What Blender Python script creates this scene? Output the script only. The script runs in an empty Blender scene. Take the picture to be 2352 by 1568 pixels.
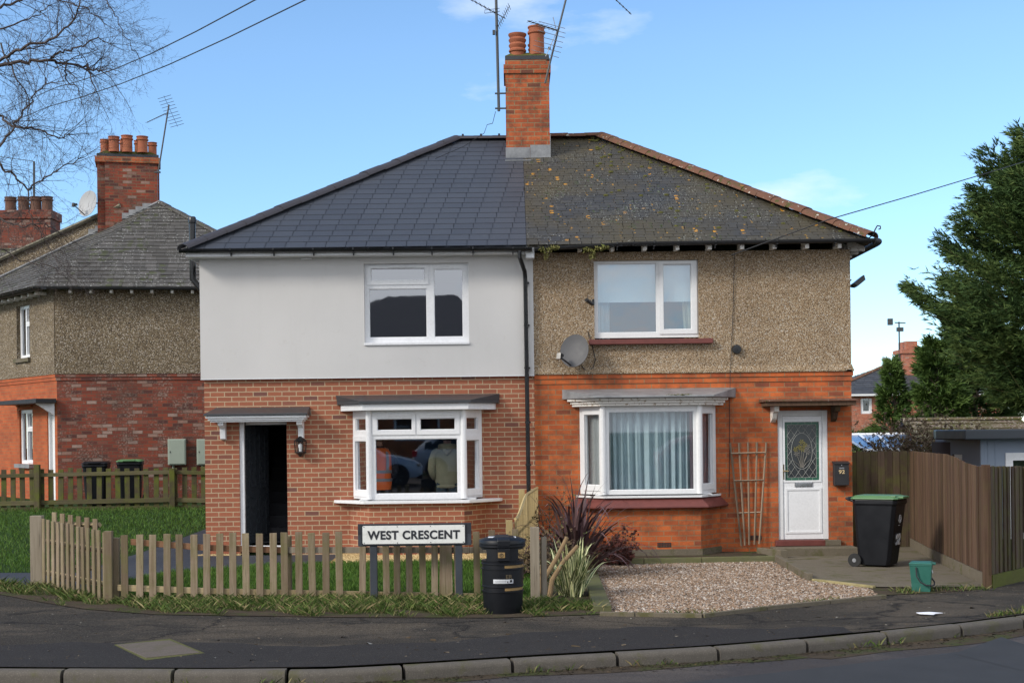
import bpy, bmesh, math, random
import numpy as np
from mathutils import Vector, Matrix
R=math.radians
sc=bpy.context.scene
COL=sc.collection
random.seed(7); RNG=np.random.default_rng(5)
# ---------------------------------------------------------------- camera
F=1422.0; TH=0.012; CY=432.0; ZC=2.05; K=1024/2352
cam=bpy.data.cameras.new("camera"); camo=bpy.data.objects.new("camera",cam); COL.objects.link(camo)
cam.sensor_width=36; cam.lens=36*F/1024; cam.shift_y=(CY-341)/1024; cam.clip_end=900; cam.clip_start=.1
camo.location=(0,0,ZC); camo.rotation_mode='QUATERNION'
camo.rotation_quaternion=(Matrix.Rotation(R(90),3,'X') @ Matrix.Rotation(-TH,3,'Z')).to_quaternion()
sc.camera=camo
# ---------------------------------------------------------------- light
AZ=R(58); EL=R(31)
sv=Vector((-math.sin(AZ)*math.cos(EL),-math.cos(AZ)*math.cos(EL),math.sin(EL)))
sl=bpy.data.lights.new("sun",'SUN'); sl.energy=2.0; sl.angle=R(13); sl.color=(1,.93,.83)
so=bpy.data.objects.new("sun",sl); COL.objects.link(so); so.rotation_mode='QUATERNION'
so.rotation_quaternion=sv.to_track_quat('Z','Y'); so.location=(-20,-15,25)
w=bpy.data.worlds.new("World"); sc.world=w; w.use_nodes=True
nt=w.node_tree; nt.nodes.clear()
def _n(nt,t,**kw):
    n=nt.nodes.new(t)
    for k,v in kw.items():
        if k in n.inputs.keys() if isinstance(k,str) else False: n.inputs[k].default_value=v
        else: setattr(n,k,v)
    return n
sky=nt.nodes.new('ShaderNodeTexSky'); sky.sky_type='NISHITA'; sky.sun_disc=False
sky.sun_elevation=EL; sky.sun_rotation=math.atan2(sv.x,sv.y)%(2*math.pi)
sky.air_density=.9; sky.dust_density=.05; sky.ozone_density=2.2; sky.altitude=50
out=nt.nodes.new('ShaderNodeOutputWorld'); bg=nt.nodes.new('ShaderNodeBackground'); bg.inputs[1].default_value=.148
tc=nt.nodes.new('ShaderNodeTexCoord'); mp=nt.nodes.new('ShaderNodeMapping'); mp.inputs['Scale'].default_value=(1,1,3.2); mp.inputs['Location'].default_value=(3.1,.4,1.7)
nz=nt.nodes.new('ShaderNodeTexNoise'); nz.inputs['Scale'].default_value=3.0; nz.inputs['Detail'].default_value=9; nz.inputs['Roughness'].default_value=.55
nt.links.new(tc.outputs['Generated'],mp.inputs[0]); nt.links.new(mp.outputs[0],nz.inputs['Vector'])
sp=nt.nodes.new('ShaderNodeSeparateXYZ'); nt.links.new(tc.outputs['Generated'],sp.inputs[0])
mr=nt.nodes.new('ShaderNodeMapRange'); nt.links.new(sp.outputs['Y'],mr.inputs[0])
mr.inputs[1].default_value=.6; mr.inputs[2].default_value=-.3; mr.inputs[3].default_value=-.125; mr.inputs[4].default_value=.25
ad=nt.nodes.new('ShaderNodeMath'); ad.operation='ADD'; nt.links.new(nz.outputs[0],ad.inputs[0]); nt.links.new(mr.outputs[0],ad.inputs[1])
rp=nt.nodes.new('ShaderNodeValToRGB'); rp.color_ramp.elements[0].position=.5; rp.color_ramp.elements[1].position=.68
nt.links.new(ad.outputs[0],rp.inputs[0])
mx=nt.nodes.new('ShaderNodeMix'); mx.data_type='RGBA'; mx.inputs['B'].default_value=(5.2,5.4,5.8,1)
nt.links.new(rp.outputs[0],mx.inputs[0]); hs=nt.nodes.new('ShaderNodeHueSaturation'); hs.inputs['Saturation'].default_value=1.1; hz=nt.nodes.new('ShaderNodeValToRGB'); hz.color_ramp.elements[0].color=(.70,.82,.95,1); hz.color_ramp.elements[1].position=.26; nt.links.new(sp.outputs['Z'],hz.inputs[0]); mh=nt.nodes.new('ShaderNodeMix'); mh.data_type='RGBA'; mh.blend_type='MULTIPLY'; mh.inputs[0].default_value=1; nt.links.new(sky.outputs[0],mh.inputs['A']); nt.links.new(hz.outputs[0],mh.inputs['B']); nt.links.new(mh.outputs['Result'],hs.inputs['Color']); nt.links.new(hs.outputs[0],mx.inputs['A'])
nt.links.new(mx.outputs['Result'],bg.inputs[0]); nt.links.new(bg.outputs[0],out.inputs[0])
sc.view_settings.view_transform='Standard'; sc.view_settings.look='None'; sc.view_settings.exposure=0.60; sc.view_settings.gamma=1
sc.render.engine='CYCLES'
# ---------------------------------------------------------------- helpers
def at(px,py,Y):                    # photograph pixel + distance -> X, Z
    u=px*K-512; v=CY-py*K
    return ((u*math.cos(TH)+v*math.sin(TH))*Y/F, ZC+(-u*math.sin(TH)+v*math.cos(TH))*Y/F)
def gr(px,py,z):                    # photograph pixel + height -> X, Y
    u=px*K-512; v=CY-py*K
    a=u*math.cos(TH)+v*math.sin(TH); b=-u*math.sin(TH)+v*math.cos(TH); Y=(z-ZC)*F/b
    return (a*Y/F,Y)
WL={}
def tag(o,label=None,cat=None,group=None,kind=None):
    if label: o['label']=label
    if cat: o['category']=cat
    if group: o['group']=group
    if kind: o['kind']=kind
    return o
def thing(name,label,cat,loc=(0,0,0),group=None):
    o=bpy.data.objects.new(name,None); COL.objects.link(o); o.location=loc; o.empty_display_size=.2
    WL[o.name]=Vector(loc); return tag(o,label,cat,group)
def org(o):
    return WL.get(o.name,Vector((0,0,0))) if o else Vector((0,0,0))
def finish(name,me,mat,parent,loc=None,bevel=0,smooth=False):
    o=bpy.data.objects.new(name,me); COL.objects.link(o)
    off=org(parent) if parent else Vector(loc or (0,0,0))
    if off.length>0: me.transform(Matrix.Translation(-off))
    if parent: o.parent=parent
    else: o.location=off
    WL[o.name]=off
    for m in (mat if isinstance(mat,(list,tuple)) else [mat]): me.materials.append(m)
    if smooth:
        me.polygons.foreach_set('use_smooth',[True]*len(me.polygons))
        try: me.set_sharp_from_angle(angle=R(38))
        except Exception: pass
    if bevel:
        b=o.modifiers.new('bevel','BEVEL'); b.width=bevel; b.segments=2; b.limit_method='ANGLE'; b.angle_limit=R(40)
    return o
I4=Matrix.Identity(4)
class MB:
    def __init__(s,M=None): s.v=[]; s.f=[]; s.mi=[]; s.M=M or I4; s.m=0; s.c=[]; s.col=(1,1,1)
    def add(s,vs,fs):
        b=len(s.v); s.v+= [tuple(s.M@Vector(p)) for p in vs]
        for f in fs: s.f.append([b+i for i in f]); s.mi.append(s.m); s.c.append(s.col)
        return s
    def box(s,x0,x1,y0,y1,z0,z1):
        if x0>x1:x0,x1=x1,x0
        if y0>y1:y0,y1=y1,y0
        if z0>z1:z0,z1=z1,z0
        return s.add([(x0,y0,z0),(x1,y0,z0),(x1,y1,z0),(x0,y1,z0),(x0,y0,z1),(x1,y0,z1),(x1,y1,z1),(x0,y1,z1)],
            [(0,3,2,1),(4,5,6,7),(0,1,5,4),(1,2,6,5),(2,3,7,6),(3,0,4,7)])
    def prism(s,poly,axis,a,b):      # poly 2D extruded along axis
        n=len(poly)
        def P(p,t): return (t,p[0],p[1]) if axis=='x' else (p[0],t,p[1]) if axis=='y' else (p[0],p[1],t)
        vs=[P(p,a) for p in poly]+[P(p,b) for p in poly]
        return s.add(vs,[list(range(n))[::-1],list(range(n,2*n))]+[(i,(i+1)%n,n+(i+1)%n,n+i) for i in range(n)])
    def tube(s,pts,r,n=8,cap=True):
        pts=[Vector(p) for p in pts]; m=len(pts); rs=r if isinstance(r,(list,tuple)) else [r]*m
        vs=[]; up=None
        for i,p in enumerate(pts):
            d=(pts[min(i+1,m-1)]-pts[max(i-1,0)]).normalized()
            if up is None:
                up=Vector((0,0,1)) if abs(d.z)<.9 else Vector((1,0,0))
            a=d.cross(up)
            if a.length<1e-5: a=d.orthogonal()
            a.normalize(); b2=a.cross(d).normalized(); up=b2
            for k in range(n):
                t=2*math.pi*k/n; vs.append(p+a*math.cos(t)*rs[i]+b2*math.sin(t)*rs[i])
        fs=[(i*n+k,i*n+(k+1)%n,(i+1)*n+(k+1)%n,(i+1)*n+k) for i in range(m-1) for k in range(n)]
        if cap: fs+=[list(range(n))[::-1],list(range((m-1)*n,m*n))]
        return s.add([tuple(v) for v in vs],fs)
    def lathe(s,prof,c=(0,0,0),n=24,sx=1,sy=1):
        vs=[]; 
        for r,z in prof:
            for k in range(n):
                t=2*math.pi*k/n; vs.append((c[0]+r*math.cos(t)*sx,c[1]+r*math.sin(t)*sy,c[2]+z))
        m=len(prof)
        fs=[(i*n+k,i*n+(k+1)%n,(i+1)*n+(k+1)%n,(i+1)*n+k) for i in range(m-1) for k in range(n)]
        if prof[0][0]>1e-4: fs.append(list(range(n))[::-1])
        if prof[-1][0]>1e-4: fs.append(list(range((m-1)*n,m*n)))
        return s.add(vs,fs)
    def holed(s,u0,u1,v0,v1,holes,d0,d1):     # panel in x/z with rectangular holes, y from d0 to d1
        us=sorted({u0,u1,*[h[0] for h in holes],*[h[1] for h in holes]}); us=[u for u in us if u0<=u<=u1]
        vv=sorted({v0,v1,*[h[2] for h in holes],*[h[3] for h in holes]}); vv=[v for v in vv if v0<=v<=v1]
        def solid(i,j):
            if i<0 or j<0 or i>=len(us)-1 or j>=len(vv)-1: return False
            a=(us[i]+us[i+1])/2; b=(vv[j]+vv[j+1])/2
            return not any(h[0]<a<h[1] and h[2]<b<h[3] for h in holes)
        for i in range(len(us)-1):
            for j in range(len(vv)-1):
                if not solid(i,j): continue
                a,b,c,d=us[i],us[i+1],vv[j],vv[j+1]
                s.add([(a,d0,c),(b,d0,c),(b,d0,d),(a,d0,d)],[(0,1,2,3)])
                s.add([(a,d1,c),(b,d1,c),(b,d1,d),(a,d1,d)],[(3,2,1,0)])
                if not solid(i-1,j): s.add([(a,d0,c),(a,d0,d),(a,d1,d),(a,d1,c)],[(0,1,2,3)])
                if not solid(i+1,j): s.add([(b,d0,c),(b,d1,c),(b,d1,d),(b,d0,d)],[(0,1,2,3)])
                if not solid(i,j-1): s.add([(a,d0,c),(a,d1,c),(b,d1,c),(b,d0,c)],[(0,1,2,3)])
                if not solid(i,j+1): s.add([(a,d0,d),(b,d0,d),(b,d1,d),(a,d1,d)],[(0,1,2,3)])
        return s
    def mesh(s,weld=False):
        me=bpy.data.meshes.new('m'); me.from_pydata(s.v,[],s.f); me.polygons.foreach_set('material_index',s.mi)
        if weld:
            bm=bmesh.new(); bm.from_mesh(me); bmesh.ops.remove_doubles(bm,verts=bm.verts,dist=1e-4); bm.to_mesh(me); bm.free()
        Z=Vector((0,0,1)); tinted=any(c!=(1,1,1) for c in s.c) and not weld; me.uv_layers.new(name='UVMap')
        if tinted: me.color_attributes.new('tint','FLOAT_COLOR','CORNER')
        uv=me.uv_layers['UVMap']; at_=me.color_attributes['tint'] if tinted else None
        for p in me.polygons:
            n=p.normal
            t=Z.cross(n)
            t=t.normalized() if t.length>.05 else Vector((1,0,0))
            if abs(t.x)>abs(t.y):
                if t.x<0: t=-t
            elif t.y<0: t=-t
            b=n.cross(t)
            if b.z<-.05 or (abs(b.z)<=.05 and b.y<0): b=-b
            for li in p.loop_indices:
                co=me.vertices[me.loops[li].vertex_index].co
                uv.data[li].uv=(co.dot(t),co.dot(b))
                if at_: at_.data[li].color=(*s.c[p.index],1)
        return me
    def build(s,name,mat,parent=None,loc=None,bevel=0,smooth=False,weld=False):
        return finish(name,s.mesh(weld),mat,parent,loc,bevel,smooth)
def frame(o,d,n=None):              # local x along d, local y into the wall, z up
    d=Vector((d[0],d[1],0)).normalized(); y=Vector((-d.y,d.x,0))
    M=Matrix(((d.x,y.x,0,o[0]),(d.y,y.y,0,o[1]),(0,0,1,o[2]),(0,0,0,1))); return M
def bx(name,mat,parent,*a,bevel=0,M=None,**k): return MB(M).box(*a).build(name,mat,parent,bevel=bevel,**k)
def copy_tree(o,parent=None):
    c=o.copy(); COL.objects.link(c)
    if parent: c.parent=parent
    for ch in [x for x in bpy.data.objects if x.parent==o]: copy_tree(ch,c)
    return c
def text_mesh(body,size,extr=.002,offset=0,spacing=1.0,bold=0):
    cu=bpy.data.curves.new('t','FONT'); cu.body=body; cu.size=size; cu.extrude=extr; cu.offset=offset; cu.space_character=spacing
    cu.align_x='CENTER'; cu.align_y='CENTER'
    o=bpy.data.objects.new('t',cu); COL.objects.link(o); bpy.context.view_layer.update()
    me=bpy.data.meshes.new_from_object(o.evaluated_get(bpy.context.evaluated_depsgraph_get()))
    bpy.data.objects.remove(o); return me
def text(name,body,size,mat,parent,M,width=None,height=None,offset=0,spacing=1.0,extr=.002):
    me=text_mesh(body,size,extr,offset,spacing)
    xs=[v.co.x for v in me.vertices]; ys=[v.co.y for v in me.vertices]
    cx=(min(xs)+max(xs))/2; cy=(min(ys)+max(ys))/2
    sx=(width/(max(xs)-min(xs))) if width else 1; sy=(height/(max(ys)-min(ys))) if height else sx
    if not width and height: sx=sy
    for v in me.vertices: v.co=Vector(((v.co.x-cx)*sx,-v.co.z,(v.co.y-cy)*sy))
    me.transform(M); return finish(name,me,mat,parent)
# ---------------------------------------------------------------- materials
MATS={}
class NT:
    def __init__(s,name,rough=.7,spec=.5,metal=0):
        m=bpy.data.materials.new(name); m.use_nodes=True; s.m=m; s.t=m.node_tree; s.b=s.t.nodes['Principled BSDF']
        s.b.inputs['Roughness'].default_value=rough; s.b.inputs['Metallic'].default_value=metal
        s.b.inputs['Specular IOR Level'].default_value=spec; MATS[name]=m
    def L(s,a,b): s.t.links.new(a,b)
    def n(s,t): return s.t.nodes.new(t)
    def uv(s,scale=(1,1,1)):
        a=s.n('ShaderNodeUVMap'); m=s.n('ShaderNodeMapping'); m.inputs['Scale'].default_value=scale; s.L(a.outputs[0],m.inputs[0]); return m.outputs[0]
    def obj(s,scale=(1,1,1),rnd=False):
        a=s.n('ShaderNodeTexCoord'); m=s.n('ShaderNodeMapping'); m.inputs['Scale'].default_value=scale; s.L(a.outputs['Object'],m.inputs[0])
        if rnd:
            i=s.n('ShaderNodeObjectInfo'); k=s.n('ShaderNodeMath'); k.operation='MULTIPLY'; k.inputs[1].default_value=37
            s.L(i.outputs['Random'],k.inputs[0]); s.L(k.outputs[0],m.inputs['Location'])
        return m.outputs[0]
    def noise(s,scale,vec,detail=4,rough=.55):
        a=s.n('ShaderNodeTexNoise'); a.inputs['Scale'].default_value=scale; a.inputs['Detail'].default_value=detail; a.inputs['Roughness'].default_value=rough
        s.L(vec,a.inputs['Vector']); return a.outputs[0]
    def vor(s,scale,vec,out='Color',feat='F1',flat=True):
        a=s.n('ShaderNodeTexVoronoi'); a.feature=feat; a.voronoi_dimensions='2D' if flat else '3D'; a.inputs['Scale'].default_value=scale; s.L(vec,a.inputs['Vector']); return a.outputs[out]
    def ramp(s,fac,stops):
        a=s.n('ShaderNodeValToRGB'); e=a.color_ramp.elements
        while len(e)<len(stops): e.new(.5)
        for x,(p,c) in zip(e,stops): x.position=p; x.color=(*c,1) if isinstance(c,tuple) else (c,c,c,1)
        s.L(fac,a.inputs[0]); return a.outputs[0]
    def mix(s,fac,a,b,mode='MIX'):
        x=s.n('ShaderNodeMix'); x.data_type='RGBA'; x.blend_type=mode
        for sock,v in ((x.inputs[0],fac),(x.inputs['A'],a),(x.inputs['B'],b)):
            if isinstance(v,(int,float)): sock.default_value=v if sock==x.inputs[0] else (v,v,v,1)
            elif isinstance(v,tuple): sock.default_value=(*v,1)
            else: s.L(v,sock)
        return x.outputs['Result']
    def math(s,op,a,b=None):
        x=s.n('ShaderNodeMath'); x.operation=op
        for i,v in enumerate((a,b)):
            if v is None: continue
            if isinstance(v,(int,float)): x.inputs[i].default_value=v
            else: s.L(v,x.inputs[i])
        return x.outputs[0]
    def bump(s,h,strength=.4,dist=.01):
        x=s.n('ShaderNodeBump'); x.inputs['Strength'].default_value=strength; x.inputs['Distance'].default_value=dist
        s.L(h,x.inputs['Height']); s.L(x.outputs[0],s.b.inputs['Normal'])
    def col(s,c):
        if isinstance(c,tuple): s.b.inputs['Base Color'].default_value=(*c,1)
        else: s.L(c,s.b.inputs['Base Color'])
        return s.m
def plain(name,c,rough=.5,var=.12,scale=6,metal=0,spec=.5,bump=0):
    t=NT(name,rough,spec,metal); v=t.obj(rnd=True); f=t.noise(scale,v,5)
    t.col(t.mix(f,tuple(x*(1-var*1.5) for x in c),tuple(min(1,x*(1+var)) for x in c)))
    r=t.ramp(f,[(.3,max(0,rough-.08)),(.7,min(1,rough+.1))]); t.L(r,t.b.inputs['Roughness'])
    if bump: t.bump(t.noise(scale*12,v,3),bump,.004)
    return t.m
def brick(name,c1,c2,mortar,bw,bh,ms,stain,odd=None,pale=0,moss=0,ss=1.1):
    t=NT(name,.85,.3); uv=t.uv()
    wob=t.noise(7,uv,2); wv=t.n('ShaderNodeVectorMath'); wv.operation='SCALE'; wv.inputs['Scale'].default_value=.006
    a=t.n('ShaderNodeTexNoise'); a.inputs['Scale'].default_value=9; t.L(uv,a.inputs['Vector']); t.L(a.outputs['Color'],wv.inputs[0])
    ad=t.n('ShaderNodeVectorMath'); ad.operation='ADD'; t.L(uv,ad.inputs[0]); t.L(wv.outputs[0],ad.inputs[1])
    b=t.n('ShaderNodeTexBrick'); b.inputs['Scale'].default_value=1; b.inputs['Brick Width'].default_value=bw; b.inputs['Row Height'].default_value=bh
    b.inputs['Mortar Size'].default_value=ms; b.inputs['Mortar Smooth'].default_value=.25; b.inputs['Bias'].default_value=0
    b.inputs['Color1'].default_value=(0,0,0,1); b.inputs['Color2'].default_value=(1,1,1,1); b.inputs['Mortar'].default_value=(.5,.5,.5,1)
    t.L(ad.outputs[0],b.inputs['Vector'])
    st=[(0,c1),(.5,tuple((p+q)/2 for p,q in zip(c1,c2))),(1,c2)]
    if odd: st=[(0,odd),(.025,odd),(.05,c1),(.6,tuple((p+q)/2 for p,q in zip(c1,c2))),(1,c2)]
    if pale: st=[(0,odd or c1),(.10,odd or c1),(.16,c1),(.7,c2),(.86,c2),(.92,(.30,.19,.15)),(1,(.36,.27,.23))]
    base=t.ramp(b.outputs['Color'],st)
    gr_=t.noise(38,uv,5,.7); base=t.mix(t.ramp(gr_,[(.35,.0),(.75,.55)]),base,tuple(x*.62 for x in c1))
    if pale:
        pm=t.math('MULTIPLY',t.ramp(t.noise(2.2,uv,5,.75),[(.48,0.),(.62,pale)]),t.ramp(t.noise(21,uv,3),[(.45,0.),(.6,1.)]))
        base=t.mix(pm,base,(.42,.3,.25))
    col=t.mix(b.outputs['Fac'],base,t.mix(t.noise(15,uv,3),mortar,tuple(x*.75 for x in mortar)))
    st_=t.ramp(t.noise(ss,uv,7,.72),[(.42,0.),(.72,stain)]); col=t.mix(st_,col,(.05,.035,.028))
    if moss: col=t.mix(t.ramp(t.noise(3.3,uv,6,.7),[(.6,0.),(.68,moss)]),col,(.07,.065,.02))
    t.bump(t.mix(b.outputs['Fac'],t.math('MULTIPLY',gr_,.3),-.6),.5,.008)
    return t.col(col)
def white(name,c=(.8,.81,.83),rough=.32):
    t=NT(name,rough,.5); v=t.obj(); f=t.noise(2.5,v,6,.7); g=t.noise(26,v,4)
    t.col(t.mix(t.ramp(t.math('MULTIPLY',f,g),[(.2,0.),(.42,.35)]),c,tuple(x*.72 for x in c))); return t.m
def glass(name,tint=(.9,.95,.95),k=2.0,wav=.0):
    t=NT(name); t.t.nodes.remove(t.b); o=[n for n in t.t.nodes if n.type=='OUTPUT_MATERIAL'][0]
    tr=t.n('ShaderNodeBsdfTransparent'); tr.inputs[0].default_value=(*tint,1); g=t.n('ShaderNodeBsdfGlossy'); g.inputs['Roughness'].default_value=.015; g.inputs[0].default_value=(.95,.97,1,1)
    f=t.n('ShaderNodeFresnel'); f.inputs[0].default_value=1.5; m=t.n('ShaderNodeMixShader')
    gg=t.n('ShaderNodeNewGeometry'); kk=t.math('MINIMUM',t.math('MULTIPLY',f.outputs[0],k),1.0); kk=t.math('MULTIPLY',kk,t.math('SUBTRACT',1.0,gg.outputs['Backfacing']))
    if wav:
        bp=t.n('ShaderNodeBump'); bp.inputs['Strength'].default_value=wav; bp.inputs['Distance'].default_value=.02; t.L(t.noise(1.6,t.obj(),2),bp.inputs['Height']); t.L(bp.outputs[0],g.inputs['Normal'])
    t.L(kk,m.inputs[0]); t.L(tr.outputs[0],m.inputs[1]); t.L(g.outputs[0],m.inputs[2]); t.L(m.outputs[0],o.inputs[0]); return t.m
def wood(name,c1,c2,moss=0,rough=.85,along='z',dark=(.06,.05,.035)):
    t=NT(name,rough,.25); sc_={'z':(30,30,1.6),'x':(1.6,30,30),'y':(30,1.6,30)}[along]
    v=t.obj(sc_,rnd=True); f=t.noise(1.0,v,6,.65); i=t.n('ShaderNodeObjectInfo')
    c=t.mix(t.ramp(f,[(.3,0.),(.7,1.)]),c1,c2)
    c=t.mix(t.ramp(t.noise(1.7,v,2),[(.62,0.),(.72,.65)]),c,dark)
    c=t.mix(t.math('MULTIPLY',i.outputs['Random'],.75),c,tuple(x*.55 for x in c1))
    if moss: c=t.mix(t.ramp(t.noise(3.5,t.obj(rnd=True),5,.7),[(.42,0.),(.66,moss)]),c,(.1,.12,.015))
    t.bump(f,.5,.006); return t.col(c)
m_brick_new=brick('brick_new',(.39,.135,.074),(.285,.10,.06),(.52,.39,.25),.238,.0795,.0085,.08,odd=(.16,.075,.065))
m_brick_old=brick('brick_orange',(.60,.150,.042),(.42,.092,.030),(.34,.21,.11),.245,.083,.008,.8,odd=(.24,.065,.035),ss=1.9)
m_brick_chim=brick('brick_chimney',(.50,.12,.04),(.33,.075,.03),(.30,.22,.12),.245,.083,.009,.95,odd=(.12,.05,.035),moss=.8,ss=3.2)
m_brick_grim_shade=brick('brick_grimy_shade',(.27,.060,.032),(.17,.042,.028),(.13,.085,.06),.24,.082,.007,.8,odd=(.07,.03,.028),pale=.8)  # grimy brick, darker so the neighbour's shaded wall has its shade in the colour
m_brick_nb=brick('brick_neighbour',(.50,.12,.04),(.36,.08,.03),(.30,.17,.08),.24,.082,.006,.4)
m_brick_far=brick('brick_far',(.50,.16,.09),(.38,.10,.06),(.4,.28,.2),.24,.08,.008,.2,pale=.5)
def pebble(name,cs,sc_=62,stain=.6,dk=(.07,.05,.032)):
    t=NT(name,.9,.3); uv=t.uv(); col=t.vor(sc_,uv); s=t.n('ShaderNodeSeparateColor'); t.L(col,s.inputs[0])
    c=t.ramp(s.outputs[0],cs); d=t.vor(sc_,uv,'Distance'); c=t.mix(t.ramp(d,[(.35,0.),(.75,.85)]),c,dk)
    big=t.noise(.9,uv,7,.7); c=t.mix(t.ramp(big,[(.42,0.),(.8,stain)]),c,dk)
    t.bump(t.math('SUBTRACT',1.0,d),.8,.012); return t.col(c)
m_pebble=pebble('pebbledash',[(0,(.14,.09,.05)),(.25,(.36,.25,.15)),(.6,(.47,.34,.21)),(.85,(.56,.45,.31)),(1,(.74,.69,.61))],80,.4)
m_pebble_nb=pebble('pebbledash_neighbour',[(0,(.06,.05,.038)),(.4,(.21,.16,.10)),(.8,(.30,.24,.155)),(1,(.6,.55,.48))],50,.5)
t=NT('render_white',.85,.3); v=t.obj(); g=t.noise(90,v,3,.6); c=t.mix(t.ramp(t.noise(.8,v,6,.6),[(.3,0.),(.8,1.)]),(.62,.61,.60),(.565,.555,.545)); 
c=t.mix(t.ramp(t.noise(6,v,5,.7),[(.62,0.),(.8,.35)]),c,(.45,.42,.38)); c=t.mix(t.ramp(t.noise(1.0,t.obj((5,5,.5)),6,.7),[(.55,0.),(.75,.10)]),c,(.42,.40,.37)); t.bump(g,.35,.004); m_render=t.col(c)
def slate(name,cs,rough,spots=(),big=None,edge=None):
    t=NT(name,rough,.5); uv=t.uv(); a=t.n('ShaderNodeAttribute'); a.attribute_name='tint'
    s=t.n('ShaderNodeSeparateColor'); t.L(a.outputs[0],s.inputs[0]); c=t.ramp(s.outputs[0],cs)
    n=t.noise(30,uv,5,.65); c=t.mix(t.ramp(n,[(.3,0.),(.8,.5)]),c,tuple(x*.6 for x in cs[0][1]))
    if big: c=t.mix(t.ramp(t.noise(big[3],uv,6,.65),[(.4,0.),(.62,big[4])]),c,big[:3])
    for (sc_,th,cc,msk) in spots:
        d=t.vor(sc_,uv,'Distance'); r=t.ramp(d,[(th*.75,1.),(th,0.)])
        r=t.math('MULTIPLY',r,t.ramp(t.noise(msk[0],uv,4,.6),[(msk[1],0.),(msk[1]+.05,1.)])); r=t.math('MULTIPLY',r,t.ramp(t.noise(45,uv,3),[(.4,.2),(.55,1.)]))
        c=t.mix(r,c,cc)
    t.bump(n,.25,.006); return t.col(c)
m_slate_new=slate('slate_new',[(0,(.050,.056,.070)),(1,(.060,.067,.082))],.5)
m_slate_old=slate('slate_old',[(0,(.036,.036,.037)),(.5,(.047,.047,.045)),(1,(.060,.058,.054))],.6,
   spots=((2.1,.085,(.62,.28,.01),(.7,.49)),(4.1,.08,(.45,.24,.02),(1.7,.5)),(7,.2,(.04,.055,.01),(1.3,.53)),(9,.10,(.36,.37,.33),(1.1,.53)),(17,.14,(.28,.29,.25),(.8,.52))),big=(.070,.056,.026,.5,.85))
m_tile_old=slate('tile_old',[(0,(.06,.056,.052)),(1,(.12,.112,.104))],.85,
   spots=((7,.13,(.45,.45,.42),(1.1,.47)),(13,.13,(.4,.4,.37),(1.7,.5)),(4,.4,(.05,.06,.015),(.9,.54))),big=(.06,.055,.045,.8,.5))
m_tile_moss=slate('tile_mossy',[(0,(.17,.12,.09)),(1,(.27,.21,.17))],.9,spots=((6,.4,(.10,.11,.015),(1.2,.45)),(11,.25,(.5,.47,.42),(1.7,.45))),big=(.08,.085,.02,1.3,.7))
t=NT('ridge_old',.85,.3); v=t.obj(); c=t.mix(t.noise(5,v,5),(.17,.075,.045),(.11,.06,.04)); c=t.mix(t.ramp(t.noise(9,v,5,.7),[(.56,0.),(.62,1.)]),c,(.07,.07,.02)); c=t.mix(t.ramp(t.noise(14,v,4),[(.64,0.),(.67,1.)]),c,(.5,.48,.42))
c=t.mix(t.ramp(t.noise(2.6,v,4),[(.66,0.),(.7,.8)]),c,(.6,.28,.02)); t.bump(t.noise(25,v,4),.6,.01); m_ridge_old=t.col(c)
m_ridge_new=plain('ridge_new',(.045,.042,.05),.6)
m_upvc=white('white_plastic'); m_upvc_d=white('white_paint_worn',(.72,.73,.74),.5)
t=NT('flaky_paint',.7,.3); v=t.obj(); m_flaky=t.col(t.mix(t.ramp(t.noise(11,v,6,.75),[(.55,0.),(.6,.9)]),(.72,.7,.66),(.28,.2,.12)))
m_black=plain('black_plastic',(.012,.013,.015),.28,.3,4); m_black_m=plain('black_matt',(.02,.021,.024),.6,.3)
m_dark_door=plain('black_door',(.028,.033,.04),.25); m_glass=glass('glass_pane',(.97,.98,.98),2.6); m_glass_b=glass('glass_upper',(.85,.9,.92),6,.35); m_glass_u=glass('glass_new_upper',(.8,.85,.9),8,.03)
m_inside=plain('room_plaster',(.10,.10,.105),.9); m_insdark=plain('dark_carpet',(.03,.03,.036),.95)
t=NT('lead',.45,.5); v=t.obj(); m_lead=t.col(t.mix(t.ramp(t.noise(3,v,6,.7),[(.3,0.),(.7,1.)]),(.13,.135,.145),(.30,.31,.32)))
m_grp=plain('dark_fibreglass',(.048,.052,.058),.4,.15,3); t=NT('terracotta',.8,.3); v=t.obj(rnd=True); c=t.mix(t.noise(6,v,5),(.40,.13,.06),(.22,.075,.045)); m_terra=t.col(t.mix(t.ramp(t.noise(7,v,5,.7),[(.6,0.),(.66,.7)]),c,(.2,.16,.05)))
m_sillred=plain('red_sill_paint',(.15,.04,.033),.55,.3,9,bump=.3); m_steel=plain('galvanised',(.35,.36,.38),.4,.2,8,metal=.6); m_pole=plain('dull_pole',(.05,.055,.06),.5,.3,5)
m_bluebrick=plain('blue_brick',(.035,.038,.045),.6,.5,8,bump=.5); m_moss=plain('moss',(.10,.10,.02),1,.6,30,bump=.9); m_mortar=plain('mortar_flaunch',(.22,.2,.14),.95,.6,14,bump=.8)
m_curtain=plain('net_curtain',(.46,.55,.58),.9,.12,5); m_curtain2=plain('grey_curtain',(.40,.39,.38),.9,.1,5); m_curtain3=plain('mauve_curtain',(.30,.23,.25),.9); m_blind=plain('roller_blind',(.8,.84,.84),.8,.04,2); m_cream=plain('cream_curtain',(.6,.52,.34),.9)
m_wood=wood('picket_wood',(.19,.135,.085),(.37,.30,.215),moss=.35); m_woodr=wood('rail_wood',(.20,.095,.05),(.30,.17,.095),along='x'); m_woodr2=wood('rail_pale',(.34,.26,.14),(.44,.36,.22),along='x')
m_woodmoss=wood('mossy_wood',(.065,.055,.032),(.12,.10,.055),moss=.85); m_woodmoss_r=wood('mossy_rail',(.085,.075,.04),(.15,.13,.075),moss=.4,along='x')
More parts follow.
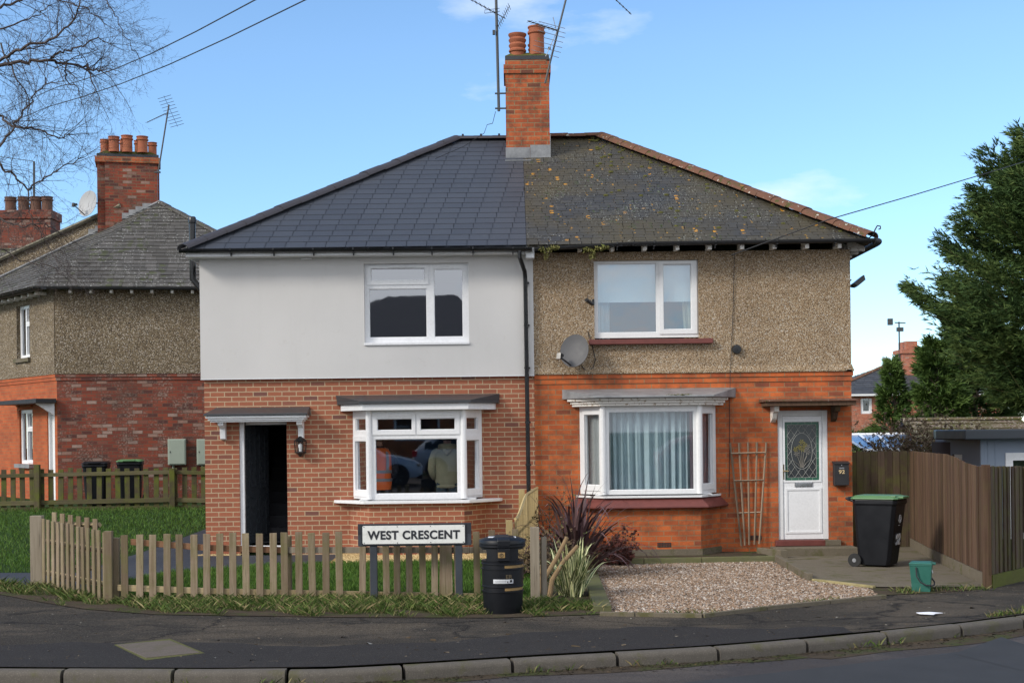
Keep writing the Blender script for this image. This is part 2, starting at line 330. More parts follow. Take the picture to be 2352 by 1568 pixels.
m_woodnew=wood('new_timber',(.50,.37,.17),(.62,.50,.27)); m_woodbr=wood('brown_boards',(.075,.041,.027),(.160,.098,.066),moss=.12); m_woodbr_m=wood('brown_boards_green',(.06,.038,.026),(.12,.082,.058),moss=.4)
m_woodgrey=wood('grey_boards',(.2,.165,.12),(.30,.26,.2)); m_trell=wood('trellis_wood',(.27,.2,.14),(.36,.28,.2)); m_green_bd=wood('green_gravel_board',(.11,.115,.02),(.18,.17,.05),moss=.7,along='x')
m_sleeper=wood('sleeper',(.13,.13,.07),(.2,.19,.1),moss=.4,along='x')
def stone(name,c1,c2,sc_=8,moss=0,b=.5,rough=.9):
    t=NT(name,rough,.3); v=t.obj(); c=t.mix(t.noise(sc_,v,7,.7),c1,c2)
    c=t.mix(t.ramp(t.noise(120,v,2),[(.55,0.),(.7,.5)]),c,tuple(x*1.7 for x in c2))
    if moss: c=t.mix(t.ramp(t.noise(2.8,v,6,.72),[(.52,0.),(.62,moss)]),c,(.075,.075,.02))
    t.bump(t.noise(70,v,4),b,.006); return t.col(c)
m_kerb=stone('kerb_stone',(.062,.055,.047),(.125,.112,.095),7,.5); m_conc=stone('concrete',(.095,.08,.06),(.17,.145,.105),5,.7); m_conc_y=stone('lichen_concrete',(.34,.27,.10),(.30,.26,.16),9,.4)
m_slab=stone('cover_slab',(.085,.068,.055),(.135,.112,.092),9,.3)
t=NT('asphalt_pavement',.95,.15); v=t.obj(); s1=t.noise(1.1,v,8,.72); s2=t.noise(130,v,3,.6)
c=t.mix(s1,(.040,.035,.031),(.105,.090,.072)); c=t.mix(t.ramp(t.noise(.75,t.obj((.7,1.2,1)),9,.72),[(.47,0.),(.58,.8)]),c,(.175,.142,.105))
c=t.mix(t.ramp(t.noise(260,v,2),[(.62,0.),(.7,.5)]),c,(.26,.25,.22)); nn_=t.n('ShaderNodeTexNoise'); nn_.inputs['Scale'].default_value=1.7; nn_.inputs['Detail'].default_value=7; t.L(t.obj((1,1,0)),nn_.inputs['Vector']); dv_=t.mix(.5,t.obj((.8,1.5,0)),nn_.outputs['Color']); c=t.mix(t.ramp(t.vor(.9,dv_,'Distance','DISTANCE_TO_EDGE',False),[(.0,.9),(.022,0.)]),c,(.015,.014,.014))
c=t.mix(t.ramp(t.noise(3.1,v,7,.75),[(.62,0.),(.7,.45)]),c,(.05,.05,.018)); c=t.mix(t.ramp(t.noise(55,v,4,.8),[(.35,0.),(.62,.85)]),c,(.010,.0095,.009)); c=t.mix(t.ramp(t.noise(75,v,2,.6),[(.6,0.),(.68,.7)]),c,(.19,.17,.145)); t.bump(s2,1.0,.014); m_pave=t.col(c)
t=NT('worn_tarmac',.95,.15); v=t.obj(); c=t.mix(t.noise(2.2,t.obj((.6,1.4,1)),7,.75),(.05,.042,.034),(.155,.125,.092)); c=t.mix(t.ramp(t.noise(3.2,v,7,.75),[(.5,0.),(.62,.85)]),c,(.035,.032,.03)); c=t.mix(t.ramp(t.noise(160,v,2),[(.58,0.),(.68,.6)]),c,(.3,.26,.2)); t.bump(t.noise(90,v,3,.6),1,.012); m_worn=t.col(c)
t=NT('tarmac_dark',.95,.15); v=t.obj(); c=t.mix(t.noise(1.6,v,8,.72),(.022,.021,.022),(.046,.042,.040)); c=t.mix(t.ramp(t.noise(70,v,3,.7),[(.58,0.),(.68,.6)]),c,(.14,.13,.12)); c=t.mix(t.ramp(t.noise(1.3,t.obj(rnd=False),9,.78),[(.6,0.),(.66,.6)]),c,(.10,.085,.066)); t.bump(t.noise(110,v,3,.6),1,.012); m_pdark=t.col(c)
t=NT('asphalt_road',.8,.25); v=t.obj(); s2=t.noise(110,v,3,.6); c=t.mix(t.noise(.9,v,8,.72),(.048,.041,.040),(.085,.074,.070)); c=t.mix(t.ramp(t.noise(.5,t.obj((.7,1.2,1)),9,.72),[(.5,0.),(.6,.8)]),c,(.125,.105,.092))
c=t.mix(t.ramp(t.noise(230,v,2),[(.62,0.),(.7,.5)]),c,(.24,.23,.22)); c=t.mix(t.ramp(t.noise(1.3,v,8,.8),[(.6,0.),(.66,.8)]),c,(.025,.023,.022))
c=t.mix(t.ramp(t.noise(60,v,3,.8),[(.4,0.),(.65,.7)]),c,(.018,.016,.016)); r=t.ramp(t.noise(.9,v,4),[(.35,.5),(.6,.9)]); t.L(r,t.b.inputs['Roughness']); t.bump(s2,.9,.012); m_road=t.col(c)
t=NT('asphalt_patch',.8,.25); v=t.obj(); t.bump(t.noise(120,v,3,.6),.5,.006); m_patch=t.col(t.mix(t.noise(2,v,6),(.028,.029,.031),(.05,.051,.054)))
m_tarpath=plain('tarmac_path',(.032,.036,.045),.7,.4,3,bump=.8); 
t=NT('soil',.95,.2); v=t.obj(); t.bump(t.noise(30,v,6,.7),1,.03); c=t.mix(t.noise(5,v,6),(.04,.03,.02),(.10,.075,.05)); m_soil=t.col(t.mix(t.ramp(t.noise(3,v,5),[(.5,0.),(.6,.7)]),c,(.05,.065,.015)))
t=NT('lawn_base',.95,.2); v=t.obj(); t.bump(t.noise(60,v,4,.7),1,.03); m_lawn=t.col(t.mix(t.noise(4,v,6),(.018,.042,.01),(.04,.075,.018)))
t=NT('gravel_base',.9,.3); v=t.uv(); cc=t.vor(38,v); s=t.n('ShaderNodeSeparateColor'); t.L(cc,s.inputs[0]); m_gravb=t.col(t.ramp(s.outputs[0],[(0,(.05,.038,.03)),(.5,(.17,.12,.08)),(1,(.3,.24,.18))]))
def leafy(name,cs,rough=.6,trans=0):
    t=NT(name,rough,.2); a=t.n('ShaderNodeAttribute'); a.attribute_name='tint'; s=t.n('ShaderNodeSeparateColor'); t.L(a.outputs[0],s.inputs[0]); t.col(t.ramp(s.outputs[0],cs)); return t.m
m_grass=leafy('grass_blades',[(0,(.032,.085,.010)),(.6,(.065,.14,.018)),(1,(.11,.18,.03))]); m_verge=leafy('verge_blades',[(0,(.03,.055,.01)),(.4,(.07,.115,.022)),(.65,(.13,.16,.045)),(.85,(.26,.22,.11)),(1,(.16,.11,.06))])
m_pebs=leafy('gravel_stones',[(0,(.06,.045,.035)),(.3,(.20,.135,.09)),(.6,(.30,.205,.135)),(.88,(.33,.285,.25)),(1,(.55,.5,.44))],.8)
m_goldpebs=leafy('golden_gravel',[(0,(.3,.2,.08)),(1,(.62,.48,.26))],.8)
m_conifer=leafy('conifer_leaf',[(0,(.020,.044,.014)),(.5,(.058,.105,.030)),(1,(.135,.185,.052))],.7); m_conifer2=leafy('spruce_leaf',[(0,(.03,.07,.016)),(1,(.12,.19,.045))],.7)
m_hedge=leafy('hedge_twig',[(0,(.09,.065,.045)),(.75,(.21,.155,.105)),(1,(.10,.12,.04))],.9); m_hbark=plain('hedge_bark',(.17,.125,.085),.9)
m_bark=plain('bark',(.13,.10,.075),.9,.4,9,bump=.8); m_barkgreen=plain('green_bark',(.13,.125,.05),.9,.4,9); m_twig=plain('birch_twig',(.065,.048,.042),.85,.3)
m_phorm=leafy('bronze_leaf',[(0,(.045,.026,.03)),(.7,(.11,.062,.066)),(1,(.20,.12,.11))],.45); m_yucca=leafy('variegated_leaf',[(0,(.05,.09,.025)),(.45,(.12,.17,.05)),(.5,(.55,.55,.27)),(1,(.62,.60,.36))],.5)
m_redsh=leafy('red_shrub_leaf',[(0,(.05,.018,.016)),(1,(.13,.045,.035))],.7); m_dry=leafy('dry_twig',[(0,(.08,.055,.035)),(.85,(.2,.14,.08)),(1,(.08,.11,.03))],.9); m_stump=plain('cut_stem',(.25,.17,.09),.9,.35,12,bump=.6)
m_binbody=plain('bin_plastic',(.008,.009,.012),.42,.2,3,spec=.3); m_bingreen=plain('bin_lid_green',(.09,.20,.08),.45,.15,3); m_teal=plain('caddy_teal',(.025,.13,.10),.45,.2,4); m_gold=plain('gold_band',(.30,.19,.07),.5,.3,6); m_gold_dim=plain('worn_gold',(.10,.075,.04),.6); m_sticker=plain('white_sticker',(.62,.64,.67),.5,.15,14); m_num=plain('number_white',(.65,.65,.66),.6,.1); m_goldnum=plain('gold_number',(.65,.5,.28),.4)
m_signw=NT('sign_white',.5,.4); v=m_signw.obj(); m_signw=m_signw.col(m_signw.mix(m_signw.ramp(m_signw.noise(9,v,6,.75),[(.52,0.),(.7,.45)]),(.72,.73,.70),(.42,.42,.38))) 
m_signb=plain('sign_black',(.02,.023,.03),.5,.3,9); m_signbd=plain('sign_backboard',(.035,.043,.055),.6,.3,7,bump=.4)
m_meter=plain('meter_box_grey',(.30,.35,.29),.6,.06); m_shed=plain('shed_blue',(.23,.28,.36),.6,.08); m_fascia=plain('shed_fascia',(.03,.038,.048),.4)
m_green_lead=plain('green_glass_border',(.02,.10,.06),.3); m_leadline=plain('lead_line',(.34,.35,.33),.5); m_dglass=plain('dark_leaded_glass',(.035,.04,.045),.15,.4,22); m_yellow=plain('flower_yellow',(.22,.19,.04),.4); m_flowerp=plain('flower_pale',(.19,.18,.16),.4); m_leafg=plain('flower_stem_green',(.08,.2,.06),.4)
m_brass=plain('brass',(.5,.38,.2),.3,metal=.8); m_chrome=plain('chrome',(.5,.5,.52),.2,metal=.9)
m_skin=plain('skin',(.42,.25,.18),.55,.08); m_hair=plain('hair_brown',(.05,.03,.02),.7); m_hoodie=plain('olive_hoodie',(.33,.325,.20),.9,.12,7,bump=.4); m_jeans=plain('jeans_teal',(.04,.07,.085),.9); m_hivis=plain('orange_hi_vis',(1.0,.19,.03),.6,.06); m_refl=plain('grey_reflective_band',(.30,.31,.31),.5); m_jacket=plain('dark_jacket',(.02,.02,.025),.8)
m_carw=plain('pale_blue_car_paint',(.45,.55,.68),.18,.03); m_cars=plain('silver_car_paint',(.42,.44,.48),.2,.03); m_carr=plain('red_car_paint',(.35,.1,.11),.2,.03); m_tyre=plain('tyre_rubber',(.02,.02,.02),.8); m_cglass=plain('dark_car_glass',(.015,.018,.02),.08); m_redl=plain('tail_light_red',(.6,.02,.03),.2)
m_bluegl=plain('blue_polycarbonate',(.07,.17,.36),.25,.25,3); m_paper=plain('litter_white',(.75,.76,.82),.8,.1); m_blue_l=plain('litter_blue',(.2,.35,.6),.5)
# ---------------------------------------------------------------- terrain
def lerp(x,pts):
    if x<=pts[0][0]: return pts[0][1]
    for (a,b),(c,d) in zip(pts,pts[1:]):
        if x<=c: return b+(d-b)*(x-a)/(c-a)
    return pts[-1][1]
KP=[(-40,14.6),(-14,13.6),(-8,13.1),(-5,12.82),(-3.62,12.67),(-2.63,12.58),(-1.63,12.57),(-.72,12.81),(.15,13.10),(.97,13.32),(1.73,13.52),(2.35,13.78),(3.61,14.4),(4.66,14.96),(5.6,15.58),(7,16.7),(11,21),(16,28),(24,40),(40,66)]
def yk(x): return lerp(x,KP)
LP=[(15.9,.0),(17.7,.01),(19.5,.04),(21,.06),(23.6,.09),(26.6,.24),(32,.46),(35,.56),(60,1.0),(120,1.0)]
RP=[(15.9,.0),(22,.005),(23.6,.03),(40,.1),(60,.3),(120,.6)]
def gz(x,y):
    k=yk(x); b=max(0,(y-k)); base=-.02+min(b,2.5)*.012
    f=min(1,max(0,(x-.3)/.35)); h=lerp(y,LP)*(1-f)+lerp(y,RP)*f
    return max(base,h)
def sheet(name,poly,mat,off,kind='structure',res=.5,label=None,cat=None,zf=None,fine=None):
    bm=bmesh.new(); vs=[bm.verts.new((x,y,0)) for x,y in poly]; bm.faces.new(vs)
    x0=min(p[0] for p in poly);x1=max(p[0] for p in poly);y0=min(p[1] for p in poly);y1=max(p[1] for p in poly)
    def cuts(a,b):
        o=[];t=math.ceil(a/res)*res
        while t<b: o.append(t); t+=res
        return o
    for x in cuts(max(x0,-14),min(x1,14)): bmesh.ops.bisect_plane(bm,geom=bm.verts[:]+bm.edges[:]+bm.faces[:],plane_co=(x,0,0),plane_no=(1,0,0))
    for y in cuts(max(y0,12),min(y1,36)): bmesh.ops.bisect_plane(bm,geom=bm.verts[:]+bm.edges[:]+bm.faces[:],plane_co=(0,y,0),plane_no=(0,1,0))
    for v in bm.verts: v.co.z=(zf or gz)(v.co.x,v.co.y)+off
    bmesh.ops.triangulate(bm,faces=[f for f in bm.faces if len(f.verts)>3]); bmesh.ops.recalc_face_normals(bm,faces=bm.faces)
    if sum(f.normal.z for f in bm.faces)<0: bmesh.ops.reverse_faces(bm,faces=bm.faces)
    me=bpy.data.meshes.new(name); bm.to_mesh(me); bm.free(); uv=me.uv_layers.new(name='UVMap')
    for l in me.loops: uv.data[l.index].uv=me.vertices[l.vertex_index].co[:2]
    o=finish(name,me,mat,None); o['kind']=kind
    if label: o['label']=label
    return o
def gbase(x,y): return -.35 if y<yk(x)+.6 else gz(x,y)-.05
sheet('ground',[(-150,-60),(150,-60),(150,300),(-150,300)],m_lawn,0,zf=gbase,res=.5)
sheet('road',[(-60,-3.0),(60,-3.0)]+[(x,y) for x,y in KP[::-1]],m_road,0,zf=lambda x,y:-.135)
# pavement in front of both houses
BP=[(-40,21),(-12,20.4),(-7.6,19.9),(-6.5,18.7),(-5.0,17.2),(-4.0,16.5),(-1.85,16.05),(-.3,15.9),(1.0,16.0),(2.12,15.72),(3.3,16.5),(4.6,17.4),(6.05,18.0),(6.9,19.0),(11,23.8),(16,31)]
dense=lambda P:[(P[0][0]+(P[-1][0]-P[0][0])*i/160,lerp(P[0][0]+(P[-1][0]-P[0][0])*i/160,P)) for i in range(161)]
kd=[(x,yk(x)) for x,_ in dense(BP)]
sheet('pavement',kd+dense(BP)[::-1],m_pave,0,res=.25)
sheet('road_patch',[gr(1560,1567,-.13),gr(1900,1530,-.13),gr(2352,1478,-.13),(12,17.5),(16,12),(6,8),(0,9)],m_patch,0,zf=lambda x,y:-.128)
sheet('road_repair',[gr(2190,1500,-.13),gr(2352,1540,-.13),gr(2420,1500,-.13),gr(2300,1462,-.13)],m_patch,0,zf=lambda x,y:-.126)
xs=[i*.1-9 for i in range(125)]; J=lambda x: 1.35+.16*math.sin(x*1.3)+.07*math.sin(x*4.1+1)+.03*math.sin(x*11)-(.9*max(0,x-1.2)/2.4 if x>1.2 else 0)
sheet('pavement_resurfacing',[(x,yk(x)+.002) for x in xs]+[(x,yk(x)+J(x)) for x in xs[::-1]],m_pdark,.004,res=.25)
# kerb stones
def kerb():
    mb=MB(); pts=[(x,yk(x)) for x in np.arange(-14,12,.02)]; acc=0; cur=[pts[0]]; 
    segs=[]
    for a,b in zip(pts,pts[1:]):
        acc+=math.dist(a,b); cur.append(b)
        if acc>1.0: segs.append(cur); cur=[b]; acc=0
    for sg in segs:
        n=len(sg); idx=[1 if True else 0,n//3,2*n//3,n-1]; P=[]
        for i in idx:
            a=Vector(sg[max(i-1,0)]); b=Vector(sg[min(i+1,n-1)]); d=(b-a).normalized(); P.append((Vector(sg[i]),Vector((-d.y,d.x))))
        P[-1]=(P[-1][0]-(P[-1][0]-P[-2][0]).normalized()*.014,P[-1][1]); dz=random.uniform(-.006,.006); dy=random.uniform(-.006,.006)
        prof=[(-.125,-.16),(-.125,-.05),(-.118,-.022),(-.09,0),(.0,.001),(.0,-.16)]; vs=[];fs=[]
        for (p,nn) in P:
            for (o,z) in prof: q=p+nn*(o+dy); vs.append((q.x,q.y,z-.012+dz))
        m=len(prof)
        for i in range(3):
            for k in range(m-1): fs.append((i*m+k,(i+1)*m+k,(i+1)*m+k+1,i*m+k+1))
        fs+=[tuple(range(m)),tuple(range(3*m,4*m))[::-1]]; mb.add(vs,fs)
    o=mb.build('kerb',m_kerb,smooth=True); o['kind']='structure'
kerb()
# left garden
lawnpoly=[(-5.75,19.55),(-4.4,19.35),(0.33,19.3),(.33,22.3),(-5.0,22.35),(-5.9,21.5)]
sheet('front_lawn',[(-5.75,18.9),(-4.9,17.65),(-3,17.6),(.33,17.2),(.33,22.0),(-2.9,21.9),(-3.8,21.75),(-5.1,20.9)],m_lawn,.003)
sheet('path',[(-9.5,19.6),(-6.6,19.2),(-5.8,18.95),(-5.1,20.9),(-3.8,21.75),(-2.85,21.9),(-2.85,23.3),(-5.15,23.3),(-5.15,29),(-5.75,29),(-6.05,25.5),(-6.33,23.4),(-6.4,20.95),(-9.5,21.3)],m_tarpath,.004)
sheet('gravel_strip',[(-2.85,21.9),(.33,22.0),(.36,23.62),(-2.85,23.62)],m_goldpebs,.004)
sheet('gravel_drive',[(1.03,16.0),(2.12,15.8),(4.5,17.35),(4.52,18.1),(4.0,19.1),(4.0,21.95),(1.13,21.75)],m_gravb,.004)
sheet('planting_bed',[(.42,16.2),(1.0,16.0),(1.13,21.7),(1.13,23.6),(.42,23.6)],m_soil,.004)
sheet('soil_strip',[(1.14,21.78),(4.1,21.98),(4.1,23.6),(1.14,23.6)],m_soil,.004)
vp=[(-7.5,19.3),(-6.5,18.3),(-5.1,16.9),(-4.1,16.3),(-1.9,15.85),(-.2,15.65),(1.0,15.85),(1.0,16.3),(.4,17.1),(-3,17.65),(-4.9,17.75),(-6.3,19.25),(-7.3,19.8)]
sheet('verge',vp,m_soil,.008)
sheet('soil_strip',[(4.3,17.3),(5.2,17.55),(6.05,18.02),(6.05,18.5),(4.5,18.5)],m_soil,.006)
sheet('concrete_path',[(4.12,21.95),(4.02,19.1),(4.6,18.15),(5.2,18.0),(5.98,18.05),(6.66,23.9),(5.7,23.9),(5.66,22.3)],m_conc,.02)
def edging(name,pts,h,wd,mat,label,cat,top=.0):
    mb=MB()
    for a,b in zip(pts,pts[1:]):
        a2=Vector((a[0],a[1],0)); b2=Vector((b[0],b[1],0)); L=(b2-a2).length; d=(b2-a2).normalized(); n=Vector((-d.y,d.x,0))*wd/2; b2=b2-d*.012
        za=gz(*a)+top; zb=gz(*b)+top
        q=[a2-n,b2-n,b2+n,a2+n]; zz=[za,zb,zb,za]
        mb.add([(p.x,p.y,z-h) for p,z in zip(q,zz)]+[(p.x,p.y,z) for p,z in zip(q,zz)],[(0,3,2,1),(4,5,6,7),(0,1,5,4),(1,2,6,5),(2,3,7,6),(3,0,4,7)])
    o=mb.build(name,mat,loc=(pts[0][0],pts[0][1],gz(*pts[0])),bevel=.006); return tag(o,label,cat)
g1=[gr(x,y,.04) for x,y in ((1378,1406),(1460,1407),(1615,1409),(1760,1392),(1905,1378),(2035,1366))]
edging('edging_strip',g1,.12,.05,m_conc,'thin pale concrete edging along the front of the gravel',"edging",.045)
edging('edging_strip',[(1.14,21.72),(2.0,21.8),(2.9,21.88),(4.05,21.97)],.2,.05,m_sleeper,'mossy concrete edging between the gravel and the bay wall','edging',.09)
edging('edging_strip',[(4.07,21.95),(3.98,19.1)],.25,.08,m_conc,'slanting concrete edging between gravel and steps path','edging',.1)
edging('edging_strip',[(4.02,19.08),(4.6,18.12)],.2,.06,m_conc_y,'yellow lichened edging at the end of the concrete path','edging',.035)
edging('sleeper_edging',[(1.12,21.6),(1.06,19.2),(1.0,16.05)],.2,.2,m_sleeper,'mossy timber sleeper edging between planting bed and gravel','edging',.07)
# cover slab in pavement
ps=[gr(x*.91875,y*.91875,0) for x,y in ((284,1611),(364,1650),(512,1632),(425,1596))]; sheet('slab_moss',ps,m_moss,.006,label='moss round the cover slab')
mb=MB(); q=[((gr(x*.91875,y*.91875,0))) for x,y in ((292.6,1612),(365,1644.5),(501,1631.6),(423.5,1601))]
mb.add([(x,y,gz(x,y)-.03) for x,y in q]+[(x,y,gz(x,y)+.012) for x,y in q],[(0,3,2,1),(4,5,6,7),(0,1,5,4),(1,2,6,5),(2,3,7,6),(3,0,4,7)])
tag(mb.build('cover_slab',m_slab,loc=(q[0][0],q[0][1],0),bevel=.004),'square concrete cover slab set in the tarmac pavement','cover slab')
# ---------------------------------------------------------------- building helpers
def course_roof(mb,p0,p1,q0,q1,rowh,wd,lift,gap=.006,jit=0,thick=.012):
    p0,p1,q0,q1=map(Vector,(p0,p1,q0,q1)); e=(p1-p0).normalized(); nrm=e.cross(((q0+q1)/2-(p0+p1)/2)).normalized()
    if nrm.z<0: nrm=-nrm
    sd=nrm.cross(e); 
    if sd.z<0: sd=-sd
    H=(q0-p0).dot(sd); n=max(1,round(H/rowh))
    # underlay
    mb.col=(.02,.02,.02); mb.add([tuple(p0-nrm*.03),tuple(p1-nrm*.03),tuple(q1-nrm*.03),tuple(q0-nrm*.03)],[(0,1,2,3)])
    def bound(t):
        a=p0+(q0-p0)*t; b=p1+(q1-p1)*t; return (a-p0).dot(e),(b-p0).dot(e)
    for i in range(n):
        t0=i/n; t1=min(1,(i+1)/n+.015); a0,b0=bound(t0); a1,b1=bound(t1); x=min(a0,a1)-wd*(.5 if i%2 else 0)-random.random()*jit*wd
        xe=max(b0,b1)
        while x<xe:
            w_=wd*(1+random.uniform(-jit,jit)); xa,xb=x+gap/2,x+w_-gap/2; x+=w_
            l0,r0=max(xa,a0),min(xb,b0); l1,r1=max(xa,a1),min(xb,b1)
            if r0-l0<.005 and r1-l1<.005: continue
            r0=max(r0,l0); r1=max(r1,l1)
            dz=lift*(1+random.uniform(-1,1)*jit*2); dl=random.uniform(-1,1)*jit*.03; c=random.random(); mb.col=(c,random.random(),0.5)
            A=p0+e*l0+sd*(H*t0+dl)+nrm*dz; B=p0+e*r0+sd*(H*t0+dl)+nrm*dz; C=p0+e*r1+sd*H*t1+nrm*(dz*.15); D=p0+e*l1+sd*H*t1+nrm*(dz*.15)
            A2=A-nrm*thick; B2=B-nrm*thick
            mb.add([tuple(v) for v in (A,B,C,D,A2,B2)],[(0,1,2,3),(4,5,1,0)])
    mb.col=(1,1,1)
def ridge(mb,a,b,r,seg,lap=.015,squash=.55):
    a=Vector(a);b=Vector(b);d=(b-a);L=d.length;d.normalize();n=max(1,round(L/seg)); s=d.cross(Vector((0,0,1))).normalized(); u=s.cross(d).normalized()
    if u.z<0:u=-u
    for i in range(n):
        p=a+d*(L*i/n-lap); q=a+d*(L*(i+1)/n); vs=[];K_=9
        jz=random.uniform(-.006,.006)
        for (c,rr) in ((p,r*1.07),(q,r)):
            for k in range(K_):
                t=math.pi*k/(K_-1); vs.append(tuple(c+s*math.cos(t)*rr+u*(math.sin(t)*rr*squash+jz)))
        for (c,rr) in ((p,r*1.07-.015),(q,r-.015)):
            for k in range(K_):
                t=math.pi*k/(K_-1); vs.append(tuple(c+s*math.cos(t)*rr+u*(math.sin(t)*rr*squash+jz)))
        fs=[(k,k+1,K_+k+1,K_+k) for k in range(K_-1)]+[(2*K_+k,3*K_+k,3*K_+k+1,2*K_+k+1) for k in range(K_-1)]
        fs+=[(k,2*K_+k,2*K_+k+1,k+1) for k in range(K_-1)]+[(K_+k,K_+k+1,3*K_+k+1,3*K_+k) for k in range(K_-1)]
        mb.add(vs,fs)
def gutter(parent,x0,x1,y,z,mat,r=.058,M=I4,za=None,brackets=None,name='gutter'):
    mb=MB(M); n=9; za=za if za is not None else z; N=12; vs=[]
    def zz(i): return z+(za-z)*i/N
    for i in range(N+1):
        x=x0+(x1-x0)*i/N
        for k in range(n): t=math.pi+math.pi*k/(n-1); vs.append((x,y+r*math.cos(t),zz(i)+r*math.sin(t)))
        for k in range(n): t=2*math.pi-math.pi*k/(n-1); vs.append((x,y+(r-.006)*math.cos(t),zz(i)+(r-.006)*math.sin(t)))
    m=2*n; fs=[(i*m+k,i*m+(k+1)%m,(i+1)*m+(k+1)%m,(i+1)*m+k) for i in range(N) for k in range(m)]
    mb.add(vs,fs); mb.lathe
    mb.box(x0-.004,x0,y-r,y+r,z-r,z+.004); mb.box(x1,x1+.004,y-r,y+r,za-r,za+.004)
    g=mb.build(name,mat,parent,smooth=True)
    if brackets:
        for x in brackets:
            f=(x-x0)/(x1-x0); zc=z+(za-z)*f; b=MB(M); b.box(x-.012,x+.012,y-r-.012,y-r-.002,zc-r*.4,zc+.012); b.box(x-.012,x+.012,y-r-.01,y+r,zc-r-.012,zc-r-.001); b.box(x-.01,x+.01,y+r*.4,y+r+.03,zc-r-.05,zc-r-.013)
            b.build('gutter_bracket',mat,parent if False else g)
    return g
def window(parent,M,w,h,glasses,sashes=(),fw=.06,mat=None,gm=None,d=.07,vents=(),name='window',tilt=0,TS=0):
    """M: local frame, origin lower left outer face. glasses: list (u0,u1,v0,v1); sashes: rings (u0,u1,v0,v1)"""
    mat=mat or m_upvc; f=MB(M); f.holed(0,w,0,h,glasses,0,d)
    fr=f.build(name,mat,parent,bevel=.004)
    for (a,b,c,e) in sashes:
        g=[q for q in glasses if a<=q[0] and q[1]<=b and c<=q[2] and q[3]<=e]
        g=[(q[0],q[1],q[2],q[3]) for q in g]
        MB(M).holed(a,b,c,e,g,-.018,-.001).build('sash',mat,fr,bevel=.005)
    for (a,b,c,e) in glasses:
        MB(M).add([(a-.01,.036-tilt*(e-c)*TS,c-.01),(b+.01,.036-tilt*(e-c)*TS,c-.01),(b+.01,.036+.004,c-.01),(a-.01,.036+.004,c-.01),(a-.01,.036-tilt*(e-c),e+.01),(b+.01,.036-tilt*(e-c),e+.01),(b+.01,.042,e+.01),(a-.01,.042,e+.01)],[(0,3,2,1),(4,5,6,7),(0,1,5,4),(1,2,6,5),(2,3,7,6),(3,0,4,7)]).build('pane',gm or m_glass,fr)
        b_=MB(M); b_.holed(a-.001,b+.001,c-.001,e+.001,[(a+.011,b-.011,c+.011,e-.011)],.022,.034); b_.build('glazing_bead',mat,fr)
    for (a,b,c) in vents: MB(M).box(a,b,-.034,-.019,c,c+.022).build('trickle_vent',mat,fr,bevel=.003)
    return fr
FY=23.6
GW=.20 # ---- top level: left rendered semi
LH=thing('semi_detached_house','renovated semi with smooth white render above new brick, dark slate roof and open front door','house',(-2.4,FY,.55))
XL,XP,XR=-5.10,.38,5.64
ZE=5.40; BZ=3.395
# wall: brick lower with holes for door & bay ; render upper
dL=(-4.53,-3.74,.62,2.68); bayL=(-2.62,-.52,1.33,2.84)
mb=MB(); mb.holed(XL,XP,.2,BZ,[(dL[0],dL[1],.2,dL[3]),(-2.55,-.58,1.30,2.86)],FY,FY+.28)
mb.box(XL,XL+.28,FY+.281,FY+8,.2,BZ); mb.box(XL+.28,XP,FY+7.7,FY+8,.2,BZ)
mb.build('brick_wall',m_brick_new,LH)
bx('damp_course',m_insdark,LH,XL-.003,dL[0],FY-.006,FY+.02,.60,.612)
wL=(-2.42,-.69,3.93,5.27)
mb=MB(); mb.holed(XL-.04,XP+.0,BZ+.001,ZE,[wL],FY-.07,FY+.28); mb.box(XL-.04,XL+.28,FY+.281,FY+8,BZ+.001,ZE); mb.box(XL+.28,XP,FY+7.7,FY+8,BZ+.001,ZE)
mb.build('render_wall',m_render,LH)
bx('bell_bead',m_upvc,LH,XL-.043,XP,FY-.075,FY-.02,BZ-.012,BZ)
# party return of render at right edge
# interior
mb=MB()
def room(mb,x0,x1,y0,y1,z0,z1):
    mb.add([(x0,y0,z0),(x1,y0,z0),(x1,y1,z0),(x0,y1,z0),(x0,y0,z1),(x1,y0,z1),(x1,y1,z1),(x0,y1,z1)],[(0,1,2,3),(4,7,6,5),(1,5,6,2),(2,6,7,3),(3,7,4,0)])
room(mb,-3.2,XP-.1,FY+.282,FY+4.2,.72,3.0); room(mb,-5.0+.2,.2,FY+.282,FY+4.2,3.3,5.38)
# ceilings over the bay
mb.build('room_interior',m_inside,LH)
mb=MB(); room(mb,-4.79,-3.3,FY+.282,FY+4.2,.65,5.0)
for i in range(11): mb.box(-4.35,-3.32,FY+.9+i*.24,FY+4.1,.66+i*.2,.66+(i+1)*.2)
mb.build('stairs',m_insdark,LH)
# front door left (open inwards)
mb=MB(); a,b,c,e=dL
mb.box(a,a+.075,FY+.03,FY+.11,c,e); mb.box(b-.02,b,FY+.16,FY+.26,c,e); mb.box(a+.075,b-.02,FY+.16,FY+.24,e-.05,e); mb.box(a,b,FY+.0,FY+.15,c-.06,c)
df=mb.build('door_frame',m_upvc,LH,bevel=.005)
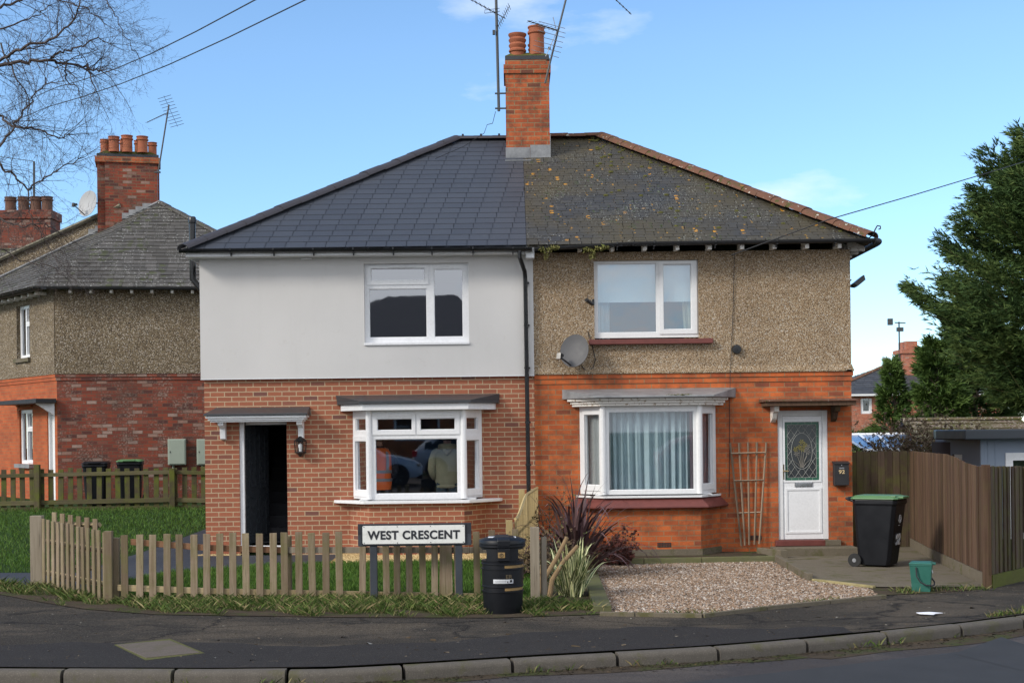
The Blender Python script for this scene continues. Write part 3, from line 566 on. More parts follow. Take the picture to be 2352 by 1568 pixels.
# dark jamb on the inner side, white left face only visible
Md=frame((a+.085,FY+.12,c),(math.sin(R(22)),math.cos(R(22))))
mb=MB(Md); mb.box(0,.72,0,.045,.02,2.0)
dr=mb.build('front_door',m_dark_door,LH,bevel=.004)
for (u0,u1,v0,v1) in ((.1,.32,.15,.8),(.4,.62,.15,.8),(.12,.30,.95,1.85),(.42,.6,.95,1.85)): MB(Md).holed(u0,u1,v0,v1,[(u0+.02,u1-.02,v0+.02,v1-.02)],-.012,-.001).build('door_moulding',m_dark_door,dr); MB(Md).holed(u0,u1,v0,v1,[(u0+.02,u1-.02,v0+.02,v1-.02)],.046,.056).build('door_moulding',m_dark_door,dr)
mb=MB(Md); mb.box(.62,.66,.046,.06,.95,1.2); mb.tube([(.64,.06,1.05),(.64,.1,1.05),(.54,.1,1.05)],.011); mb.box(.2,.42,.046,.058,.84,.89); mb.build('door_handle',m_chrome,dr)
# canopy left : fibreglass lean-to + white cornice + brackets
def canopy(parent,x0,x1,z,proj,mt,mw,brk,h=.13):
    y=FY
    mb=MB(); mb.add([(x0,y-proj,z-.03),(x1,y-proj,z-.03),(x1-.02,y,z+h),(x0+.12,y,z+h),(x0,y-proj,z-.06),(x1,y-proj,z-.06),(x1,y,z-.06),(x0,y,z-.06)],[(0,1,2,3),(4,5,1,0),(5,6,2,1),(7,4,0,3),(4,7,6,5)])
    mb.build('canopy_roof',mt,parent,bevel=.006)
    mb=MB(); 
    for k,(dx,zz0,zz1) in enumerate(((.03,-.10,-.061),(.06,-.135,-.10),(.09,-.165,-.135))): mb.box(x0+dx,x1-dx,y-proj+dx,y,z+zz0,z+zz1-.001)
    c=mb.build('canopy_cornice',mw,parent,bevel=.006)
    for bx_ in brk:
        mb=MB(); mb.prism([(y,z-.166),(y-proj*.72,z-.166),(y-proj*.66,z-.22),(y-proj*.3,z-.27),(y-.11,z-.37),(y-.10,z-.44),(y,z-.46)],'x',bx_-.045,bx_+.045)
        mb.build('canopy_bracket',mw,parent,bevel=.008)
canopy(LH,-5.03,-3.33,2.84,.42,m_grp,m_upvc,(-4.78,-3.49),h=.08)
# bay builder
def bay(H,x0,x1,xf0,xf1,proj,z0,z1,walltop,gap,lights,mat,gm,sillmat,brickm,top,sillspec,inner=None):
    yf=FY-proj; pts=[(x0,FY),(xf0,yf),(xf1,yf),(x1,FY)]
    # brick base
    mb=MB(); o=.0; t=.1
    P=[(x0,FY+.0),(xf0,yf),(xf1,yf),(x1,FY)]
    mb.prism([(x0,FY-.001),(xf0,yf),(xf1,yf),(x1,FY-.001)],'z',.1,z0-.001); mb.build('bay_wall',brickm,H)
    g=.05
    fr=[]
    for k,((ax,ay),(bx2,by)) in enumerate(((( x0,FY),(xf0,yf)),((xf0,yf),(xf1,yf)),((xf1,yf),(x1,FY)))):
        d=Vector((bx2-ax,by-ay,0)); L=d.length; d.normalize(); nn=Vector((-d.y,d.x,0))
        i0=.035; A=Vector((ax,ay,0))+d*(.03)+nn*.05; M=frame((A.x,A.y,z0+.02),d); ww=L-.06; hh=z1-z0-.02
        gl,sa,ve=lights(k,ww,hh)
        window(H,M,ww,hh,gl,sa,mat=mat,gm=gm,vents=ve,name='bay_window',tilt=.014)
    for (px_,py_) in ((xf0,yf),(xf1,yf)):
        mb=MB(); mb.lathe([(.052,z0+.02),(.052,z1)],(px_,py_+.055,0),12); mb.build('corner_post',mat,H)
    return pts
def Llights(k,w,h):
    if k==1: 
        c=w/2; return ([(.07,w-.07,.085,.98)]+[(.105,c-.065,1.12,h-.13),(c+.065,w-.105,1.12,h-.13)],[(.03,c-.012,1.045,h-.05),(c+.012,w-.03,1.045,h-.05)],[(.28,.68,h-.085),(c+.2,c+.6,h-.085)])
    return ([(.09,w-.11,.14,.95),(.09,w-.11,1.12,h-.12)],[(.03,w-.03,.04,1.03)],[])
bay(LH,-2.70,-.44,-2.33,-.79,.50,1.37,2.83,None,0,Llights,m_upvc,glass('glass_new_bay',(.97,.98,1.0),4.2),None,m_brick_new,None,None)
mb=MB(); mb.prism([(-2.97,FY),(-2.93,FY-.08),(-2.42,FY-.60),(-.70,FY-.60),(-.21,FY-.08),(-.17,FY)],'z',1.32,1.369); mb.build('window_sill',m_upvc,LH,bevel=.006)
mb=MB(); mb.prism([(-2.84,FY),(-2.82,FY-.1),(-2.42,FY-.64),(-.70,FY-.64),(-.28,FY-.1),(-.26,FY)],'z',2.835,2.94); mb.build('bay_fascia',m_upvc,LH,bevel=.006)
mb=MB(); 
mb.prism([(-2.90,FY),(-2.88,FY-.1),(-2.46,FY-.69),(-.66,FY-.69),(-.22,FY-.12),(-.20,FY)],'z',2.941,2.985); mb.add([(-2.90,FY,2.986),(-2.46,FY-.69,2.986),(-.66,FY-.69,2.986),(-.20,FY,2.986),(-2.92,FY,3.10),(-.20,FY,3.10)],[(1,2,5,4),(0,1,4),(2,3,5),(0,3,2,1),(0,4,5,3)])
mb.build('bay_roof',m_grp,LH,bevel=.004)
bx('bay_ceiling',m_inside,LH,-2.5,-.6,FY-.45,FY+.3,2.86,2.9); bx('window_board',m_upvc_d,LH,-2.5,-.6,FY-.45,FY-.1,1.375,1.39)
# upper window left
M=frame((wL[0],FY+.03,wL[2]+.03),(1,0)); W=wL[1]-wL[0]; Hh=wL[3]-wL[2]-.03
window(LH,M,W,Hh,[(.07,1.03,.09,.90),(.105,1.0,1.04,1.24),(1.15,1.63,.09,1.22)],[(.035,1.065,.965,1.275)],vents=[(.4,.8,1.248)],gm=m_glass_u)
bx('window_sill',m_upvc,LH,wL[0]-.005,wL[1]+.005,FY-.10,FY+.03,wL[2]-.012,wL[2]+.03,bevel=.006)
# soffit, fascia
bx('fascia',m_upvc,LH,XL-.18,XP-.0,FY-.36,FY-.335,ZE-.02,ZE+.09,bevel=.003); bx('soffit',m_upvc_d,LH,XL-.18,XP,FY-.334,FY-.07,ZE-.02,ZE-.005)
bx('fascia',m_upvc,LH,XL-.20,XL-.181,FY-.36,FY+8.2,ZE-.02,ZE+.09)
bx('bird_spike_vent',m_upvc,LH,-3.45,-3.28,FY-.11,FY-.071,ZE-.055,ZE-.03)
bx('box_end',m_upvc,LH,XP-.12,XP+.02,FY-.345,FY-.06,ZE-.10,ZE+.115,bevel=.004)
g=gutter(LH,XL-.28,XP-.02,FY-.43,ZE+.095,m_black,za=ZE+.055,brackets=[-4.55,-3.85,-3.2,-2.55,-1.9,-1.27,-.6,0.05])
mb=MB(); mb.tube([(.16,FY-.43,ZE+.02),(.16,FY-.43,ZE-.10),(.24,FY-.17,ZE-.30),(.25,FY-.14,ZE-.42),(.265,FY-.12,1.0)],.036,12)
for z in (4.9,4.2,3.5,2.6,1.9): mb.lathe([(.045,0),(.045,.03)],(.262,FY-.12,z),12); mb.box(.215,.315,FY-.12,FY-.07,z+.005,z+.025)
mb.build('downpipe',m_black,LH,smooth=True)
# flue pipe and left downpipe bend
fx,_=at(435,540,FY+.6); ft=at(435,497,FY+.6)[1]+.4; fb=5.1
mb=MB(); fx=XL-.30; Y=FY+.6; mb.tube([(XL+.02,Y,4.75),(XL-.04,Y,4.80),(fx,Y,5.12),(fx,Y,ft-.12)],.055,14); mb.lathe([(.062,ft-.12),(.066,ft-.1),(.066,ft-.02),(.05,ft)],(fx,Y,0),14)
for i in range(3): mb.box(fx-.068,fx+.068,Y-.02,Y+.02,ft-.1+i*.025,ft-.09+i*.025)
mb.build('flue_pipe',m_black,LH,smooth=True)
# roofs
EY=FY-.40; EBY=31.9; RY=27.5; RZ=8.12; SX=.27; EZ=ZE+.10
roofL=MB(); eL=(-5.32,EY,EZ); 
course_roof(roofL,eL,(SX,EY,EZ),(-1.02,RY,RZ),(SX,RY,RZ),.225,.33,.010,.009,.0)
course_roof(roofL,(-5.32,EBY,EZ),eL,(-1.02,RY,RZ),(-1.02,RY,RZ),.235,.31,.016)
roofL.add([(-5.32,EBY,EZ),(SX,EBY,EZ),(SX,RY,RZ),(-1.02,RY,RZ)],[(3,2,1,0)])
rL=roofL.build('roof',m_slate_new,LH)
mb=MB(); ridge(mb,eL,(-1.02,RY,RZ),.16,.42); ridge(mb,(-1.02,RY,RZ+.0),(SX-.2,RY,RZ+.0),.13,.42); mb.build('ridge_tiles',m_ridge_new,rL,smooth=True)
mb=MB()
for i in range(10):
    t=i/10+.05; p=Vector(eL).lerp(Vector((-1.02,RY,RZ)),t); mb.box(p.x-.018,p.x+.018,p.y-.08,p.y+.04,p.z+.04,p.z+.078)
for i in range(3): mb.box(-.9+i*.35,-.86+i*.35,RY-.1,RY+.02,RZ+.04,RZ+.09)
mb.build('ridge_clips',m_black,rL)
# ---------------- right pebbledashed semi
RH=thing('semi_detached_house','older semi with tan pebbledash over orange brick, mossy slate roof and white front door','house',(3.0,FY,.42))
wR=(1.39,3.12,3.97,5.28); dR=(4.41,5.24,.62,2.76)
mb=MB(); mb.holed(XP+.001,XR,.1,3.24,[(dR[0],dR[1],.1,dR[3]),(1.2,3.38,1.42,2.95)],FY,FY+.28); mb.box(XR-.28,XR,FY+.281,FY+8,.1,3.24); mb.box(XP,XR-.28,FY+7.7,FY+8,.1,3.24)
mb.build('brick_wall',m_brick_old,RH)
mb=MB(); mb.box(XP+.002,XR+.015,FY-.015,FY+8.0,3.241,3.322); mb.box(XP+.002,XR+.03,FY-.03,FY+8.02,3.325,3.40); mb.build('brick_band',m_brick_old,RH,bevel=.004)
mb=MB(); mb.holed(XP+.001,XR,BZ+.06,ZE+.02,[wR],FY-.02,FY+.28); mb.box(XR-.28,XR,FY+.281,FY+8,BZ+.06,ZE+.02); mb.box(XP,XR-.28,FY+7.7,FY+8,BZ+.06,ZE+.02)
mb.prism([(FY-.021,BZ+.12),(FY-.055,BZ+.03),(FY-.055,BZ+.008),(FY+.1,BZ+.008),(FY+.1,BZ+.12)],'x',XP+.001,XR)
mb.prism([(XR-.001,BZ+.12),(XR+.04,BZ+.02),(XR+.04,BZ+.008),(XR-.1,BZ+.008)],'y',FY-.055,FY+8)
mb.build('pebbledash_wall',m_pebble,RH)
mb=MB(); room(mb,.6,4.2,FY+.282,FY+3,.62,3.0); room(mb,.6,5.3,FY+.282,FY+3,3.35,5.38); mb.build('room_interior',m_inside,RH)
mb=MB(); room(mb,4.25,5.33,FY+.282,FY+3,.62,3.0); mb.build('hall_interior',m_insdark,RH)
# upper window right
M=frame((wR[0],FY+.045,wR[2]+.03),(1,0)); W=wR[1]-wR[0]; Hh=wR[3]-wR[2]-.03
wr=window(RH,M,W,Hh,[(.055,1.04,.085,1.235),(1.15,1.62,.13,1.215)],[(1.085,W-.02,.055,1.265)],mat=m_upvc_d,gm=m_glass_b)
bx('window_sill',m_sillred,RH,wR[0]-.10,wR[1]+.22,FY-.13,FY+.05,wR[2]-.085,wR[2]-.002,bevel=.008)
mb=MB(); mb.box(wR[0]+.05,wR[1]-.05,FY+.17,FY+.175,4.62,5.25); mb.box(wR[0]+.05,wR[1]-.05,FY+.165,FY+.18,4.60,4.62); mb.build('roller_blind',m_blind,RH)
def curtain(name,mat,parent,x0,x1,y,z0,z1,folds,amp=.03,pinch=0,dirv=None,o=None):
    n=max(12,int((x1-x0)*90)); rows=10; vs=[]
    for j in range(rows+1):
        t=j/rows; z=z0+(z1-z0)*t
        for i in range(n+1):
            s=i/n; u=x0+(x1-x0)*s; ph=2*math.pi*folds*(s+.03*math.sin(7*s))+.9*math.sin(3*s+t*.7)
            yy=y+amp*(math.sin(ph)+.35*math.sin(2.3*ph+1+t))*(1-.35*t)
            vs.append((u+pinch*(1-t)**1.5,yy,z))
    fs=[(j*(n+1)+i,j*(n+1)+i+1,(j+1)*(n+1)+i+1,(j+1)*(n+1)+i) for j in range(rows) for i in range(n)]
    return MB(o or I4).add(vs,fs).build(name,mat,parent,smooth=True)
curtain('curtain',m_curtain,RH,1.45,1.66,FY+.26,3.9,5.2,4,.02); curtain('curtain',m_cream,RH,2.86,3.06,FY+.26,3.9,5.2,3,.02,.06)
# rafter feet + gutter
xs=[0.66,1.19,1.75,2.18,2.72,3.25,3.77,4.27,4.76,5.24]
for i,x in enumerate([.62]+[0.62+.53*k for k in range(1,10)]): 
    mb=MB(); mb.prism([(FY-.36,ZE+.0),(FY-.36,ZE+.075),(FY+.0,ZE+.25),(FY+.0,ZE+.02)],'x',x-.032,x+.032); mb.build('rafter_foot',m_flaky,RH,bevel=.003)
for i in range(7):
    y=FY+.1+i*.45; mb=MB(); mb.prism([(XR+.27,ZE+.0),(XR+.27,ZE+.07),(XR-.02,ZE+.2),(XR-.02,ZE+.0)],'y',y-.03,y+.03); mb.build('rafter_foot',m_flaky,RH)
mb=MB(); mb.add([(XP,FY-.37,ZE+.085),(XR+.29,FY-.37,ZE+.085),(XR-.02,FY,ZE+.29),(XP,FY,ZE+.29)],[(0,1,2,3)]); mb.add([(XR+.29,FY-.37,ZE+.085),(XR+.29,FY+8.4,ZE+.085),(XR-.02,FY+8,ZE+.29),(XR-.02,FY,ZE+.29)],[(0,1,2,3)]); mb.build('eaves_boards',m_woodbr,RH)
gutter(RH,XP+.03,2.0,FY-.43,ZE+.055,m_black_m,za=ZE+.125,brackets=[1.75]); gutter(RH,2.005,XR+.30,FY-.43,ZE+.125,m_black_m,za=ZE+.135,brackets=[2.35,3.35,4.35,5.3],r=.062)
gm=frame((XR+.36,FY-.45,0),(0,1)); 
mb=MB(); mb.tube([(XR+.3,FY-.43,ZE+.1),(XR+.38,FY-.40,ZE+.09),(XR+.40,FY-.2,ZE+.09),(XR+.40,FY+8,ZE+.09)],.055,10); mb.build('side_gutter',m_black_m,RH,smooth=True)
roofR=MB(); eR=(XR+.28,EY,EZ+.02)
course_roof(roofR,(SX+.005,EY-.02,EZ),(XR+.28,EY,EZ+.02),(SX+.005,RY,RZ+.0),(1.80,RY,RZ+.0),.118,.175,.006,.010,.22,.008)
course_roof(roofR,eR,(XR+.28,EBY,EZ),(1.80,RY,RZ),(1.80,RY,RZ),.15,.25,.008,.008,.2)
roofR.add([(SX,EBY,EZ),(XR+.28,EBY,EZ),(1.8,RY,RZ),(SX,RY,RZ)],[(0,1,2,3)])
rR=roofR.build('roof',m_slate_old,RH)
mb=MB(); ridge(mb,(XR+.26,EY+.02,EZ+.06),(1.80,RY,RZ+.02),.18,.34); ridge(mb,(1.80,RY,RZ+.02),(.80,RY,RZ+.02),.14,.34); mb.build('ridge_tiles',m_ridge_old,rR,smooth=True)
p=Vector((XR+.27,EY,EZ+.05)); mb=MB(); mb.tube([p+Vector((-.05,0,.0)),p+Vector((.02,0,.05)),p+Vector((.05,0,.13)),p+Vector((.09,0,.20)),p+Vector((.14,0,.19)),p+Vector((.14,0,.15)),p+Vector((.11,0,.14))],.012,6); mb.build('hip_iron',m_black_m,rR)
# moss clumps on roof
nrm=Vector((0,-(RZ-EZ),(RY-EY))).normalized(); mb=MB()
for i in range(95):
    t=random.random()**.8; xr=XR+.28-(XR+.28-1.8)*t; x=random.uniform(max(1.6,xr-2.6),xr-.12) if random.random()<.75 else xr-random.uniform(.1,.35)
    r=random.uniform(.012,.04); c=Vector((x,EY+(RY-EY)*t,EZ+(RZ-EZ)*t))+nrm*.012
    mb.lathe([(r,-.01),(r*1.05,r*.25),(r*.7,r*.6),(0.001,r*.7)],tuple(c),7,1.2,.8)
mb.build('moss_clumps',m_moss,rR,smooth=True)['kind']='stuff'
# chimney (shared stack)
ch0=(-.045,.775); cy0,cy1=26.62,27.55; mb=MB(); mb.box(ch0[0],ch0[1],cy0,cy1,7.2,9.22)
c=mb.build('chimney',m_brick_chim,rR)
mb=MB(); mb.box(ch0[0]-.03,ch0[1]+.03,cy0-.03,cy1+.03,9.221,9.305); mb.box(ch0[0]-.032,ch0[1]+.032,cy0-.032,cy1+.032,9.31,9.39); mb.box(ch0[0]-.005,ch0[1]+.005,cy0-.005,cy1+.005,9.395,9.475); mb.build('chimney_corbel',m_brick_chim,rR,bevel=.004)
bx('chimney_cap',m_bluebrick,rR,ch0[0]-.003,ch0[1]+.003,cy0-.003,cy1+.003,9.478,9.555,bevel=.006)
mb=MB(); mb.add([(ch0[0],cy0,9.557),(ch0[1],cy0,9.557),(ch0[1],cy1,9.557),(ch0[0],cy1,9.557),(ch0[0]+.12,cy0+.12,9.64),(ch0[1]-.12,cy0+.12,9.64),(ch0[1]-.12,cy1-.12,9.64),(ch0[0]+.12,cy1-.12,9.64)],[(4,5,6,7),(0,1,5,4),(1,2,6,5),(2,3,7,6),(3,0,4,7)]); mb.build('mortar_flaunching',m_moss,rR)
mb=MB(); mb.box(ch0[0]-.01,.40,cy0-.012,cy0,7.5,7.78); mb.box(ch0[0]-.02,.42,cy0-.16,cy0-.013,7.5,7.52); mb.build('lead_flashing',m_lead,rR)
mb=MB(); mb.box(.405,ch0[1]+.012,cy0-.012,cy0+.0,7.5,7.82); mb.box(ch0[1],ch0[1]+.012,cy0,cy1,7.5,8.0); mb.build('lead_flashing',m_upvc_d if False else m_lead,rR)
def pot(cx,cy,z,h,r,parent,style=0,mat=None):
    if style==0: pr=[(r,0),(r*1.0,h*.06),(r*.97,h*.1),(r*.95,h*.72),(r*1.12,h*.76),(r*1.12,h*.82),(r*.98,h*.84),(r,h*.94),(r*1.1,h*.96),(r*1.1,h),(r*.85,h),(r*.8,h*.5)]
    else:
        pr=[(r*.95,0),(r*.95,h*.18)]; 
        for k in range(3): z0=h*(.2+k*.24); pr+=[(r*1.12,z0),(r*1.15,z0+h*.06),(r*1.02,z0+h*.12),(r*.97,z0+h*.15)]
        pr+=[(r*1.18,h*.94),(r*1.18,h),(r*.9,h),(r*.85,h*.5)]
    mb=MB(); mb.lathe(pr,(cx,cy,z),20); mb.build('chimney_pot',mat or m_terra,parent,smooth=True)
pot(.19,26.78,9.58,.42,.145,rR,1); pot(.55,26.80,9.60,.54,.15,rR,0); pot(.19,27.22,9.58,.42,.12,rR,1); pot(.53,27.22,9.58,.34,.12,rR,1)
# bay right
def Rlights(k,w,h):
    if k==1: return ([(.06,w-.06,.07,h-.09)],[],[])
    return ([(.14,w-.10,.15,h-.13)],[(.09,w-.05,.06,h-.06)],[]) if k==0 else ([(.09,w-.13,.15,h-.13)],[(.04,w-.08,.06,h-.06)],[])
bay(RH,1.06,3.44,1.48,3.05,.50,1.40,2.86,None,0,Rlights,m_upvc_d,glass('glass_bay_old',(.92,.95,.96),2.6),None,m_brick_old,None,None)
mb=MB(); mb.prism([(1.04,FY),(1.08,FY-.09),(1.46,FY-.56),(3.07,FY-.56),(3.42,FY-.09),(3.46,FY)],'z',1.365,1.399); mb.build('window_sill',m_upvc_d,RH,bevel=.005)
mb=MB(); P=[(.92,FY),(1.36,FY-.62),(3.17,FY-.62),(3.58,FY)]; Q=[(1.06,FY),(1.48,FY-.5),(3.05,FY-.5),(3.44,FY)]
mb.add([(x,y,1.20) for x,y in P]+[(x,y,1.225) for x,y in P]+[(x,y,1.364) for x,y in Q],[(4,5,9,8),(5,6,10,9),(6,7,11,10),(0,1,5,4),(1,2,6,5),(2,3,7,6),(3,2,1,0),(8,9,10,11)]); mb.build('tile_sill',m_sillred,RH,bevel=.006)
for (dz0,dz1,ex) in ((2.865,2.91,.10),(2.91,2.965,.15),(2.965,2.99,.19)):
    pass
mb=MB()
for (a0,a1,ex) in ((2.862,2.90,.06),(2.902,2.945,.09),(2.947,2.985,.14)): mb.prism([(1.06-ex,FY),(1.06-ex,FY-.09),(1.46-ex*.6,FY-.5-ex),(3.07+ex*.6,FY-.5-ex),(3.44+ex,FY-.09),(3.44+ex,FY)],'z',a0,a1)
mb.build('bay_cornice',m_flaky,RH,bevel=.005)
mb=MB(); mb.add([(.84,FY,2.988),(1.32,FY-.72,2.988),(3.26,FY-.72,2.988),(3.72,FY,2.988),(.84,FY,3.02),(1.32,FY-.72,3.02),(3.26,FY-.72,3.02),(3.72,FY,3.02),(.84,FY,3.15),(3.72,FY,3.15)],[(0,3,2,1),(0,1,5,4),(1,2,6,5),(2,3,7,6),(5,6,9,8),(4,5,8),(6,7,9)]); mb.build('bay_roof',m_lead,RH,bevel=.01)
mb=MB(); 
for i in range(26):
    r=random.uniform(.015,.04); mb.lathe([(r,0),(r,r*.3),(.001,r*.6)],(random.gauss(2.72,.12),FY-.70+random.random()*.1,3.02),7)
mb.build('moss_clumps',m_moss,RH)['kind']='stuff'
bx('bay_ceiling',m_upvc_d,RH,1.3,3.3,FY-.42,FY+.3,2.95,2.985); bx('window_board',m_upvc_d,RH,1.35,3.25,FY-.42,FY+.1,1.405,1.42)
curtain('net_curtain',m_curtain,RH,1.50,3.03,FY-.27,1.43,2.93,12,.06)
curtain('side_curtain',m_curtain2,RH,0,.64,0,1.42,2.93,6,.014,0,None,frame((1.19,FY+.11,0),(.64,-.77))); curtain('side_curtain',m_curtain3,RH,0,.64,0,1.42,2.93,6,.014,0,None,frame((2.90,FY-.40,0),(.62,.78)))
# door 92
a,b,c,e=dR
mb=MB(); y=FY+.02; mb.box(a,a+.085,y,y+.09,c,e); mb.box(b-.085,b,y,y+.09,c,e); mb.box(a+.085,b-.085,y,y+.09,e-.09,e); mb.build('door_frame',m_upvc_d,RH,bevel=.006)
DX0,DX1=a+.09,b-.09; gl=(4.53,5.10,1.60,2.57); y=FY+.035
mb=MB(); mb.holed(DX0,DX1,c+.005,e-.095,[gl],y,y+.06); dd=mb.build('front_door',m_upvc,RH,bevel=.004)
MB().holed(gl[0]-.03,gl[1]+.03,gl[2]-.03,gl[3]+.03,[gl],y-.012,y-.001).build('glazing_bead',m_upvc,dd,bevel=.005)
MB().holed(4.53,5.13,.72,1.47,[(4.565,5.095,.755,1.435)],y-.012,y-.001).build('door_moulding',m_upvc,dd,bevel=.006)
bx('door_glass',m_dglass,dd,gl[0],gl[1],y+.02,y+.03,gl[2],gl[3])
mb=MB(); mb.holed(gl[0],gl[1],gl[2],gl[3],[(gl[0]+.045,gl[1]-.045,gl[2]+.045,gl[3]-.045)],y+.012,y+.018); mb.build('green_glass_border',m_green_lead,dd)
mb=MB(); gx0,gx1,gz0,gz1=gl[0]+.045,gl[1]-.045,gl[2]+.045,gl[3]-.045; cxx,czz=(gx0+gx1)/2,(gz0+gz1)/2; ly=y+.013
def line2(x0,z0,x1,z1,th=.0035):
    mb.tube([(x0,ly,z0),(x1,ly,z1)],th,4)
oa,ob=.175,.30
sx_=(gx1-gx0)/4; sz_=(gz1-gz0)/5
for s in (1,-1):
    for k in range(-6,11):
        pts=[]
        for q in range(61):
            u=q/60; x=gx0+(gx1-gx0)*u; z=gz0+(k+s*u*4)*sz_ if s>0 else gz0+(k-u*4+4)*sz_
            ok=gz0<=z<=gz1 and ((x-cxx)/oa)**2+((z-czz)/ob)**2>1
            if ok: pts.append((x,z))
            else:
                if len(pts)>1: line2(*pts[0],*pts[-1],.0028)
                pts=[]
        if len(pts)>1: line2(*pts[0],*pts[-1],.0028)
mb.tube([(cxx+oa*math.cos(t/24*2*math.pi),ly,czz+ob*math.sin(t/24*2*math.pi)) for t in range(25)],.004,5)
for z_ in (gz0,gz1): line2(gx0,z_,gx1,z_)
for x_ in (gx0,gx1): line2(x_,gz0,x_,gz1)
for k in range(9):
    z_=gl[2]+(gl[3]-gl[2])*k/8; line2(gl[0],z_,gx0,z_); line2(gx1,z_,gl[1],z_)
for k in range(6):
    x_=gl[0]+(gl[1]-gl[0])*k/5; line2(x_,gl[2],x_,gz0); line2(x_,gz1,x_,gl[3])
mb.build('lead_lattice',m_leadline,dd)
mb=MB()
for (dx,h) in ((-.1,.26),(-.05,.34),(0,.4),(.045,.33),(.09,.25),(-.13,.12),(.13,.14),(-.07,.2),(.08,.2)):
    mb.tube([(cxx+dx*.15,ly-.002,czz-ob*.92),(cxx+dx*.5,ly-.002,czz-ob*.92+h*.5),(cxx+dx*1.1,ly-.002,czz-ob*.92+h)],[.005,.005,.002],4)
mb.build('flower_stems',m_flowerp,dd)
for mt,pl in ((m_yellow,((0,.15),(-.04,.06),(-.10,.03),(.05,.10),(.01,.03))),(m_flowerp,((.10,.07),(.07,.01),(-.09,-.04),(.1,-.02)))):
    for (dx,dz) in pl:
        mb=MB()
        for k in range(6):
            t=k*math.pi/3+dx*9; mb.add([(cxx+dx,ly-.004,czz+dz),(cxx+dx+.036*math.cos(t-.25),ly-.004,czz+dz+.036*math.sin(t-.25)),(cxx+dx+.05*math.cos(t),ly-.004,czz+dz+.05*math.sin(t)),(cxx+dx+.036*math.cos(t+.25),ly-.004,czz+dz+.036*math.sin(t+.25))],[(0,1,2,3)])
        mb.build('glass_flower',mt,dd)
mb=MB(); mb.box(4.685,4.985,y-.014,y-.001,1.49,1.57); mb.box(4.70,4.97,y-.022,y-.015,1.505,1.555); mb.build('letter_plate',m_chrome,dd,bevel=.004)
mb=MB(); mb.box(4.495,4.52,y-.012,y-.001,1.61,1.87); mb.tube([(4.508,y-.012,1.76),(4.508,y-.045,1.76),(4.58,y-.05,1.755)],.012,8); mb.build('door_handle',m_brass,dd,bevel=.003)
bx('door_step',m_sillred,RH,4.34,5.16,FY-.10,FY+.14,.52,.615,bevel=.008); bx('door_step',m_conc,RH,5.161,5.42,FY-.10,FY+.02,.52,.612,bevel=.006)
mb=MB(); mb.box(4.26,5.62,FY-.44,FY-.001,.1,.515); mb.build('step',m_conc,RH,bevel=.012)
mb=MB(); mb.box(4.34,5.72,FY-.86,FY-.441,.1,.385); mb.build('step',m_conc,RH,bevel=.012)
mb=MB(); mb.prism([(3.98,FY-.3),(4.10,FY-.38),(4.40,FY-.80),(4.28,FY-.80)],'z',.1,.52); mb.build('step_kerb',m_conc,RH,bevel=.01)
# door canopy old
mb=MB(); mb.box(4.14,5.60,FY-.5,FY-.001,2.83,2.90); mb.build('door_canopy',m_sillred if False else m_woodbr,RH,bevel=.006)
mb=MB(); mb.add([(4.10,FY-.54,2.902),(5.63,FY-.54,2.902),(5.63,FY,2.902),(4.10,FY,2.902),(4.10,FY-.54,2.92),(5.63,FY-.54,2.92),(5.63,FY,2.955),(4.10,FY,2.955)],[(0,3,2,1),(4,5,6,7),(0,1,5,4),(1,2,6,5),(2,3,7,6),(3,0,4,7)]); mb.build('canopy_roof',m_ridge_old,RH)
for (x,mt) in ((4.33,m_flaky),(5.33,m_woodbr)):
    mb=MB(); mb.prism([(FY,2.829),(FY-.40,2.829),(FY-.36,2.74),(FY-.22,2.72),(FY-.15,2.62),(FY,2.56)],'x',x-.04,x+.04); mb.build('canopy_bracket',mt,RH,bevel=.006)
# air bricks, plinth
def airbrick(x,z,y):
    mb=MB(); mb.holed(x,x+.22,z,z+.075,[(x+.01+i*.0255,x+.026+i*.0255,z+.01+j*.021,z+.023+j*.021) for i in range(8) for j in range(3)],y-.006,y+.0); mb.build('air_brick',m_terra if False else m_black_m,RH)
airbrick(2.34,.56,FY-.50-.001); airbrick(4.02-.12,.62,FY-.001)
mb=MB(); mb.prism([(1.04,FY-.002),(1.46,FY-.52),(3.07,FY-.52),(3.46,FY-.002)],'z',.1,.53); mb.build('plinth',m_conc,RH)

LH.location.z-=.4; RH.location.z-=.4
for o in rR.children:
    if o.name.split('.')[0] in ('chimney','chimney_corbel','chimney_cap','mortar_flaunching','chimney_pot'): o.location.z-=.06
# ================================================================ things on and around the houses
def yagi(mb,o,d,L,n,el,reflect=True,vert=False):
    """boom from o along d, elements perpendicular in horizontal/vertical"""
    o=Vector(o); d=Vector(d).normalized(); mb.tube([o,o+d*L],.009,5)
    s=Vector((0,0,1)) if vert else d.cross(Vector((0,0,1))).normalized()
    for i in range(n):
        p=o+d*(L*(i+.5)/n); e=el*(1-.35*i/n); mb.tube([p-s*e,p+s*e],.004,4)
        mb.box(p.x-.012,p.x+.012,p.y-.012,p.y+.012,p.z-.012,p.z+.012)
def grid_refl(mb,o,d,h,w_,n,r=.005,tilt=0):
    o=Vector(o); d=Vector(d).normalized(); s=d.cross(Vector((0,0,1))).normalized(); u=s.cross(d).normalized()
    for sg in (1,-1):
        a=o; b=o+(u*sg*h-d*h*.45*-1*0)+(-d)*(-h*.0); mb.tube([a,o+u*sg*h],.006,4)
        for i in range(n): p=o+u*sg*h*(i+.6)/n; mb.tube([p-s*w_,p+s*w_],r,4)
Yc=26.4
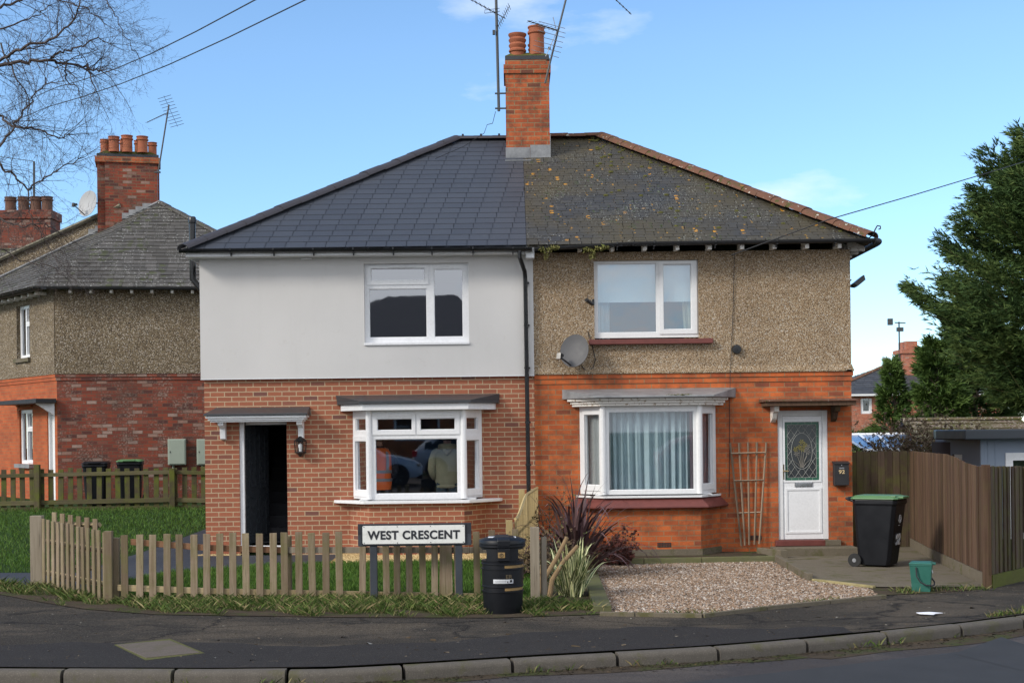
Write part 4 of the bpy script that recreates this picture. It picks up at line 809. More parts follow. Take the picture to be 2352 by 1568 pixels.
# mast left of chimney
x1,z0_=at(1143,248,Yc); z1_=10.7
ax=x1
A=thing('tv_aerial','tall dark aerial mast bracketed to the left side of the chimney','aerial',(x1,Yc+.25,z0_))
mb=MB(); mb.tube([(x1+.02,Yc+.25,z0_),(x1-.02,Yc+.25,z1_+.6)],.028,10); mb.build('mast',m_pole,A,smooth=True)
for z in (z0_+.05,z0_+.33): mb=MB(); mb.box(x1-.05,ch0[0]+.01,Yc+.22,Yc+.26,z-.012,z+.012); mb.build('bracket',m_pole,A)
q=at(1140,22,Yc); mb=MB(); o=Vector((q[0],Yc+.25,q[1])); dv=Vector((-.83,.1,.5)); yagi(mb,o,dv,1.1,11,.16); mb.tube([o,o-dv*.2],.009,5); grid_refl(mb,o-dv*.15,dv,.25,.2,5)
mb.tube([o+Vector((-.22,-.03,0)),o+Vector((-.22,-.03,.06)),o+Vector((.06,-.03,.09)),o+Vector((.06,-.03,.03)),o+Vector((-.22,-.03,0))],.005,4); mb.box(ax-.08,ax-.03,Yc+.2,Yc+.26,at(0,80,Yc)[1]-.04,at(0,80,Yc)[1]+.04); mb.build('antenna',m_pole,A)
mb=MB(); e0=at(1138,250,Yc); e1=at(1112,303,27.2); mb.tube([(e0[0],Yc+.2,e0[1]),(e0[0]-.06,Yc+.3,e0[1]-.2),(e1[0]+.06,Yc+.7,e1[1]+.12),(e1[0],27.2,e1[1]-.02)]+[(at(x,y,Y)[0],Y-.02,at(x,y,Y)[1]+.03) for x,y,Y in ((1065,340,26.9),(1000,368,26.5))],.006,4); mb.build('cable',m_black_m,A)
# leaning mast right
p0=at(1258,165,Yc); p1=at(1302,-10,Yc); d_=Vector((p1[0]-p0[0],0,p1[1]-p0[1])); B_=thing('tv_aerial','leaning aerial mast with silver grid on the right side of the chimney','aerial',(p0[0],Yc,p0[1]))
b0=Vector((p0[0],Yc,p0[1])); mb=MB(); mb.tube([b0-d_*.15,b0+d_*1.9],.018,8); mb.build('mast',m_pole,B_,smooth=True)
mb=MB(); mb.box(ch0[1]-.05,b0.x+.04,Yc-.0,Yc+.1,8.96,8.99); mb.box(ch0[1]-.02,b0.x+.06,Yc-.02,Yc+.08,9.16,9.19); mb.build('bracket',m_pole,B_)
m=b0+d_*.52; mb=MB(); 
# silver grid: bars seen 720..948 (crop) about .6 m wide
ga=Vector((*(lambda t:(t[0],Yc-.12,t[1]))(at(1270,42,Yc)),)); gb=Vector((*(lambda t:(t[0],Yc-.12,t[1]))(at(1253,132,Yc)),))
for (l,r) in (((1237,53),(1298,66)),((1236,63),(1299,77)),((1235,74),(1297,87)),((1248,90),(1293,98)),((1228,97),(1291,110)),((1225,108),(1288,121)),((1220,118),(1284,133))):
    a=at(*l,Yc); b=at(*r,Yc); mb.tube([(a[0],Yc-.12,a[1]),(b[0],Yc-.02,b[1])],.006,5)
mb.tube([(ga.x,Yc-.08,ga.z),(m.x-.02,Yc-.03,m.z),(gb.x,Yc-.08,gb.z)],.007,5); mb.build('reflector_grid',m_steel,B_)
mb=MB(); t_=at(1232,83,Yc); yagi(mb,(m.x,Yc-.05,m.z+.02),Vector((t_[0]-m.x,-.35,.03)),.75,8,.11); mb.build('antenna',m_pole,B_)
mb=MB(); a=at(1360,-3,Yc); b=at(1450,33,Yc); o=Vector((a[0],Yc,a[1])); dd_=Vector((b[0]-a[0],0,b[1]-a[1])); o=b0+d_*1.45; dd2=Vector((b[0],Yc,b[1]))-o; yagi(mb,o,dd2,dd2.length,17,.06); mb.tube([o,o-dd2*.35],.009,5); grid_refl(mb,o-dd2*.3,dd2,.22,.2,4); mb.build('antenna',m_pole,B_)
# satellite dish helper
def dish(name,label,c,face,r,mat,arm,parentY,ry=1.12):
    D=thing(name,label,'satellite dish',c); f=Vector(face).normalized(); s=f.cross(Vector((0,0,1))).normalized(); u=s.cross(f)
    M=Matrix(((s.x,f.x,u.x,c[0]),(s.y,f.y,u.y,c[1]),(s.z,f.z,u.z,c[2]),(0,0,0,1)))
    vs=[(0,-.09*r*2,0)];fs=[];N=28;Rn=6
    for j in range(1,Rn+1):
        q=j/Rn
        for k in range(N): t=2*math.pi*k/N; vs.append((r*q*math.cos(t),-.18*r*(1-q*q),r*ry*q*math.sin(t)))
    for k in range(N): fs.append((0,1+k,1+(k+1)%N))
    for j in range(Rn-1):
        for k in range(N): a=1+j*N; fs.append((a+k,a+N+k,a+N+(k+1)%N,a+(k+1)%N))
    mb=MB(M); mb.add(vs,fs); n0=len(vs); mb.add([(x,y-.012,z) for x,y,z in vs],[tuple(q)[::-1] for q in fs]); a=1+(Rn-1)*N
    mb.f+= [[a+k,a+(k+1)%N,n0+a+(k+1)%N,n0+a+k] for k in range(N)]; mb.mi+=[0]*N; mb.c+=[(1,1,1)]*N
    mb.build('dish',mat,D,smooth=True)
    mb=MB(M); mb.tube([(arm[0]*.25,0,-r*1.0),(arm[0],arm[1],arm[2])],.014,6); mb.build('arm',m_black_m,D)
    mb=MB(M); mb.tube([(arm[0],arm[1]+.03,arm[2]+.01),(arm[0]-.0,arm[1]-.08,arm[2]+.05)],.035,10); mb.box(arm[0]-.035,arm[0]+.035,arm[1]-.0,arm[1]+.06,arm[2]-.05,arm[2]+.05); mb.build('receiver',m_black,D)
    return D,M
m_dishg=plain('dish_grey',(.085,.085,.09),.55,.15,9); c=at(1319,804,FY-.3)
D,M=dish('satellite_dish','dark grey satellite dish on pebbledash left of the upper window','x' and (c[0],FY-.28,c[1]),(-.45,-1,.28),.25,m_dishg,(.15,.22,-.17),FY)
mb=MB(); mb.tube([(c[0],FY-.2,c[1]),(c[0]+.03,FY-.02,c[1]-.06)],.02,6); mb.box(c[0]-.02,c[0]+.08,FY-.035,FY-.021,c[1]-.14,c[1]+.04); mb.build('wall_bracket',m_black_m,D)
def px(x,y,Y): a=at(x,y,Y); return (a[0],Y,a[1])
mb=MB(); mb.tube([px(1335,835,FY-.1),px(1340,845,FY-.04),px(1350,851,FY-.03),px(1362,843,FY-.03),px(1368,825,FY-.03),px(1362,800,FY-.03),px(1350,760,FY-.03)],.007,5); mb.build('cable',m_black_m,D)
# alarm / vent disc
c=px(1692,801,FY-.05); V=thing('wall_vent','small round black vent cap on the pebbledash right of the upper window','vent',c)
mb=MB(frame(c,(1,0))@Matrix.Rotation(R(90),4,'X')); mb.lathe([(.075,-.05),(.08,0),(.07,.035),(.0,.04)],n=20); mb.build('cap',m_black,V,smooth=True)
mb=MB(frame(c,(1,0))); 
for i in range(3): mb.box(-.035+i*.028,-.02+i*.028,-.045,-.036,.0,.035)
mb.build('slots',m_black_m,V)
# camera
c=px(1362,692,FY-.05); V=thing('security_camera','small black security camera beside the left edge of the upper window','camera',c)
mb=MB(); mb.box(c[0]-.015,c[0]+.025,FY-.03,FY+.044,c[1] if False else c[2]-.055,c[2]+.045); mb.build('mount',m_black,V,bevel=.004)
mb=MB(); mb.tube([(c[0]-.02,FY-.08,c[2]-.04),(c[0]-.12,FY-.2,c[2]+.02)],.032,12); mb.tube([(c[0],FY-.03,c[2]-.02),(c[0]-.04,FY-.1,c[2]-.02)],.012,6); mb.build('camera_body',m_black,V,smooth=True)
mb=MB(); mb.tube([(c[0]-.09,FY-.1,c[2]+.02),(c[0]-.09,FY-.1,c[2]+.1)],.005,5); mb.build('antenna',m_black,V)
# floodlight
c=px(1952,650,FY+.3); V=thing('floodlight','black floodlight fixed to the right side wall of the pebbledashed house','floodlight',c)
mb=MB(); mb.box(XR,XR+.05,FY+.26,FY+.34,c[2]-.05,c[2]+.05); mb.tube([(XR+.03,FY+.3,c[2]-.02),(XR+.1,FY+.28,c[2]-.06),(XR+.17,FY+.26,c[2]-.05)],.018,8); mb.tube([(XR+.03,FY+.3,c[2]+.02),(XR+.09,FY+.28,c[2]+.06)],.012,8); mb.build('bracket',m_black,V)
M=Matrix.Translation((XR+.20,FY+.24,c[2]+.01))@Matrix.Rotation(R(-38),4,'Y')@Matrix.Rotation(R(10),4,'Z'); mb=MB(M); mb.prism([(-.09,-.035),(.09,-.035),(.125,.045),(-.125,.045)],'y',-.09,.09); mb.build('lamp_head',m_black,V,bevel=.006); mb=MB(M); mb.box(-.11,.11,-.085,.085,.046,.05); mb.build('lens',m_cglass,V)
# wall cable
mb=MB(); mb.tube([px(1687,580,FY-.05),px(1684,700,FY-.035),px(1679,830,FY-.035)],.005,4); mb.tube([px(1679,830,FY-.035),px(1677,848,FY-.06),px(1677,884,FY-.06)],.005,4); mb.tube([px(1677,884,FY-.06),px(1676,920,FY-.02),px(1676,1000,FY-.015),px(1675,1140,FY-.015)],.005,4)
tag(mb.build('wall_cable',m_black_m,loc=px(1676,1140,FY-.01)),'thin black cable running down the wall between bay and trellis','cable')
mb=MB(); pts=[Vector(px(1680,585,23.1)),Vector(px(1905,503,22.6)),Vector(px(2100,447,23.5)),Vector(px(2290,390,25)),Vector(px(2420,350,27))]; mb.tube(pts,.009,5)
tag(mb.build('telephone_line',m_black_m,loc=tuple(pts[0])),'single overhead line from right house eaves toward the big conifer','overhead line')
for i,(a,b,lab) in enumerate((((585,0),(130,200),'upper of two overhead lines crossing the bare birch'),((700,0),(110,245),'lower of two overhead lines crossing the bare birch'))):
    P=Vector(px(a[0]+170,a[1]-62,14)); Q=Vector(px(-200,345 if i==0 else 390,34)); mid=[]
    A1=Vector(px(*a,16)); B1=Vector(px(*b,27)); dirv=(B1-A1); pts=[A1-dirv*.6+Vector((0,0,.0))]+[A1+dirv*t+Vector((0,0,-.12*math.sin(math.pi*t))) for t in (0,.2,.4,.6,.8,1)]+[A1+dirv*1.5]
    mb=MB(); mb.tube(pts,.008,5); tag(mb.build('overhead_line',m_black_m,loc=tuple(A1)),lab,'overhead line',None)
# wall lantern
c=px(690,1025,FY-.09); V=thing('wall_lantern','black wall lantern with glass panes right of the open front door','lantern',c)
mb=MB(); mb.lathe([(.0,-.115),(.02,-.11),(.03,-.095),(.06,-.075),(.075,-.065),(.07,-.055)],c,6); mb.lathe([(.075,.06),(.078,.07),(.06,.085),(.03,.11),(.02,.12),(.0,.125)],c,6); mb.build('lantern_cap',m_black,V)
mb=MB(); 
for k in range(6): t=2*math.pi*k/6; mb.tube([(c[0]+.064*math.cos(t),c[1]+.064*math.sin(t),c[2]-.056),(c[0]+.072*math.cos(t),c[1]+.072*math.sin(t),c[2]+.062)],.006,5)
mb.build('cage',m_black,V); mb=MB(); mb.lathe([(.06,-.055),(.068,.06)],c,6); mb.build('glass',m_glass,V); mb=MB(); mb.lathe([(.018,-.05),(.018,-.02),(.026,.0),(.026,.025),(0,.045)],c,12); mb.build('bulb',m_upvc,V,smooth=True)
mb=MB(); mb.box(c[0]-.04,c[0]+.04,FY-.02,FY-.001,c[2]-.09,c[2]+.1); mb.tube([(c[0],FY-.02,c[2]+.09),(c[0],c[1],c[2]+.1)],.012,6); mb.build('back_plate',m_black,V); V.scale=(1.35,1.35,1.45)
# letter box 92
a=px(1914,1058,FY-.1); b=px(1951,1113,FY-.1); V=thing('letter_box','black wall letter box numbered 92 right of the white door','letter box',(5.44,FY,b[2]))
x0,x1,zb,zt=a[0]+.01,b[0]-.01,b[2],a[2]
bx('box',m_black_m,V,x0,x1,FY-.13,FY-.001,zb,zt-.03,bevel=.006); mb=MB(); mb.prism([(FY-.15,zt-.045),(FY-.15,zt-.03),(FY,zt),(FY,zt-.029),(FY-.13,zt-.029),(FY-.13,zt-.045)],'x',x0-.012,x1+.012); mb.build('lid',m_black_m,V)
bx('name_slot',m_steel,V,(x0+x1)/2-.04,(x0+x1)/2+.04,FY-.134,FY-.1305,zt-.125,zt-.105)
text('number','92',.11,m_goldnum,V,Matrix.Translation(((x0+x1)/2,FY-.133,zt-.175)),width=.10,height=.065,offset=.002)
mb=MB(frame(((x0+x1)/2,FY-.131,zt-.07),(1,0))@Matrix.Rotation(R(90),4,'X')); mb.lathe([(.011,0),(.009,.006),(0,.007)],n=12); mb.build('lock',m_chrome,V)
# trellis
V=thing('trellis','fan shaped wooden trellis leaning on brick between bay and door','trellis',px(1718,1252,FY-.05))
tops=[(1677,1016),(1697,1016),(1718,1014),(1739,1014),(1760,1015)]; bots=[(1703,1252),(1711,1251),(1721,1250),(1733,1249),(1744,1248)]
for t_,b_ in zip(tops,bots): mb=MB(); a=Vector(px(*t_,FY-.03)); b=Vector(px(*b_,FY-.10)); mb.tube([a,b],.0165,4); mb.build('slat',m_trell,V)
for (l,r) in (((1679,1040),(1757,1038)),((1685,1103),(1752,1101)),((1694,1177),(1748,1175))): mb=MB(); a=Vector(px(*l,FY-.075)); b=Vector(px(*r,FY-.075)); mb.tube([a,b],.014,4); mb.build('cross_rail',m_trell,V)
# ================================================================ fences
def picket(parent,x,y,z,h,w_,d,ang,mat,cut=0,lean=0):
    M=frame((x,y,z),(math.cos(ang),math.sin(ang)))@Matrix.Rotation(lean,4,'Y'); mb=MB(M); mb.add([(-w_/2,-d/2,0),(w_/2,-d/2,0),(w_/2,d/2,0),(-w_/2,d/2,0),(-w_/2,-d/2,h),(w_/2,-d/2,h+cut),(w_/2,d/2,h+cut),(-w_/2,d/2,h)],[(0,3,2,1),(4,5,6,7),(0,1,5,4),(1,2,6,5),(2,3,7,6),(3,0,4,7)])
    return mb.build('picket',mat,parent,bevel=.003)
FY2=17.5
PF=thing('picket_fence','weathered picket fence round the front lawn behind the street name sign','fence',(-4.95,FY2,.0))
# front run: pickets by photo x
xsf=[287,321,351,384,414,446,475,505,535,566,597,628,654,687,718,749,780]
xf=[at(x,1300,FY2)[0] for x in xsf]
for i,x in enumerate(xf):
    pk=picket(PF,x,FY2-.02,gz(x,FY2)-.02,.865+random.uniform(-.012,.012),.086,.022,random.uniform(-.03,.03),m_wood,random.uniform(-.006,.006),random.uniform(-.012,.012))
for px_ in (832,856,888,912,940,972,998,1016,1032,1052,1096,1128,1182):
    x=at(px_,1300,FY2)[0]; picket(PF,x,FY2-.02+random.uniform(-.004,.004),gz(x,FY2)-.02,(.80 if px_<1090 else .86)+random.uniform(-.02,.02),.08,.022,random.uniform(-.04,.04),m_wood,0,random.uniform(-.02,.02))
px4=[at(p,1300,FY2)[0] for p in (655,1108)]
for x in (at(262,1300,FY2)[0],px4[0]+.02): mb=MB(); mb.box(x-.045,x+.045,FY2+.045,FY2+.13,gz(x,FY2)-.1,gz(x,FY2)+.80); mb.build('post',m_wood,PF,bevel=.004)
mb=MB(); xc=at(252,1300,FY2)[0]; mb.box(xc-.06,xc+.04,FY2-.05,FY2+.04,0,.9); mb.build('post',m_wood,PF,bevel=.006)
def rail(parent,x0,z0,x1,z1,y,mat,t=.04,h=.09,y1=None):
    y1=y if y1 is None else y1; mb=MB(); mb.add([(x0,y,z0-h/2),(x1,y1,z1-h/2),(x1,y1+t,z1-h/2),(x0,y+t,z0-h/2),(x0,y,z0+h/2),(x1,y1,z1+h/2),(x1,y1+t,z1+h/2),(x0,y+t,z0+h/2)],[(0,3,2,1),(4,5,6,7),(0,1,5,4),(1,2,6,5),(2,3,7,6),(3,0,4,7)]); return mb.build('rail',mat,parent,bevel=.003)
ry=lambda px_,py_:at(px_,py_,FY2)
a=ry(300,1243);b=ry(480,1257);c=ry(650,1262);d=ry(1180,1262)
rail(PF,a[0],a[1],b[0],b[1],FY2-.006,m_woodr,.03,.075); rail(PF,b[0]+.005,b[1],c[0],c[1],FY2-.006,m_woodr,.03,.075); rail(PF,c[0]+.005,c[1],d[0],d[1],FY2-.006,m_woodgrey,.03,.075)
a=ry(270,1348);b=ry(480,1356);d=ry(1180,1364); rail(PF,a[0],a[1],b[0],b[1],FY2-.006,m_woodr2,.03,.075); rail(PF,b[0]+.005,b[1],d[0],d[1]-.03,FY2-.006,m_woodr2,.03,.07)
# side run
Sx0,Sy0,Sx1,Sy1=-5.02,17.6,-6.38,19.2; ang=math.atan2(Sy1-Sy0,Sx1-Sx0)
for i in range(13):
    t=(i+.6)/13.2; x=Sx0+(Sx1-Sx0)*t; y=Sy0+(Sy1-Sy0)*t; picket(PF,x,y,gz(x,y)-.04,.90+.08*t+random.uniform(-.012,.012),.084,.022,ang,m_wood,0,random.uniform(-.012,.012))
nx,ny=-math.sin(ang),math.cos(ang); nx,ny=(-nx,-ny) if nx<0 else (nx,ny)
for h in (.2,.62): 
    mb=MB(); za=gz(Sx0,Sy0)+h; zb=gz(Sx1,Sy1)+h; ox,oy=nx*.06,ny*.06
    mb.tube([(Sx0+ox,Sy0+oy,za),(Sx1+ox,Sy1+oy,zb)],.036,4); mb.build('rail',m_woodr2,PF)
mb=MB(); mb.box(Sx1-.14,Sx1+.02,Sy1-.02,Sy1+.09,0,gz(Sx1,Sy1)+.97); mb.build('post',m_woodgrey,PF,bevel=.006)
# return run to timber fence beside litter bin
for (x,y,h) in ((.27,19.2,.86),(.37,19.25,.98)): pass
mb=MB(); a=at(1208,1390,18.9); mb.box(.20,.31,16.9,17.0,0,.92); mb.build('post',m_woodgrey,PF,bevel=.005)
picket(PF,.36,17.0,.0,.80,.09,.025,.9,m_woodgrey)
# gate opened inwards
G=thing('picket_gate','small picket gate standing open behind the corner of the picket fence','gate',(-6.3,19.35,.03))
gA=Vector((-6.3,19.4,0)); gB=Vector((-5.55,19.0,0)); an=math.atan2(gB.y-gA.y,gB.x-gA.x)
for i in range(6): p=gA.lerp(gB,(i+.4)/5.7); picket(G,p.x,p.y,.08,.96-.015*i,.08,.02,an,m_wood)
for h in (.3,.88): mb=MB(); mb.tube([gA+Vector((.02,.04,h)),gB+Vector((.02,.04,h-.0))],.035,4); mb.build('rail',m_woodr2,G)
# mossy back fence
MF=thing('picket_fence','mossy green picket fence on the far side of the side lawn','fence',(-9,32,.46)); Y=32.0
for (xp,h) in ((87,1.0),(397,.88)): x=at(xp,1100,Y)[0]; mb=MB(); mb.box(x-.06,x+.06,Y-.1,Y+.02,.2,gz(x,Y)+h); mb.build('post',m_woodmoss,MF,bevel=.005)
x=at(-60,1100,Y)[0]; xe=at(500,1100,Y)[0]
while x<xe: picket(MF,x,Y+.06+random.uniform(-.01,.01),gz(x,Y)-.0,.90+random.uniform(-.02,.02),.115,.022,random.uniform(-.03,.03),m_woodmoss,0,random.uniform(-.015,.015)); x+=.215
a=at(-60,1094,Y);b=at(87,1090,Y);c=at(397,1083,Y);d=at(500,1086,Y)
for (p,q) in ((a,b),(b,c),(c,d)): rail(MF,p[0],p[1],q[0],q[1],Y,m_woodmoss_r,.045,.085); rail(MF,p[0],p[1]-.62,q[0],q[1]-.62,Y,m_woodmoss_r,.045,.10)
bx('gravel_board',m_woodmoss_r,MF,at(-60,1100,Y)[0],xe,Y+.03,Y+.06,.3,.50)
# new timber divider with curved top
NF=thing('timber_fence','new pale timber divider with swept top between the two front gardens','fence',(.2,21.6,.0)); nfx=lambda y:.40-.38*(23.5-y)/3.8
y=19.7; i=0
fh=lambda y:(lambda t:.80+.24*(0 if t>.95 else (1 if t<.5 else (lambda q:3*q*q-2*q**3)((.95-t)/.45)))-.0)((23.5-y)/3.8)
while y<23.5:
    h=fh(y)
    z=gz(.3,y); mb=MB(); mb.box(nfx(y),nfx(y)+.022,y,y+.085,z,z+h); mb.build('board',m_woodnew,NF,bevel=.002); y+=.105
for yy,h in ((19.62,.80),(21.5,1.12)): mb=MB(); mb.box(nfx(yy)-.11,nfx(yy)-.02,yy,yy+.09,gz(.3,yy)-.1,gz(.3,yy)+h); mb.build('post',m_woodnew,NF,bevel=.004)
pts=[(.45,yy,gz(.3,yy)+fh(yy)+.01) for yy in np.arange(19.7,23.51,.15)]
for s in (0,): 
    mb=MB(); mb.tube([(nfx(b)+.011,b,c) for a,b,c in pts],.024,4); mb.build('top_rail',m_woodnew,NF)
for h in (.2,.65): mb=MB(); mb.tube([(nfx(19.7)-.03,19.7,h),(nfx(23.5)-.03,23.5,gz(.3,23.5)+h)],.025,4); mb.build('rail',m_woodnew,NF)
# brown fences right
def board_fence(name,label,A,B,zt,wd,mat,gb=None,base=None,jit=.006,th=.018,over=0,post=None):
    A=Vector((*A,0));B=Vector((*B,0));d=B-A;L=d.length;d.normalize();an=math.atan2(d.y,d.x)
    T=thing(name,label,'fence',(A.x,A.y,base(A.x,A.y) if base else gz(A.x,A.y))); x=0; n=0
    while x<L:
        w_=wd*random.uniform(.92,1.06); p=A+d*(x+w_/2); zb=(base(p.x,p.y) if base else gz(p.x,p.y)); h=zt(x/L)+random.uniform(-jit,jit)
        M=frame((p.x,p.y,0),(d.x,d.y)); mb=MB(M); o=random.uniform(-.006,.006)+(.012 if n%2 and over else 0); lo=zb+(.17 if gb else .02)
        mb.box(-w_/2+.002,w_/2-.002,-th/2+o,th/2+o,lo,h); mb.build('board',mat,T,bevel=.002); x+=w_; n+=1
    if gb:
        M=frame((A.x,A.y,0),(d.x,d.y)); mb=MB(M); N=max(1,int(L/.5)); 
        for i in range(N):
            q0=A+d*(L*i/N);q1=A+d*(L*(i+1)/N); z0=(base or gz)(q0.x,q0.y);z1=(base or gz)(q1.x,q1.y)
            u0=L*i/N;u1=L*(i+1)/N; mb.add([(u0,-.02,z0-.1),(u1,-.02,z1-.1),(u1,.02,z1-.1),(u0,.02,z0-.1),(u0,-.02,z0+.165),(u1,-.02,z1+.165),(u1,.02,z1+.165),(u0,.02,z0+.165)],[(4,5,6,7),(0,1,5,4),(2,3,7,6)]+([(3,0,4,7)] if i==0 else [])+([(1,2,6,5)] if i==N-1 else []))
        mb.build('gravel_board',gb,T)
    return T
board_fence('board_gate','dark brown boarded gate panel between house corner and angled fence',(XR+.02,23.88),(6.66,23.92),lambda t:1.66,.125,m_woodbr_m)
board_fence('board_fence','brown close boarded fence angled from the gate toward the pavement',(6.68,23.88),(6.03,18.08),lambda t:1.66 if t<.5 else 1.66-.12*(lambda q:3*q*q-2*q**3)(min(1,(t-.5)/.4)),.115,m_woodbr,m_conc,jit=.004)
T=board_fence('board_fence','dark ribbed fence with green algae base along the pavement',(6.06,18.05),(10.5,23.4),lambda t:1.55-.05*min(1,t*4),.075,m_woodbr_m,m_green_bd,over=1,th=.02)
mb=MB(); mb.box(5.96,6.05,18.0,18.09,0,1.57); mb.build('post',m_woodbr,T,bevel=.004)
# ================================================================ street name sign
SY=17.2; V=thing('street_sign','black framed white street name sign reading WEST CRESCENT on two posts','street sign',(at(950,1370,SY)[0],SY,.0))
a=at(822,1202,SY);b=at(1083,1256,SY); TX=math.atan2(-.006,1)
bx('backboard',m_signbd,V,a[0],b[0],SY-.015,SY+.015,b[1]+.03,a[1]-.0,bevel=.006)
bx('top_board',m_signb,V,a[0],b[0],SY-.017,SY-.0155,(a[1]+b[1])/2+.02,a[1]-.002)
for xx in (860,1056): x=at(xx,1300,SY)[0]; bx('post',m_signbd,V,x-.05,x+.03,SY+.016,SY+.09,0,b[1]+.2,bevel=.006); bx('post_face',m_signbd,V,x-.052,x+.032,SY-.01,SY+.015,0,b[1]+.028,bevel=.004)
pa=at(833,1206,SY);pb=at(1068,1245,SY); cx=(pa[0]+pb[0])/2;cz=(pa[1]+pb[1])/2; pw=(pb[0]-pa[0]);ph=pa[1]-pb[1]
def rrect(w_,h,r,n=5): 
    o=[]
    for (sx,sz,t0) in ((1,1,0),(-1,1,90),(-1,-1,180),(1,-1,270)):
        for k in range(n+1): t=R(t0+90*k/n); o.append((sx*(w_/2-r)+r*math.cos(t),sz*(h/2-r)+r*math.sin(t)))
    return o
mb=MB(Matrix.Translation((cx,0,cz))); mb.prism(rrect(pw+.03,ph+.03,.02),'y',SY-.026,SY-.018); mb.build('plate_rim',m_signb,V)
mb=MB(Matrix.Translation((cx,0,cz))); mb.prism(rrect(pw,ph,.015),'y',SY-.032,SY-.0265); mb.build('name_plate',m_signw,V)
text('lettering','WEST CRESCENT',.13,m_signb,V,Matrix.Translation((cx,SY-.034,cz-.004)),width=pw*.905,height=ph*.49,offset=.0045,spacing=1.08)
mb=MB()
for fx_ in (-.485,-.16,.165,.485):
    for s in (1,-1): mb.tube([(cx+fx_*pw,SY-.036,cz+s*ph*.44),(cx+fx_*pw,SY-.033,cz+s*ph*.44)],.006,8)
mb.build('screws',m_black_m,V)
# ================================================================ litter bin
bc=(-.125,16.15,.0); V=thing('litter_bin','round black litter bin with worn gold bands beside the street sign','litter bin',bc)
n=48
def cyl(mb,prof,a0=0,a1=360,rin=None):
    vs=[];fs=[];k=max(2,int(n*(a1-a0)/360))
    for r,z in prof:
        for i in range(k+1): t=R(a0+(a1-a0)*i/k-90); vs.append((bc[0]+r*math.cos(t),bc[1]+r*math.sin(t),z))
    m=k+1
    for j in range(len(prof)-1):
        for i in range(k): fs.append((j*m+i,j*m+i+1,(j+1)*m+i+1,(j+1)*m+i))
    mb.add(vs,fs)
mb=MB(); cyl(mb,[(.245,0),(.25,.02),(.262,.28),(.264,.29),(.272,.295),(.272,.31),(.258,.315),(.258,.355),(.272,.36),(.272,.375),(.266,.38),(.27,.58),(.278,.585),(.278,.60),(.266,.605),(.266,.645),(.278,.65),(.278,.665),(.272,.67),(.275,.70),(.22,.70),(.21,.05)]); mb.build('body',m_binbody,V,smooth=True,weld=True)
mb=MB()
for (a0,a1) in ((-48,48),(132,228)): cyl(mb,[(.275,.70),(.275,.84),(.245,.84),(.245,.70)],a0,a1)
cyl(mb,[(.245,.84),(.275,.84),(.275,.865)]); mb.build('hood',m_binbody,V,smooth=True)
mb=MB(); cyl(mb,[(.24,.86),(.292,.865),(.302,.875),(.302,.90),(.296,.905),(.302,.912),(.302,.955),(.295,.965),(.2,.995),(.12,1.01),(.0,1.015)]); mb.build('lid',m_binbody,V,smooth=True,weld=True)
mb=MB(); 
M=Matrix.Translation(bc)@Matrix.Rotation(R(4),4,'Z'); s=MB(M); s.prism([(-.303,.865),(-.308,.90),(-.308,.955),(-.30,.975),(-.2,1.005),(.0,1.025),(.2,1.005),(.2,.98),(0,1.0),(-.2,.97)],'x',-.08,.08); s.build('lid_strap',m_binbody,V,bevel=.006)
mb=MB(M); mb.box(-.08,.08,-.296,-.27,.66+.04,.86); mb.build('panel',m_binbody,V,bevel=.01); bx('plaque',m_gold,V,bc[0]-.055,bc[0]+.035,bc[1]-.302,bc[1]-.297,.745,.815,bevel=.003)
mb=MB(); mb.tube([(bc[0]-.01+.022*math.cos(t),bc[1]-.304,.78+.022*math.sin(t)) for t in np.linspace(0,6.283,14)],.003,4); mb.tube([(bc[0]-.01,bc[1]-.304,.768),(bc[0]-.016,bc[1]-.304,.785),(bc[0]-.002,bc[1]-.304,.795)],.003,4); mb.build('emblem',m_black_m,V)
mb=MB(); cyl(mb,[(.2595,.318),(.2595,.352)],6,80); cyl(mb,[(.2675,.608),(.2675,.642)],6,80); mb.build('gold_bands',m_gold,V)
me=text('worn_lettering','ER',.07,m_gold_dim,V,Matrix.Translation((bc[0]+.085,bc[1]-.259,.50))@Matrix.Rotation(R(16),4,'Z'),width=.085,height=.05,offset=.001)
mb=MB(); vs=[]; 
for (u,z) in ((-28,.467),(26,.467),(24,.43),(20,.415),(-20,.415),(-26,.44)): t=R(u-90); vs.append((bc[0]+.272*math.cos(t),bc[1]+.272*math.sin(t),z))
cyl(mb,[(.2725,.415),(.2725,.467)],-26,30); mb.build('sticker',m_sticker,V)
mb=MB(); cyl(mb,[(.2738,.424),(.2738,.4265)],-22,8); cyl(mb,[(.2738,.436),(.2738,.4385)],-22,10); cyl(mb,[(.2738,.447),(.2738,.4495)],-22,10); cyl(mb,[(.2738,.428),(.2738,.46)],20,27); mb.build('sticker_print',m_black_m,V)
text('sticker_mark','x',.05,m_black_m,V,Matrix.Translation((bc[0]+.065,bc[1]-.271,.435))@Matrix.Rotation(R(13),4,'Z'),width=.02,height=.024,offset=.001)
mb=MB(M)
for (x,z) in ((-.14,.995),(.12,.99)): mb.add([(x-.05,-.15,z-.0),(x+.05,-.15,z),(x+.05,-.09,z+.012),(x-.05,-.09,z+.012)],[(0,1,2,3)])
mb.build('lid_sticker',m_sticker,V)
V.scale=(.875,.875,.875)
